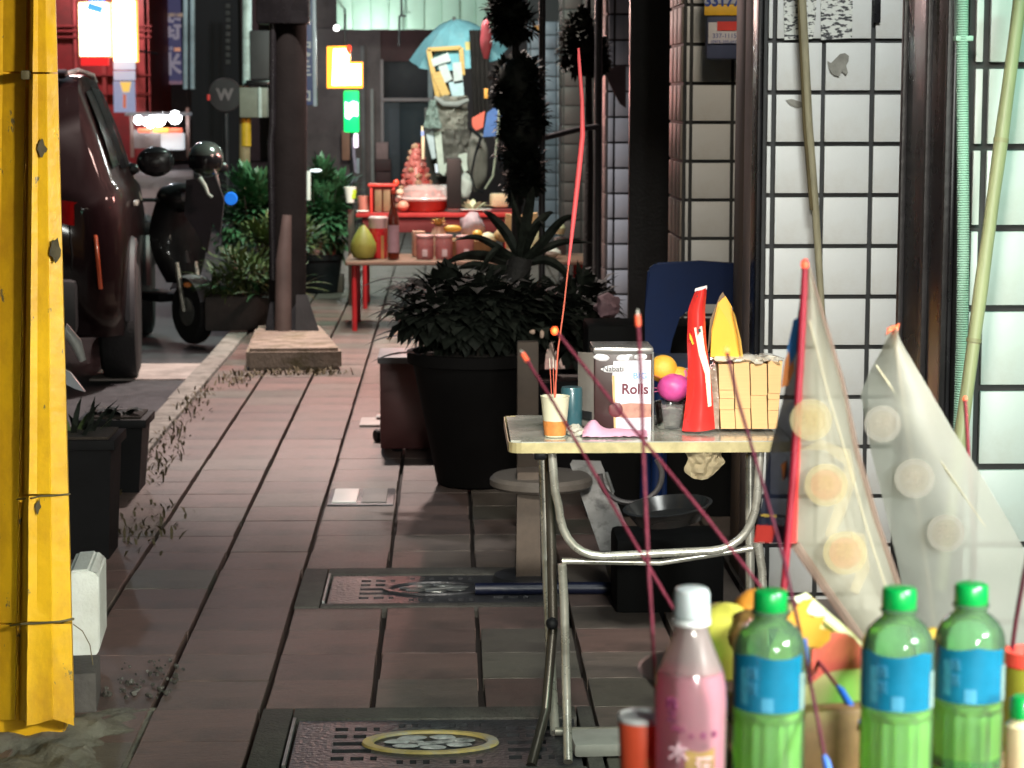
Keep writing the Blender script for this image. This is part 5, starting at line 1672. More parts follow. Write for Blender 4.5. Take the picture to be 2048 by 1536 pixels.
# amber bottle
c = on(787, 15.25)
t = thing('glass_bottle', 'tall amber glass bottle with a pale label on the low table', 'bottle', c)
part('glass', MB().lathe([(.035, 0), (.04, .006), (.04, .26), (.034, .31), (.016, .37), (.0145, .46), (.017, .462), (.017, .475), (.001, .475)], c, 28), M('amber_glass', (.13, .022, .008), .08, coat=1., trans=.25, var=.2), t)
part('paper_label', MB().lathe([(.0412, .05), (.0412, .24)], c, 28, caps=False), M('mauve_label', (.36, .24, .28), .6), t)
part('cap', MB().lathe([(.0175, .455), (.0175, .482), (.001, .483)], c, 20), M('red_cap', (.5, .06, .03), .4), t)
# three pink jars
for i, (px, Y, h, r, lab) in enumerate(((850, 15.3, .165, .06, 'pink preserve jar, leftmost of the three on the low table'), (888, 15.3, .165, .06, 'pink preserve jar, middle of the three on the low table'), (930, 15.32, .16, .062, 'pink preserve jar, rightmost of the three on the low table'))):
    c = on(px, Y)
    t = thing('preserve_jar', lab, 'jar', c, 'pink preserve jars on the low table')
    part('glass', MB().lathe([(r * .93, 0), (r, .008), (r, h * .8), (r * .96, h * .86), (r * .96, h * .9)], c, 28, caps=False), film('pink_jar', (.72, .36, .36), .3, .12, .3), t)
    part('filling', MB().lathe([(.001, .006), (r * .92, .006), (r * .92, h * .62), (.001, h * .64)], c, 24), M('pink_filling', (.5, .15, .15), .5, var=.35, scale=22), t)
    part('lid', MB().lathe([(r * 1.0, h * .88), (r * 1.04, h * .9), (r * 1.04, h * 1.0), (r * .95, h * 1.02), (.001, h * 1.02)], c, 28), M('pink_white_lid2', (.6, .36, .36), .4), t)
    part('paper_label', MB().box(c + Vector((.005 * i, -r, .045)), (.036, .008, .05), 0, .002), M('jar_label', (.62, .52, .54), .6), t)
# tissue paper, chrysanthemum like fruit, yellow fruit, bag, pears, white lumps
single('paper_bag', MB().box(on(832, 15.55) + Vector((.02, 0, .09)), (.09, .07, .18), .2, .012), M('peach_paper', (.5, .3, .22), .7, var=.2, bump=.3), 'peach coloured crumpled paper bag behind the left pink jar', 'bag', on(832, 15.55))
c = P(877, 450, 15.6)
t = thing('ruffled_cake', 'yellow ruffled paper flower on the low table behind the jars', 'paper flower', c)
for k in range(22):
    mbl = MB()
    a = k * .62
    leaf(mbl, c + Vector((0, 0, -.02 + .0012 * k)), (math.cos(a), .8 * math.sin(a), .55 + .03 * k), .07, .035, .3, 3)
    part('petal', mbl, M('yellow_paper', (.62, .4, .14), .6, var=.25), t)
part('base', MB().lathe([(.05, -.24), (.055, -.06), (.03, -.01), (.001, -.01)], c, 18), M('peach_paper', (.5, .3, .22), .7), t)
for (px, py, rx, rz, m_, lab) in ((905, 457, .065, .025, M('mango_skin', (.7, .42, .08), .4), 'long yellow mango lying behind the pink jars'), (955, 468, .035, .03, M('mango_skin', (.7, .42, .08), .4), 'small round yellow mango left of the white pear'), (976, 478, .05, .05, M('white_pear', (.68, .66, .47), .5, var=.1), 'pale cream pear beside the small yellow mango'), (1005, 470, .06, .05, M('tan_bag', (.4, .27, .13), .7), 'tan fruit bag behind the cream pear')):
    p = P(px, py, 15.6)
    zz = max(p.z, z1 + rz)
    single('fruit', MB().blob(Vector((p.x, p.y, p.z)), (rx, rz, rz), 3, .1, 1.6, px), m_, lab, 'fruit', p)
single('fruit_basket', MB().lathe([(.16, 0), (.2, .1), (.21, .115), (.19, .115), (.15, .02), (.001, .02)], on(935, 15.62), 32, mod=lambda a, z: 1 + .015 * math.sin(24 * a)), M('straw_basket', (.42, .27, .15), .7, var=.3), 'shallow straw basket of fruit behind the pink jars', 'basket', on(935, 15.62))
single('kraft_bag', MB().prism([P(1012, 428, 15.75), P(1042, 432, 15.75), P(1075, 426, 15.75), P(1080, 470, 15.75), P(1076, 512, 15.75), P(1014, 512, 15.75), P(1010, 470, 15.75)], (0, .12, 0)), M('kraft_paper', (.48, .33, .17), .7, var=.25, bump=.4, scale=4), 'brown kraft paper bag behind the strap leaves', 'bag', on(1045, 15.75))
single('lilac_bag', MB().blob(P(945, 452, 15.8), (.09, .06, .09), 3, .3, 1.7, 6), M('lilac_film', (.42, .33, .38), .4), 'lilac crumpled plastic bag behind the fruit basket', 'bag', P(945, 470, 15.8))
c = on(1072, 15.35)
t = thing('pear', 'large pale yellow green pear among the strap leaves', 'pear', c + Vector((0, 0, .04)))
part('fruit', MB().lathe([(.02, .045), (.05, .05), (.066, .1), (.058, .15), (.03, .19), (.012, .22), (.001, .223)], c, 28), M('pear_skin', (.6, .6, .36), .45, var=.12), t)
single('white_plate', MB().lathe([(.08, 0), (.12, .04), (.115, .045), (.001, .012)], on(1062, 15.35), 28), white_plastic, 'white plate under the large pale pear', 'plate', on(1062, 15.35))
single('white_lump', MB().blob(on(1100, 15.35) + Vector((0, 0, .04)), (.075, .05, .035), 3, .3, 1.8, 2), M('white_lump', (.66, .66, .6), .5), 'white steamed bun heap at the right of the low table', 'buns', on(1100, 15.35))
single('pear', MB().lathe([(.01, 0), (.03, .01), (.04, .05), (.02, .09), (.001, .1)], P(1120, 470, 15.7), 20), M('pear_skin', (.6, .6, .36), .45), 'small pale pear at the far right of the low table', 'pear', P(1120, 470, 15.7))
single('pear_bag', MB().box(P(1120, 497, 15.7), (.08, .08, .17), .2, .02), M('dark_paper', (.1, .08, .08), .7), 'dull paper carton under the small pale pear', 'carton', P(1120, 515, 15.7))
single('price_card', MB().prism([P(995, 500, 15.2), P(1028, 498, 15.2), P(1030, 522, 15.2), P(1012, 523, 15.2)], (0, .01, 0)), M('cream_card', (.6, .52, .46), .7), 'cream card leaning on the front edge of the low table', 'card', P(1012, 522, 15.2))
single('orange_packet', MB().box(P(1022, 522, 15.15), (.06, .03, .03), 0, .006), print_yellow, 'small orange packet on the front edge of the low table', 'packet', P(1022, 526, 15.15))

# ================================================================== steel folding table with offerings (middle)
YA, YB = 5.25, 5.70
zt = P(1010, 884, YA).z
xa, xb = P(1022, 884, YA).x, .835
t = thing('folding_table', 'steel edged folding table with tubular legs holding paper stacks and a cup', 'table', ((xa + xb) / 2, (YA + YB) / 2, 0))
tt = MB()
tt.box(((xa + xb) / 2, (YA + YB) / 2, zt - .012), (xb - xa, YB - YA, .024))
ve = [e for e in tt.bm.edges if abs(e.verts[0].co.z - e.verts[1].co.z) > .01]
bmesh.ops.bevel(tt.bm, geom=ve, offset=.025, segments=4, affect='EDGES')
part('tabletop', tt, M('worn_table_top', (.5, .5, .44), .2, .25, var=.3, scale=7, dirt=.55, dirtcol=(.2, .16, .08), dscale=9, coat=.4), t)
rim = []
for (cx, cy, a0) in ((xb - .025, YB - .025, 0), (xa + .025, YB - .025, math.pi / 2), (xa + .025, YA + .025, math.pi), (xb - .025, YA + .025, 1.5 * math.pi)):
    for k in range(5):
        a = a0 + k * math.pi / 8
        rim.append(Vector((cx + .0315 * math.cos(a), cy + .0315 * math.sin(a), 0)))
rm = MB()
ctr = Vector(((xa + xb) / 2, (YA + YB) / 2, 0))
loops = []
for k_, zz in ((1.0, zt - .027), (1.0, zt - .002), (.994, zt - .002), (.994, zt - .027)):
    loops.append([rm.bm.verts.new(ctr + (Vector((p.x, p.y, 0)) - ctr) * k_ + Vector((0, 0, zz))) for p in rim])
for l0, l1 in zip(loops, loops[1:] + loops[:1]):
    rm.bridge(l0, l1)
part('edge_band', rm, M('brassy_steel', (.5, .42, .22), .35, .3, var=.25, scale=20), t, False)


def arc(p0, p1, p2, n=7):
    p0, p1, p2 = Vector(p0), Vector(p1), Vector(p2)
    return [p0 * (1 - k / n) ** 2 + p1 * 2 * (k / n) * (1 - k / n) + p2 * (k / n) ** 2 for k in range(n + 1)]


Yl = YA + .03
zc = P(1300, 1112, Yl).z
xl, xr_ = P(1107, 905, Yl).x, P(1522, 900, Yl).x
pts = [Vector((xl - .004, Yl, zt - .03)), Vector((xl + .004, Yl, zc + .16))] + arc((xl + .012, Yl, zc + .13), (xl + .02, Yl, zc + .005), (xl + .12, Yl, zc)) + arc((xr_ - .12, Yl, zc + .012), (xr_ - .02, Yl, zc + .02), (xr_ - .008, Yl, zc + .14)) + [Vector((xr_ - .002, Yl, zt - .03))]
part('leg_frame', MB().tube(pts, .0105, 14), chrome, t, label='bent tubular leg frame with a rounded crossbar')
f0 = G(1136, 1532)
part('leg', MB().tube([P(1124, 1128, Yl + .02), P(1128, 1200, Yl + .02), P(1133, 1400, Yl), Vector((f0.x, f0.y, .01))], .0112, 14), chrome, t)
part('leg', MB().tube([P(1516, 1085, Yl + .02), P(1524, 1140, Yl + .02), P(1530, 1300, Yl), Vector((P(1534, 1500, Yl).x, Yl, .01))], .0112, 14), chrome, t)
f1 = G(1110, 1474)
part('leg', MB().tube([P(1085, 908, YB - .06), P(1092, 1100, YB - .07), P(1100, 1300, YB - .1), Vector((f1.x, f1.y, .01))], .0125, 14), chrome, t)
part('leg', MB().tube([P(1500, 908, YB - .06), P(1500, 1300, YB - .1), Vector((.78, f1.y, .01))], .0125, 14), chrome, t)
part('leg', MB().tube([P(1099, 908, YA + .12), P(1106, 1250, YA + .12), P(1092, 1420, YA + .05), G(1062, 1532)], .0125, 12), M('dull_dark_tube', (.1, .09, .075), .35, .7), t, label='dark leg')
part('pivot', MB().blob(P(1104, 1247, Yl + .05), (.016, .02, .016), 2, .05), black_plastic, t)
part('bracket', MB().box(P(1079, 905, YA + .1) , (.03, .1, .022), 0, .004), black_paint, t)
part('foot_bar', MB().tube([Vector((f1.x, f1.y, .014)), Vector((.78, f1.y, .014))], .0115, 12), M('pale_dull_bar', (.35, .33, .28), .45, .4), t)
part('stretcher', MB().tube([P(1124, 1122, Yl + .03), P(1320, 1125, Yl + .03), P(1505, 1096, Yl + .03)], .008, 12), chrome, t)
single('tray', MB().box(G(1205, 1512) + Vector((.06, .05, .02)), (.27, .14, .035), .05, .012), M('pale_tray', (.36, .36, .33), .5), 'pale shallow tray on the pavement under the folding table', 'tray', G(1205, 1512))


def tp(px, py_unused, Y):
    p = P(px, 870, Y)
    return Vector((p.x, Y, zt + .001))


# paper cup with incense
c = tp(1110, 0, 5.33)
mp = mpp(5.33)
t = thing('paper_cup', 'cream paper cup of incense sticks on the folding table', 'cup', c)
part('wall', MB().lathe([(.024, 0), (.0255, .001), (.0355, .098), (.0365, .1), (.034, .1), (.025, .004), (.001, .004)], c, 32), M('cream_paper', (.66, .63, .46), .65, var=.06), t)
part('orange_band', MB().lathe([(.0262, .004), (.0302, .04)], c, 32, caps=False), M('orange_band', (.62, .22, .05), .6, var=.3, scale=40), t)
part('rice', MB().lathe([(.001, .08), (.0315, .08)], c, 24), M('rice', (.6, .58, .5), .9, bump=.6, bscale=300), t)
inc_red = M('incense_paste', (.16, .014, .034), .75, var=.25, scale=60, bump=.4, bscale=300)
inc_dark = M('incense_paste_dark', (.09, .008, .024), .75, var=.25, scale=60, bump=.4, bscale=300)
bamb_red = M('incense_bamboo', (.5, .1, .06), .6, var=.2)
ash = M('incense_ash', (.55, .52, .45), .9, var=.2, scale=80)
ember = M('ember', (1, .15, .05), .5, emit=(1, .1, .02), es=6)
tipred = M('warm_tip', (.8, .12, .06), .6, emit=(1, .12, .04), es=.8)
for (x0, y0, x1, y1, r) in ((1103, 790, 1099, 716, .0011), (1108, 790, 1106, 714, .0011), (1112, 790, 1112, 720, .0011)):
    s = thing('incense_stick', 'short burnt incense stub in the cream cup, %s of three' % {1103: 'left', 1108: 'middle', 1112: 'right'}[x0], 'incense stick', P(x0, y0, 5.33), 'incense stubs in the cream cup')
    a, b_ = P(x0, y0, 5.33), P(x1, y1, 5.33)
    part('stick', MB().tube([a, a.lerp(b_, .72)], r, 7), bamb_red, s)
    part('ash', MB().tube([a.lerp(b_, .72), b_], [r * 1.2, r * .8], 7), ash, s)
# very long stick rising from the cup
s = thing('incense_stick', 'very long red incense stick rising high from the cream cup', 'incense stick', P(1110, 780, 5.33))
ln = [P(1109, 800, 5.33), P(1116, 700, 5.33), P(1127, 620, 5.33), P(1137, 530, 5.33)]
part('stick', MB().tube(ln, .0021, 8), bamb_red, s)
ln2 = [P(1137, 530, 5.33), P(1148, 430, 5.34), P(1158, 340, 5.35), P(1165, 270, 5.36), P(1164, 200, 5.36), P(1158, 120, 5.36), P(1157, 96, 5.36)]
part('paste', MB().tube(ln2, [.003, .0062, .0068, .0066, .005, .0045, .003], 10), M('incense_bright', (.62, .07, .08), .6, var=.15), s)

# wafer tin
Yt_ = 5.42
t = thing('wafer_tin', 'square brown and white wafer tin reading Rolls on the folding table', 'tin', tp(1245, 0, Yt_))
x0, x1 = P(1188, 780, Yt_).x, P(1304, 780, Yt_).x
h = P(1245, 706, Yt_).z - zt
cc = Vector(((x0 + x1) / 2, Yt_ + .07, zt + h / 2 + .001))
brown = M('brown_tin', (.035, .014, .013), .35, var=.2, coat=.4)
tw = x1 - x0
part('tin_body', MB().box(cc, (tw, .14, h), 0, .006), brown, t)
part('side_face', MB().prism([P(1156, 704, Yt_ + .09), P(1187.5, 706, Yt_ + .004), P(1187.5, 866, Yt_ + .004), P(1157, 845, Yt_ + .09)], (-.0005, .003, 0)), M('grey_tin_side', (.36, .33, .3), .4), t)
part('side_block', MB().prism([P(1160, 820, Yt_ + .078), P(1184, 824, Yt_ + .012), P(1184, 842, Yt_ + .012), P(1160, 834, Yt_ + .078)], (-.003, -.002, 0)), print_black, t)
part('lid', MB().box(cc + Vector((0, 0, h / 2 + .004)), (tw + .006, .146, .018), 0, .006), M('tin_lid', (.3, .28, .27), .25, .6), t)
yf = Yt_ - .0005
part('white_panel', MB().prism([P(1227, 722, yf), P(1302, 720, yf), P(1302, 862, yf), P(1229, 864, yf), P(1228, 830, yf), P(1224, 760, yf)], (0, -.0012, 0)), M('print_white_lilac', (.6, .58, .66), .45), t)
part('cream_edge', MB().prism([P(1224, 752, yf), P(1229, 750, yf), P(1232, 864, yf), P(1228, 864, yf)], (0, -.0016, 0)), M('print_orange', (.6, .35, .15), .5), t)
for (x, y) in ((1206, 716), (1246, 716), (1282, 714), (1200, 714)):
    part('cream_swirl', MB().blob(P(x, y, yf - .001), (.017, .002, .0085), 2, .2, 2, x), M('print_cream', (.55, .53, .55), .5), t)
part('wafer_print', MB().prism([P(1231, 810, yf - .0014), P(1262, 806, yf - .0014), P(1302, 808, yf - .0014), P(1302, 834, yf - .0014), P(1262, 836, yf - .0014), P(1234, 834, yf - .0014)], (0, -.0008, 0)), M('print_wafer', (.42, .2, .15), .5, var=.35, scale=30), t)
part('wafer_end', MB().blob(P(1232, 820, yf - .002), (.019, .002, .019), 2, .1), M('print_choc', (.13, .03, .035), .4), t)
part('swash', MB().blob(P(1226, 738, yf - .0016), (.031, .0015, .0095), 2, .25, 2, 3), M('print_cream', (.55, .53, .55), .5), t)
text('lettering', 'Nabati', .02, P(1226, 738, yf - .004), print_black, t, sx=1.0)
text('lettering', 'BIG', .021, P(1280, 752, yf - .0022), M('print_sky', (.1, .3, .7), .5), t, sx=1.1)
text('lettering', 'Rolls', .036, P(1270, 779, yf - .0022), M('print_maroon', (.12, .015, .03), .5), t, bold=.0008, sx=.95)
part('corner_edge', MB().tube([P(1306, 704, Yt_ - .001), P(1306, 866, Yt_ - .001)], .0025, 8), galv, t)
single('teal_can', MB().lathe([(.026, 0), (.027, .003), (.027, .1), (.025, .105), (.001, .105)], tp(1143, 0, 5.46), 26), M('teal_can', (.03, .09, .11), .3, coat=.5, var=.2), 'dark teal can between the cream cup and the wafer tin', 'can', tp(1143, 0, 5.46))
tis = MB()


def tisfn(u, v):
    a = (u - .5)
    p = P(1165 + 130 * u, 872 - 8 * v, 5.30 + .09 * v)
    hh = .028 * math.exp(-((u - .15) / .13) ** 2) * math.sin(math.pi * v) + .012 * math.sin(math.pi * u) * math.sin(math.pi * v)
    return Vector((p.x, 5.30 + .1 * v, zt + .003 + hh + .006 * abs(noise.noise(Vector((u * 7, v * 6, 3))))))


tis.sheet(tisfn, 30, 12)
single('tissue', tis, M('pink_tissue', (.72, .38, .52), .8, var=.12), 'crumpled pink tissue in front of the wafer tin', 'tissue', tp(1215, 0, 5.33))
single('crumpled_film', MB().blob(tp(1150, 0, 5.35) + Vector((0, 0, .012)), (.022, .02, .014), 3, .5, 2.4, 3), M('grey_film', (.42, .4, .34), .35), 'small crumpled grey film beside the cream cup', 'film', tp(1150, 0, 5.35))

# tub of fruit: two oranges, dragon fruit
c = tp(1344, 0, 5.46)
t = thing('clear_tub', 'clear plastic tub under the dragon fruit behind the red packet', 'tub', c)
part('shell', MB().lathe([(.036, 0), (.038, .003), (.046, .065), (.048, .066), (.045, .063), (.037, .005), (.001, .004)], c, 28), pet('tub_film', (.86, .86, .85), .14, .15), t)
part('crumpled_paper', MB().blob(c + Vector((0, 0, .028)), (.034, .034, .024), 3, .4, 2.4, 9), M('grey_paper', (.42, .4, .37), .8), t)
dm = M('dragon_fruit_skin', (.5, .06, .24), .45, var=.3, scale=14)
c2 = P(1348, 775, 5.46)
d = thing('dragon_fruit', 'magenta dragon fruit sitting in the clear tub', 'dragon fruit', c2)
part('fruit', MB().blob(c2, (.042, .036, .035), 3, .1, 1.8, 4), dm, d)
for k in range(14):
    a = (.15 + .9 * (k % 7) / 6) * math.pi
    el = -.3 + 1.5 * (k // 7 + .1 * (k % 3)) * .6
    dv = Vector((math.cos(a) * math.cos(el), math.sin(a) * math.cos(el), math.sin(el)))
    mbl = MB()
    leaf(mbl, c2 + Vector((dv.x * .038, dv.y * .033, dv.z * .032)), dv + Vector((-.5, 0, .2)), .026, .016, .2, 3)
    part('scale', mbl, M('dragon_fruit_tip', (.62, .16, .3), .5), d)
om = M('orange_skin', (.72, .38, .04), .4, var=.08, bump=.3, bscale=400, sss=.1)
for (x, y, r, lab) in ((1326, 738, .037, 'larger orange above the dragon fruit beside the wafer tin'), (1358, 756, .03, 'smaller orange half hidden behind the dragon fruit')):
    single('orange', MB().blob(P(x, y, 5.50), (r, r, r * .97), 3, .02), om, lab, 'orange', P(x, y + 20, 5.5), 'oranges on the folding table')

# tall red packet
Yr_ = 5.36
lft = [(1390, 582), (1376, 620), (1374, 680), (1376, 740), (1372, 800), (1364, 862)]
rgt = [(1414, 574), (1410, 620), (1412, 680), (1420, 740), (1426, 800), (1430, 858)]
t = thing('red_packet', 'tall curled red plastic packet standing on the folding table', 'packet', tp(1397, 0, Yr_))
redp = M('red_film_packet', (.72, .035, .03), .3, var=.12, coat=.5)
pk = MB()
ruled(pk, [P(x, y, Yr_ + .02) for x, y in lft], [P(x, y, Yr_ + .012) for x, y in rgt], .022, 10, 24, .004, 3)
ruled(pk, [P(x, y, Yr_ + .021) for x, y in lft], [P(x, y, Yr_ + .013) for x, y in rgt], -.018, 10, 24, .004, 5)
part('bag', pk, redp, t)
part('seal', MB().prism([P(1389, 583, Yr_ + .012), P(1391, 577, Yr_ + .012), P(1414, 571, Yr_ + .006), P(1414, 579, Yr_ + .006)], (0, .006, 0)), M('silver_seal', (.55, .5, .5), .4, .3), t)
part('strip_label', MB().prism([P(1388, 656, Yr_ - .006), P(1404, 652, Yr_ - .006), P(1410, 700, Yr_ - .008), P(1420, 740, Yr_ - .006), P(1423, 812, Yr_ - .004), P(1416, 814, Yr_ - .004), P(1410, 748, Yr_ - .008), P(1398, 710, Yr_ - .01)], (0, .002, 0)), M('label_mint', (.62, .68, .52), .5, var=.1), t)
part('label_print', MB().prism([P(1396, 658, Yr_ - .008), P(1401, 657, Yr_ - .008), P(1402, 664, Yr_ - .008), P(1397, 665, Yr_ - .008)], (0, .001, 0)), print_black, t)
part('yellow_mark', MB().prism([P(1379, 666, Yr_ - .002), P(1383, 672, Yr_ - .004), P(1388, 688, Yr_ - .006), P(1385, 690, Yr_ - .006), P(1379, 676, Yr_ - .002)], (0, .001, 0)), print_yellow, t)
part('dark_mark', MB().prism([P(1396, 590, Yr_ + .0), P(1400, 586, Yr_), P(1398, 596, Yr_), P(1393, 594, Yr_)], (0, .001, 0)), print_black, t)

# stacks of joss paper with wrapped tops
t = thing('joss_paper', 'stacks of beige joss paper packed side by side on the folding table', 'joss paper', tp(1500, 0, 5.4))
jm = M('joss_paper', (.68, .42, .19), .8, scale=4, var=.08, stretch=(1, 1, 90))
xs = [1436, 1467, 1500, 1535, 1566]
xb_ = [1440, 1471, 1503, 1536, 1556]
for i in range(4):
    nseg = 5
    lo = 858
    hi = 724 + [4, 0, 3, -2][i]
    cuts = sorted([lo, hi] + ([RND.uniform(hi + 20, lo - 20) for _ in range(3)] if i in (0, 3) else [RND.uniform(hi + 40, lo - 40)]), reverse=True)
    for a, b_ in zip(cuts, cuts[1:]):
        def xx(k, y):
            f = (y - 724) / (858 - 724)
            return xs[k] * (1 - f) + xb_[k] * f
        j1, j2 = RND.uniform(-1.2, 1.2), RND.uniform(-1.2, 1.2)
        part('paper_bundle', MB().prism([P(xx(i, a) + 1 + j1, a - .4, 5.38), P(xx(i + 1, a) - 1.4 + j1, a - .4, 5.38), P(xx(i + 1, b_) - 1.4 + j2, b_ + .4, 5.38), P(xx(i, b_) + 1 + j2, b_ + .4, 5.38)], (0, .1, 0)), jm, t)
part('inner_stack', MB().prism([P(1442, 856, 5.392), P(1556, 856, 5.392), P(1562, 730, 5.392), P(1440, 730, 5.392)], (0, .1, 0)), M('joss_gap', (.05, .03, .015), .9), t)
wr = MB()
for i in range(7):
    wr.blob(P(1440 + 18 * i, 718 - (3 if i % 2 else 0), 5.42), (.024, .05, .009), 2, .6, 3, i)
part('clear_wrap', wr, M('shiny_wrap', (.55, .5, .42), .12, var=.3, coat=.6), t)
part('side_wrap', MB().prism([P(1420, 740, 5.39), P(1432, 728, 5.385), P(1438, 800, 5.385), P(1438, 858, 5.385), P(1424, 858, 5.39), P(1418, 800, 5.39)], (0, .05, 0)), M('crinkled_wrap', (.3, .22, .17), .2, var=.6, scale=26, bump=.6, bscale=60), t)
# folded orange paper cone on top
t = thing('paper_cone', 'folded orange yellow joss paper standing like a flame on the paper stacks', 'folded paper', P(1452, 716, 5.42))
ory = M('orange_joss', (.78, .36, .012), .5, var=.12)
part('fold', MB().prism([P(1421, 712, 5.42), P(1423, 660, 5.42), P(1436, 606, 5.43), P(1451, 592, 5.43), P(1463, 612, 5.43), P(1475, 668, 5.42), P(1480, 714, 5.42)], (0, .004, 0)), ory, t)
part('fold', MB().prism([P(1421, 714, 5.405), P(1424, 664, 5.402), P(1438, 612, 5.42), P(1466, 660, 5.385), P(1478, 714, 5.39)], (0, .002, 0)), M('orange_joss_light', (.8, .42, .03), .5, var=.08), t)
part('fold', MB().prism([P(1451, 592, 5.41), P(1470, 630, 5.4), P(1482, 680, 5.39), P(1487, 720, 5.39), P(1481, 716, 5.395), P(1474, 668, 5.4), P(1462, 616, 5.41)], (0, .002, 0)), M('yellow_joss_edge', (.8, .52, .12), .5), t)
part('back_fold', MB().prism([P(1414, 716, 5.44), P(1420, 640, 5.44), P(1440, 592, 5.44), P(1446, 584, 5.44), P(1452, 596, 5.44), P(1430, 640, 5.44)], (0, .003, 0)), M('brown_joss', (.16, .1, .05), .6), t)

# ------------------------------------------------------------------ things behind and under the folding table
bl = M('blue_plastic', (.002, .011, .05), .6, spec=.18, var=.25, scale=3)
Yc_ = 7.75
t = thing('plastic_chair', 'dark blue plastic chair beside the second tiled pillar', 'chair', G(1420, 1180))
outer = [(1292, 1000), (1290, 760), (1290, 620), (1296, 540), (1312, 526), (1400, 522), (1520, 530), (1600, 536), (1612, 560), (1616, 760), (1618, 1000)]
inner = [(1570, 1000), (1566, 800), (1556, 680), (1520, 630), (1450, 604), (1390, 604), (1356, 632), (1340, 680), (1334, 740), (1334, 1000)]
ch = MB()
ch.prism([P(x, y, Yc_) for x, y in outer + inner], (0, .035, 0))
bmesh.ops.bevel(ch.bm, geom=list(ch.bm.edges), offset=.008, segments=2, affect='EDGES')
part('back_frame', ch, bl, t)
part('seat', MB().box(P(1455, 728, Yc_ - .22), (.52, .42, .03), 0, .012), M('faded_blue_plastic', (.04, .06, .1), .4, var=.2), t)
for dx in (-.25, .25):
    for dy in (-.4, -.02):
        p = P(1455, 728, Yc_ - .22)
        part('leg', MB().tube([Vector((p.x + dx, Yc_ + dy, p.z)), Vector((p.x + dx * 1.08, Yc_ + dy * 1.05, .0))], [.024, .018], 10), bl, t)
c = G(1062, 1168)
t = thing('stool', 'low stool with a pale rounded seat under the folding table', 'stool', c)
part('seat', MB().lathe([(.02, .29), (.16, .29), (.172, .3), (.172, .318), (.16, .33), (.001, .332)], Vector((P(1085, 920, c.y).x, c.y + .1, .02)), 36), M('worn_beige_seat', (.12, .1, .085), .6, var=.3, scale=9, dirt=.6), t)
part('pedestal', MB().prism([P(1035, 945, c.y), P(1078, 945, c.y), P(1082, 1170, c.y), P(1032, 1170, c.y)], (0, .1, 0)), M('rusty_beige', (.11, .08, .06), .65, var=.4, scale=6), t)
part('foot', MB().lathe([(.13, 0), (.12, .02), (.03, .03), (.001, .03)], Vector((c.x, c.y + .06, .0)), 28), dark_steel, t)
single('beige_post', MB().box(Vector((P(1056, 780, 8.1).x, 8.14, .35)), (.08, .06, .7), 0, .006), M('tan_board', (.06, .042, .03), .7, var=.4, scale=5), 'blurred tan post standing behind the cream cup', 'post', (P(1056, 780, 8.1).x, 8.14, 0))
pk = MB()
pk.prism([P(1140, 928, 7.35), P(1196, 930, 7.35), P(1288, 1160, 6.95), P(1222, 1165, 6.95)], (.01, .025, .01))
single('plank', pk, M('paint_worn_plank', (.26, .25, .24), .7, var=.25, scale=9, dirt=1, dirtcol=(.06, .055, .05), dscale=13), 'paint worn pale plank leaning under the folding table', 'plank', G(1250, 1165))
c = P(1335, 1012, 6.5)
t = thing('basin', 'dark shiny basin tipped on its side under the folding table', 'basin', c)
bs = MB()
bs.lathe([(.001, -.05), (.1, -.045), (.13, 0), (.136, .002), (.126, .004), (.1, -.035), (.001, -.04)], (0, 0, 0), 40)
bmesh.ops.transform(bs.bm, matrix=Matrix.Translation(c) @ Matrix.Rotation(-.12, 4, 'Y') @ Matrix.Rotation(.05, 4, 'X'), verts=bs.bm.verts)
part('bowl', bs, M('gunmetal', (.07, .07, .07), .22, .5, var=.3), t)
single('crate', MB().box(P(1340, 1070, 6.75) + Vector((0, .1, -.16)), (.34, .24, .3), 0, .02), M('black_crate', (.005, .005, .005), .8, spec=.12), 'black crate under the tipped basin', 'crate', P(1340, 1200, 6.75))
single('dark_filler', MB().box((P(1335, 1000, 8.3).x, 8.45, .37), (.62, .3, .74), 0, .01), M('dark_filler_black', (.004, .004, .004), .8, spec=.12), 'black block added to darken the space behind the folding table', 'cabinet', (P(1335, 1000, 8.3).x, 8.45, 0))  # added black block standing in for the darkness behind the table
single('dark_hoop', MB().tube([P(1262 + 62 * math.cos(a), 950 + 56 * math.sin(a), 6.9) for a in [-.6 + k * .21 for k in range(19)]], .009, 8), M('dull_hoop', (.12, .11, .11), .4, .4), 'dull metal hoop behind the plank under the table', 'hoop', P(1262, 1000, 6.9))
single('silver_rod', MB().tube([P(1212, 945, 6.8), P(1226, 985, 6.8)], .006, 8), galv, 'short silver rod beside the metal hoop', 'rod', P(1226, 985, 6.8))
cr = MB()


def crfn(u, v):
    p = P(1372 + 74 * u + 8 * math.sin(v * 9) * (u - .5), 888 + 66 * v * (.75 + .3 * math.sin(u * 3.2 + .4)), 5.27)
    return p + Vector((0, -.02 * math.sin(math.pi * u) + .012 * noise.noise(Vector((u * 8, v * 6, 2))), 0))


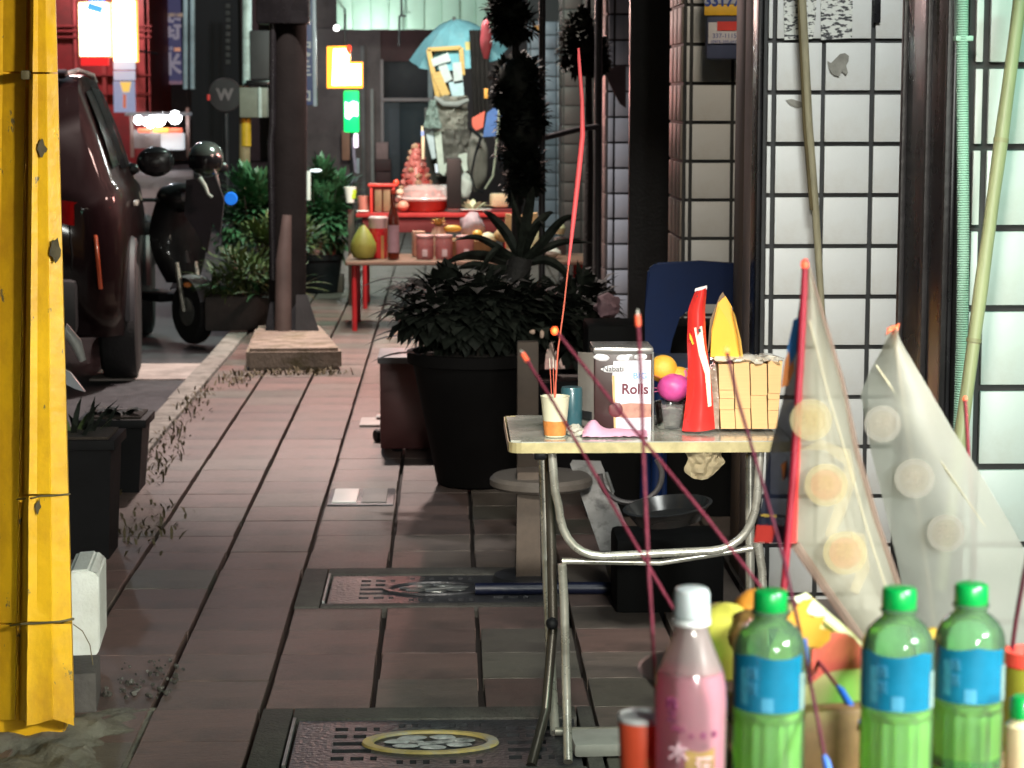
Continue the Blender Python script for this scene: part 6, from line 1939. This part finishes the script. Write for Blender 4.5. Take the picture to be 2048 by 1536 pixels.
cr.sheet(crfn, 20, 14, .004)
single('crumpled_bag', cr, M('crumpled_beige_paper', (.5, .41, .26), .75, var=.25, bump=.6, bscale=40, scale=10), 'crumpled beige paper hanging under the edge of the folding table', 'paper', P(1410, 900, 5.27))
single('blue_pipe', MB().tube([G(950, 1178, .02), G(1130, 1176, .02), G(1300, 1176, .02)], .02, 12), M('navy_pipe', (.006, .009, .03), .4), 'navy blue pipe lying on the pavement behind the folding table', 'pipe', G(1130, 1178))
single('rag', MB().blob(P(1215, 612, 9.2), (.055, .05, .05), 3, .35, 2, 5), M('mauve_rag', (.2, .12, .14), .7, var=.4), 'mauve plastic bag on the dark bush right of the strap leaves', 'bag', P(1215, 630, 9.2))
for (x, y, rx, rz, lab) in ((1065, 664, .012, .009, 'round pale scrap caught in the dark bush'), (1084, 668, .009, .018, 'long pale scrap caught in the dark bush'), (1228, 646, .022, .012, 'pale scrap by the blue chair')):
    single('paper_scrap', MB().blob(P(x, y, 8.75), (rx, .008, rz), 2, .3, 2, x), M('peach_scrap', (.5, .36, .28), .7), lab, 'scrap', P(x, y, 8.75), 'pale scraps in the dark bush')

# ================================================================== foreground altar table
ZT = .93
ZL = .858
t = thing('altar_table', 'cloth covered altar table in the foreground under the bottles', 'table', (.62, 2.2, 0))
part('tabletop', MB().box((.83, 2.08, ZL - .02), (1.2, .64, .04), 0, .006), M('altar_cloth', (.3, .16, .07), .7, var=.3), t)
for x in (.27, 1.39):
    for y in (1.8, 2.36):
        part('leg', MB().box((x, y, ZL / 2 - .02), (.04, .04, ZL - .04), 0, .004), dark_steel, t)
single('offering_board', MB().box((.72, 2.02, ZL + .036), (.86, .24, .07), 0, .006), M('red_lacquer_board', (.3, .03, .02), .4, var=.2), 'low red board under the row of bottles', 'board', (.72, 2.02, ZL))
single('offering_box', MB().box((.6, 2.27, ZL + .036), (.62, .22, .07), 0, .006), M('brown_card_box', (.22, .13, .06), .75, var=.3), 'flat brown box under the snack bag and fruit bowl', 'box', (.6, 2.27, ZL))


def bottle_at(px, cap_top, Y):
    p = P(px, cap_top, Y)
    return Vector((p.x, Y, ZT)), p.z - ZT


# --- pink bottle
YB1 = 1.98
c, H = bottle_at(1384, 1176, YB1)
k = mpp(YB1)
t = thing('pink_bottle', 'frosted bottle of pink drink with a white cap', 'bottle', c)


def zz(py):
    return P(1384, py, YB1).z - ZT


prof = [(.028, 0), (.033, .004), (73 * k, .03), (74 * k, zz(1480)), (75 * k, zz(1400)), (73 * k, zz(1370)), (66 * k, zz(1338)), (55 * k, zz(1312)), (44 * k, zz(1285)), (36 * k, zz(1262)), (32 * k, zz(1245)), (31 * k, zz(1236))]
part('shell', MB().lathe(prof, c, 48), pet('frosted_shell', (.95, .9, .9), .14, .12), t)
part('frost', MB().lathe([(r - .001, z) for r, z in prof if z > zz(1340)], c, 40, caps=False), film('milk_haze', (.62, .55, .5), .45, .4, .4), t)
prof2 = [(.001, .002)] + [(max(r - .0012, .001), z + .001) for r, z in prof[:7]]
liq = [(r, z) for r, z in prof2 if z < zz(1340)] + [(65 * k, zz(1342)), (.001, zz(1341))]
part('drink', MB().lathe(liq, c, 40), film('pink_drink', (.84, .34, .45), .0, .4, .45, .08), t)
part('neck_ring', MB().lathe([(34 * k, zz(1248)), (39 * k, zz(1246)), (39 * k, zz(1238)), (33 * k, zz(1236))], c, 36), white_plastic, t)
part('cap', MB().lathe([(37 * k, zz(1234)), (38 * k, zz(1232)), (36 * k, zz(1186)), (33 * k, zz(1178)), (26 * k, zz(1175)), (.001, zz(1175))], c, 60, mod=lambda a, z: 1 + .012 * math.sin(30 * a)), M('cap_white', (.52, .58, .58), .35, sss=.1, var=.04), t)
pr = M('print_plum', (.3, .06, .16), .5)
pg = M('print_gold_brown', (.3, .19, .06), .5, var=.35, scale=30)
pw = M('print_pale_pink', (.75, .5, .55), .5)


def wrap(me_px, py, name, s, size, m, bold=0., sx=1.):
    """lettering laid on the front of the bottle, turned to follow its wall"""
    dx = (me_px - 1384) * k
    r = 75.5 * k
    an = math.asin(max(-.95, min(.95, dx / r)))
    p = c + Vector((r * math.sin(an), -r * math.cos(an), zz(py)))
    return text(name, s, size, p, m, t, (math.pi / 2, 0, an), 'CENTER', bold, sx)


for i, chh in enumerate('桃之'):
    wrap(1338, 1393 + 24 * i, 'lettering', chh, .0115, pr, .0003)
wrap(1350, 1440, 'lettering', 'TAO', .007, pr)
for i, chh in enumerate('水果味'):
    wrap(1378 + 24 * i, 1452, 'lettering', chh, .0065, pr)
wrap(1352, 1488, 'lettering', '木', .019, pw, .0004)
wrap(1404, 1512, 'lettering', '酒', .017, pw, .0003)
lb = MB()
lb.sheet(lambda u, v: c + Vector((75.4 * k * math.sin(-.25 + .85 * u), -75.4 * k * math.cos(-.25 + .85 * u), zz(1536) + (zz(1476 + 8 * math.sin(u * 3)) - zz(1536)) * v)), 12, 4)
part('print_patch', lb, pg, t)

# --- green tea bottles
tea_shell = pet('green_shell', (.55, .93, .58), .18, .08)
tea = film('green_tea', (.88, .96, .3), .12, .3, .6, .1)
capg = M('cap_green', (.0, .26, .045), .35, coat=.2, var=.06)
lab_blue = M('blue_label', (.004, .15, .26), .35, var=.3, scale=9)


def tea_bottle(px, cap_top, Y, label, seed):
    c, H = bottle_at(px, cap_top, Y)
    k = 75 / .0345 * .0 + .0345 / 75
    t = thing('tea_bottle', label, 'bottle', c, 'green tea bottles on the altar table')
    R = .0345
    top = H

    def rib(a, z):
        return 1 - (.05 * (.5 + .5 * math.cos(16 * a)) if .02 < z < top - .123 else 0)
    z5 = top - .051
    prof = [(.027, 0), (.032, .003), (R, .014), (R, .03), (R, top - .18), (R, top - .130), (R * .985, top - .124), (R, top - .118), (R, top - .06), (R * .97, z5 + .0), (R * .9, top - .044), (R * .76, top - .037), (R * .58, top - .031), (R * .46, top - .0285), (R * .45, top - .022)]
    pr_ = []
    for (r0, z0), (r1, z1) in zip(prof, prof[1:]):
        for j in range(3):
            pr_.append((r0 + (r1 - r0) * j / 3, z0 + (z1 - z0) * j / 3))
    pr_.append(prof[-1])
    part('shell', MB().lathe(pr_, c, 64, rib), tea_shell, t)
    lq = [(r * .93, z + .001) for r, z in pr_ if z < top - .117]
    part('tea', MB().lathe([(.001, .002)] + lq + [(.001, top - .1165)], c, 48, rib), tea, t)
    lab = MB()
    lab.sheet(lambda u, v: c + Vector((R * 1.012 * math.sin(-1.75 + 2.65 * u), -R * 1.012 * math.cos(-1.75 + 2.65 * u), top - .112 + .056 * v - (.0 if v < .9 else .004 * abs(math.sin(u * 5 + seed))))), 40, 5)
    part('paper_label', lab, lab_blue, t)

    def dec(a0, a1, za, zb, m, nm):
        q = MB()
        q.sheet(lambda u, v: c + Vector((R * 1.024 * math.sin(a0 + (a1 - a0) * u), -R * 1.024 * math.cos(a0 + (a1 - a0) * u), za + (zb - za) * v)), 6, 2)
        part(nm, q, m, t)
    dec(.82, 1.12, top - .112, top - .076, M('pale_code_panel', (.16, .25, .23), .5, var=.2, scale=30), 'code_panel')
    dec(-.35, -.02, top - .111, top - .097, M('grey_print', (.05, .26, .4), .5), 'print_block')
    dec(-1.0, -.75, top - .105, top - .07, M('faint_print', (.04, .26, .36), .5, var=.5, scale=60), 'print_block')
    for q, chh in enumerate('綠茶'):
        an = -.62
        text('lettering', chh, .013, c + Vector((R * 1.03 * math.sin(an), -R * 1.03 * math.cos(an), top - .075 - .015 * q)), M('label_lettering', (.04, .22, .34), .5), t, (math.pi / 2, 0, an))
    part('neck_ring', MB().lathe([(R * .45, top - .023), (R * .52, top - .0225), (R * .52, top - .02), (R * .45, top - .019)], c, 32), tea_shell, t)
    part('cap', MB().lathe([(R * .46, top - .0198), (R * .475, top - .019), (R * .47, top - .003), (R * .43, top - .0005), (R * .38, top), (.001, top)], c, 90, mod=lambda a, z: 1 + .014 * math.sin(45 * a) * (z < top - .004)), capg, t)
    return t


tea_bottle(1541, 1180, 2.05, 'green tea bottle with a blue label right beside the pink bottle', 1)
tea_bottle(1799, 1175, 2.03, 'green tea bottle with a blue label in the middle beyond the snack bag', 2)
tea_bottle(1943, 1167, 2.09, 'green tea bottle with a blue label nearest the right edge', 3)

# --- red paper cup, items at right edge
c = Vector((P(1282, 1440, 2.02).x, 2.02, ZT))
hz = P(1282, 1430, 2.02).z - ZT
t = thing('red_cup', 'red paper cup with a white rim left of the pink bottle', 'cup', c)
part('wall', MB().lathe([(.017, 0), (.0182, .002), (.0215, hz - .004), (.0212, hz - .003), (.0195, hz - .006), (.017, .004), (.001, .004)], c, 32), M('red_cup_paper', (.8, .1, .04), .45, var=.12), t)
part('rim', MB().lathe([(.0214, hz - .005), (.0224, hz - .004), (.0228, hz - .001), (.0215, hz + .001), (.0205, hz - .002)], c, 32), white_plastic, t)
part('orange_print', MB().sheet(lambda u, v: c + Vector((.0222 * math.sin(.1 + .8 * u), -.0222 * math.cos(.1 + .8 * u), hz - .06 + .024 * v)), 6, 2), M('orange_print', (.8, .16, .05), .45), t)
c = Vector((P(2052, 1300, 2.2).x, 2.2, ZT))
hz = P(2050, 1300, 2.2).z - ZT
t = thing('incense_pot', 'olive incense pot with a red rim at the right edge', 'pot', c)
part('wall', MB().lathe([(.02, 0), (.024, .01), (.024, hz - .016)], c, 28), M('olive_glaze', (.2, .2, .02), .35, coat=.4), t)
part('rim', MB().lathe([(.0225, hz - .016), (.0245, hz - .014), (.025, hz), (.021, hz), (.02, hz - .01), (.001, hz - .012)], c, 28), M('red_glaze', (.6, .06, .04), .35), t)
c = Vector((P(2046, 1400, 2.0).x, 2.0, ZT))
hz = P(2046, 1392, 2.0).z - ZT
t = thing('small_bottle', 'small cream bottle with a green cap at the right edge', 'bottle', c)
part('glass', MB().lathe([(.014, 0), (.016, .004), (.016, hz - .028), (.008, hz - .02), (.001, hz - .02)], c, 24), M('cream_bottle', (.6, .52, .3), .4), t)
part('cap', MB().lathe([(.009, hz - .022), (.0125, hz - .02), (.012, hz - .004), (.009, hz), (.001, hz)], c, 40, mod=lambda a, z: 1 + .02 * math.sin(20 * a)), capg, t)

# --- snack bag with a printed picture, fruit behind the first tea bottle
Ysb = 2.2
t = thing('snack_bag', 'puffy cream yellow snack bag between the green tea bottles', 'bag', Vector((P(1660, 1400, Ysb).x, Ysb, ZT)))
lft = [(1570, 1232), (1540, 1300), (1530, 1400), (1530, 1500), (1530, 1650)]
rgt = [(1612, 1184), (1700, 1262), (1738, 1300), (1740, 1440), (1735, 1650)]
sb = MB()
ruled(sb, [P(x, y, Ysb) for x, y in lft], [P(x, y, Ysb) for x, y in rgt], .022, 20, 24, .004, 3)
ruled(sb, [P(x, y, Ysb + .001) for x, y in lft], [P(x, y, Ysb + .001) for x, y in rgt], -.02, 20, 24, .004, 6)
part('pouch', sb, M('cream_yellow_film', (.66, .6, .26), .35, var=.12, coat=.4, scale=5), t)


def bagpatch(pts, dy, m, nm, th=.0012):
    def bul(x, y):
        f = min(max((x - 1530) / 210, 0), 1)
        return -.022 * math.sin(math.pi * f)
    part(nm, MB().prism([P(x, y, Ysb + bul(x, y) - dy) for x, y in pts], (0, th, 0)), m, t)


bagpatch([(1588, 1196), (1612, 1186), (1626, 1200), (1640, 1210), (1700, 1266), (1736, 1300), (1722, 1290), (1690, 1272), (1655, 1240), (1632, 1232), (1606, 1222)], .004, M('print_pale_mint', (.66, .74, .52), .4), 'print_field')
bagpatch([(1572, 1240), (1590, 1216), (1606, 1200), (1627, 1197), (1614, 1222), (1622, 1234), (1652, 1232), (1640, 1256), (1662, 1262), (1660, 1280), (1640, 1296), (1610, 1292), (1584, 1272)], .0075, M('print_orange_flame', (.72, .36, .04), .45, var=.12), 'flame_print')
dome = [(1622, 1368), (1624, 1300)] + [(1676 + 52 * math.cos(a), 1318 - 54 * math.sin(a)) for a in [math.pi * (1 - .12 - q * .8) for q in [0, .15, .3, .45, .6, .75, .9, 1.0]]] + [(1727, 1336), (1676, 1340), (1650, 1346)]
bagpatch(dome, .006, M('print_coral', (.66, .12, .09), .3, coat=.6, var=.15), 'dome_print')
bagpatch([(1632, 1446), (1642, 1432), (1654, 1442), (1658, 1466), (1650, 1486), (1634, 1482)], .006, M('print_pale_yellow', (.72, .66, .34), .45), 'pale_print')
bagpatch([(1604, 1280), (1614, 1276), (1618, 1330), (1610, 1330)], .011, M('print_cobalt', (.04, .16, .6), .4), 'blue_print')
single('tan_packet', MB().box(Vector((P(1680, 1560, 2.12).x, 2.12, ZT + .035)), (.09, .03, .07), .2, .006), M('tan_packet', (.22, .13, .05), .6, var=.4, scale=14), 'brown packet in front of the snack bag', 'packet', (P(1680, 1560, 2.12).x, 2.12, ZT))
t = thing('star_fruit', 'yellow green fruit between the pink bottle and the first tea bottle', 'fruit', P(1445, 1320, 2.3))
part('fruit', MB().lathe([(.004, -.05), (.024, -.042), (.036, -.02), (.038, .0), (.03, .022), (.014, .034), (.001, .036)], P(1449, 1272, 2.3), 36, mod=lambda a, z: 1 + .05 * math.cos(5 * a)), M('yellow_green_skin', (.55, .52, .08), .45, var=.2), t)
t = thing('mango', 'orange mango behind the cap of the first tea bottle', 'mango', P(1506, 1240, 2.33))
part('fruit', MB().blob(P(1512, 1216, 2.33), (.024, .02, .022), 3, .1), M('orange_mango', (.6, .24, .03), .45, var=.25), t)
single('brown_fruit', MB().blob(P(1496, 1268, 2.27), (.022, .02, .026), 3, .2, 2, 3), M('brown_skin', (.2, .11, .03), .5, var=.4), 'brown dried fruit beside the yellow green fruit', 'fruit', P(1496, 1290, 2.27))
single('fruit_plate', MB().lathe([(.05, 0), (.09, .02), (.11, P(1500, 1330, 2.3).z - ZT - .02), (.105, P(1500, 1330, 2.3).z - ZT - .018), (.001, .02)], (P(1480, 1330, 2.34).x, 2.36, ZT), 36), M('dark_brown_bowl', (.09, .05, .03), .4, var=.3), 'dark brown fruit bowl behind the first tea bottle', 'bowl', (P(1480, 1330, 2.34).x, 2.36, ZT))

# ------------------------------------------------------------------ the long incense sticks in front
def incense(pts, Ys, label, r, tip, paste, blue=None, bare=None):
    ps = [P(x, y, Y) for (x, y), Y in zip(pts, Ys)]
    s = thing('incense_stick', label, 'incense stick', ps[-1], 'long incense sticks over the altar table')
    part('paste', MB().tube(ps, r, 10), paste, s)
    d = (ps[0] - ps[1]).normalized()
    if tip == 'ash':
        part('ash', MB().tube([ps[0] + d * .004, ps[0] + d * .011], [r * 1.15, r * .3], 8), ash, s)
        part('tip', MB().tube([ps[0] - d * .006, ps[0] + d * .005], [r * 1.3, r * 1.35], 10), tipred, s)
    elif tip == 'ember':
        part('ember', MB().blob(ps[0] + d * .002, (r * 1.7, r * 1.6, r * 2.1), 2, .15), ember, s)
    else:
        part('tip', MB().blob(ps[0] + d * .001, (r * 1.25, r * 1.25, r * 1.7), 2, .1), tipred, s)
    if blue:
        q = [P(x, y, Y) for x, y, Y in blue]
        part('blue_end', MB().tube(q, [r * 1.1, r * 2.0, r * 2.0, r * 1.5][:len(q)], 10), M('blue_stick_end', (.02, .12, .5), .45, var=.15), s)
    return s


ir = .0019
incense([(1112, 664), (1120, 672), (1260, 848), (1412, 1034), (1560, 1224), (1676, 1374)], [2.42, 2.42, 2.36, 2.3, 2.24, 2.14], 'incense stick with a bright red ember slanting across to a blue end', ir, 'ember', inc_red, blue=[(1674, 1372, 2.142), (1682, 1381, 2.135), (1712, 1430, 2.115), (1728, 1455, 2.105)])
incense([(1050, 714), (1110, 810), (1188, 945), (1266, 1080), (1345, 1215), (1370, 1260)], [2.5, 2.46, 2.4, 2.35, 2.3, 2.28], 'lowest incense stick on the left slanting down behind the pink bottle', ir, 'ash', inc_red)
incense([(1276, 640), (1282, 760), (1288, 940), (1296, 1120), (1304, 1250), (1314, 1430)], [2.2, 2.2, 2.18, 2.16, 2.14, 2.12], 'nearly upright incense stick with an ash tip left of the pink bottle', ir, 'ash', inc_red)
incense([(1454, 704), (1476, 800), (1530, 985), (1568, 1120), (1610, 1310), (1640, 1465), (1650, 1515)], [2.3, 2.28, 2.22, 2.16, 2.08, 2.0, 1.98], 'dark incense stick with a glowing tip in front of the paper stacks', ir, 'ember', inc_dark, blue=[(1648, 1510, 1.98), (1653, 1524, 1.978), (1664, 1575, 1.97)])
incense([(1930, 800), (1934, 860), (1940, 960), (1950, 1140)], [2.9, 2.88, 2.86, 2.82], 'short dark incense stick by the bamboo pole behind the grey pennant', .0027, 'plain', M('incense_maroon', (.16, .01, .02), .75))
incense([(2060, 1090), (2046, 1160), (2032, 1240), (2024, 1300)], [2.1, 2.15, 2.2, 2.22], 'incense stick in the olive pot at the right edge', .0024, 'plain', inc_dark)

# ------------------------------------------------------------------ film pennants
Yf1 = 2.55
pen = film('cream_pennant_film', (.62, .6, .48), .28, .45, .5)
t = thing('paper_pennant', 'cream translucent pennant with red coin prints on a bright red stick', 'pennant', P(1568, 1250, Yf1), 'film pennants behind the bottles')
A = [(1611, 532), (1606, 640), (1600, 780), (1594, 930), (1590, 1088), (1720, 1275), (1760, 1330)]
B = [(1614, 534), (1646, 640), (1682, 760), (1712, 900), (1752, 1040), (1800, 1180), (1826, 1330)]
pm1 = MB()
ruled(pm1, [P(x, y, Yf1) for x, y in A], [P(x, y, Yf1 + .05) for x, y in B], .03, 24, 60, .006, 2)
part('film', pm1, pen, t)
seam = MB()
seam.tube([P(1618, 640, Yf1 - .01), P(1660, 800, Yf1 - .022), P(1690, 900, Yf1 - .022), P(1735, 1060, Yf1 - .016), P(1790, 1230, Yf1 - .006)], .0012, 6)
part('fold_line', seam, film('pale_fold', (.8, .76, .6), .3, .3, .4), t)
part('edge_hem', MB().tube([P(x, y, Yf1 + .047) for x, y in B], .004, 6), film('pink_hem', (.55, .42, .35), .55, .4, .4), t)
part('bottom_hem', MB().tube([P(x, y, Yf1 - .003) for x, y in A[4:]], .006, 6), film('pink_hem', (.55, .42, .35), .55, .4, .4), t)


def coin(x, y, Y, r, mats, par, nm='coin_print'):
    p = P(x, y, Y)
    nrm = Vector((-.25, -1, .1)).normalized()
    o = part(nm, MB().lathe([(r * .8, -.0006), (r, -.0006), (r, .0006), (r * .8, .0006)], p, 40, axis=nrm), mats[0], par)
    part('coin_centre', MB().lathe([(.001, .0), (r * .72, 0), (r * .72, .0008), (.001, .0008)], p, 36, axis=nrm), mats[1], o)
    ch = '福禄寿'[int(x) % 3]
    tx = text('coin_mark', ch, r * .9, p + nrm * .0016, mats[2], None, (math.pi / 2, 0, -.25))
    tx.parent = o
    base = LOC[par.name]
    tx.data.transform(Matrix.Translation(-base))


cg = film('gold_print_film', (.74, .64, .36), 0.74, .4, .4, .1, (1, .99, .97))
cr_ = film('red_print_film', (.76, .42, .28), 0.8, .4, .4, .1, (1, .99, .97))
cy = film('yellow_print_film', (.74, .64, .4), 0.86, .4, .4, .1, (1, .99, .97))
for (x, y, rpx, dep) in ((1622, 840, 42, -.024), (1652, 970, 43, -.036), (1690, 1106, 44, -.034)):
    coin(x, y, Yf1 + dep, rpx * mpp(Yf1), (cg, cy if y < 900 else cr_, cg), t)
for (pl_) in ([(1600, 900), (1640, 880), (1700, 900), (1712, 960), (1690, 1030), (1664, 1080), (1650, 1070), (1674, 1000), (1690, 930), (1650, 900)], [(1700, 1060), (1730, 1070), (1740, 1140), (1716, 1190), (1700, 1180), (1722, 1120)]):
    part('leaf_print', MB().prism([P(x, y, Yf1 - .03) for x, y in pl_], (0, .0008, 0)), film('yellow_print_film', (.74, .64, .4), 0.86, .4, .4, .1, (1, .99, .97)), t)
# dark printed back panel and the red stick
Bk = MB()
ruled(Bk, [P(x, y, Yf1 + .06) for x, y in [(1600, 600), (1584, 700), (1566, 800), (1540, 900), (1524, 1000), (1508, 1082)]], [P(x, y, Yf1 + .012) for x, y in [(1606, 600), (1602, 700), (1598, 800), (1593, 900), (1588, 1000), (1584, 1086)]], .008, 8, 22, .003, 4)
part('back_panel', Bk, film('dark_blue_film', (.05, .06, .12), .15, .3, .2, .4), t)
for ps, m_ in (([(1587, 640), (1602, 632), (1600, 690), (1578, 735), (1574, 700)], M('print_film_blue', (.03, .16, .45), .4)), ([(1570, 720), (1582, 690), (1588, 740), (1576, 770), (1562, 775)], M('print_film_orange', (.6, .2, .06), .4)), ([(1513, 1050), (1588, 1052), (1586, 1086), (1508, 1084)], M('print_film_red', (.5, .04, .03), .4)), ([(1522, 1028), (1588, 1032), (1588, 1036), (1521, 1032)], M('print_film_gold', (.5, .34, .06), .4)), ([(1562, 930), (1574, 920), (1578, 950), (1566, 962)], M('print_film_orange', (.6, .2, .06), .4))):
    part('panel_print', MB().prism([P(x, y, Yf1 + .028 - .02 * (x - 1510) / 80 + .012) for x, y in ps], (0, -.0012, 0)), m_, t)
part('stick', MB().tube([P(1611, 520, Yf1 - .006), P(1601, 720, Yf1 - .006), P(1586, 960, Yf1 - .008), P(1572, 1120, Yf1 - .008), P(1558, 1300, Yf1 - .01)], [.0042, .0046, .0046, .0044, .004], 10), M('maroon_stick', (.3, .012, .03), .55), t)
part('sleeve', MB().prism([P(1610, 560, Yf1 - .004), P(1614, 560, Yf1 - .004), P(1604, 800, Yf1 - .004), P(1593, 1086, Yf1 - .004), P(1574, 1084, Yf1 - .004), P(1586, 940, Yf1 - .004), P(1598, 780, Yf1 - .004)], (0, .006, 0)), M('red_sleeve', (.72, .025, .02), .4, sss=.1), t)
part('tip', MB().blob(P(1610, 529, Yf1 - .006), (.0052, .0052, .007), 2, .1), tipred, t)

Yf2 = 2.78
pen2 = film('grey_pennant_film', (.6, .61, .54), .24, .45, .5)
t = thing('paper_pennant', 'grey translucent pennant with an orange tip and faint rings', 'pennant', P(1900, 1290, Yf2), 'film pennants behind the bottles')
A = [(1782, 656), (1762, 700), (1738, 745), (1722, 790), (1742, 900), (1775, 1040), (1800, 1150), (1835, 1330)]
B = [(1790, 654), (1806, 690), (1850, 765), (1900, 850), (1950, 930), (2010, 1030), (2060, 1120), (2064, 1330)]
pm2 = MB()
ruled(pm2, [P(x, y, Yf2 + .02) for x, y in A], [P(x, y, Yf2) for x, y in B], .03, 20, 44, .009, 6)
part('film', pm2, pen2, t)
part('fold_line', MB().tube([P(1752, 730, Yf2 - .004), P(1820, 830, Yf2 - .018), P(1900, 950, Yf2 - .02), P(1975, 1060, Yf2 - .016)], .0011, 6), film('pale_fold', (.8, .76, .6), .3, .3, .4), t)
part('orange_tip', MB().prism([P(1772, 672, Yf2 - .002), P(1776, 656, Yf2 - .002), P(1800, 647, Yf2 - .002), P(1790, 680, Yf2 - .002), P(1784, 662, Yf2 - .002)], (0, .004, 0)), M('orange_tip', (.75, .12, .03), .45), t)
cgr = film('grey_ring_film', (.66, .62, .56), 0.8, .4, .4, .1, (1, .99, .97))
cgr2 = film('grey_centre_film', (.5, .48, .44), 0.93, .4, .4, .1, (1, .99, .97))
for (x, y, rpx) in ((1765, 848, 37), (1829, 957, 40), (1892, 1066, 38)):
    coin(x, y, Yf2 - .03, rpx * mpp(Yf2), (cgr, cgr2, cgr), t)
part('stick', MB().tube([P(1784, 650, Yf2 + .03), P(1834, 1000, Yf2 + .02), P(1880, 1330, Yf2 + .0)], .0028, 8), M('pale_stick', (.45, .36, .28), .6), t)
single('yellow_scrap', MB().prism([P(1848, 1262, 2.3), P(1874, 1258, 2.3), P(1870, 1276, 2.3), P(1862, 1282, 2.3)], (0, .01, 0)), M('yellow_scrap', (.6, .4, .04), .5), 'small yellow scrap between the two right tea bottles', 'scrap', P(1862, 1280, 2.3))
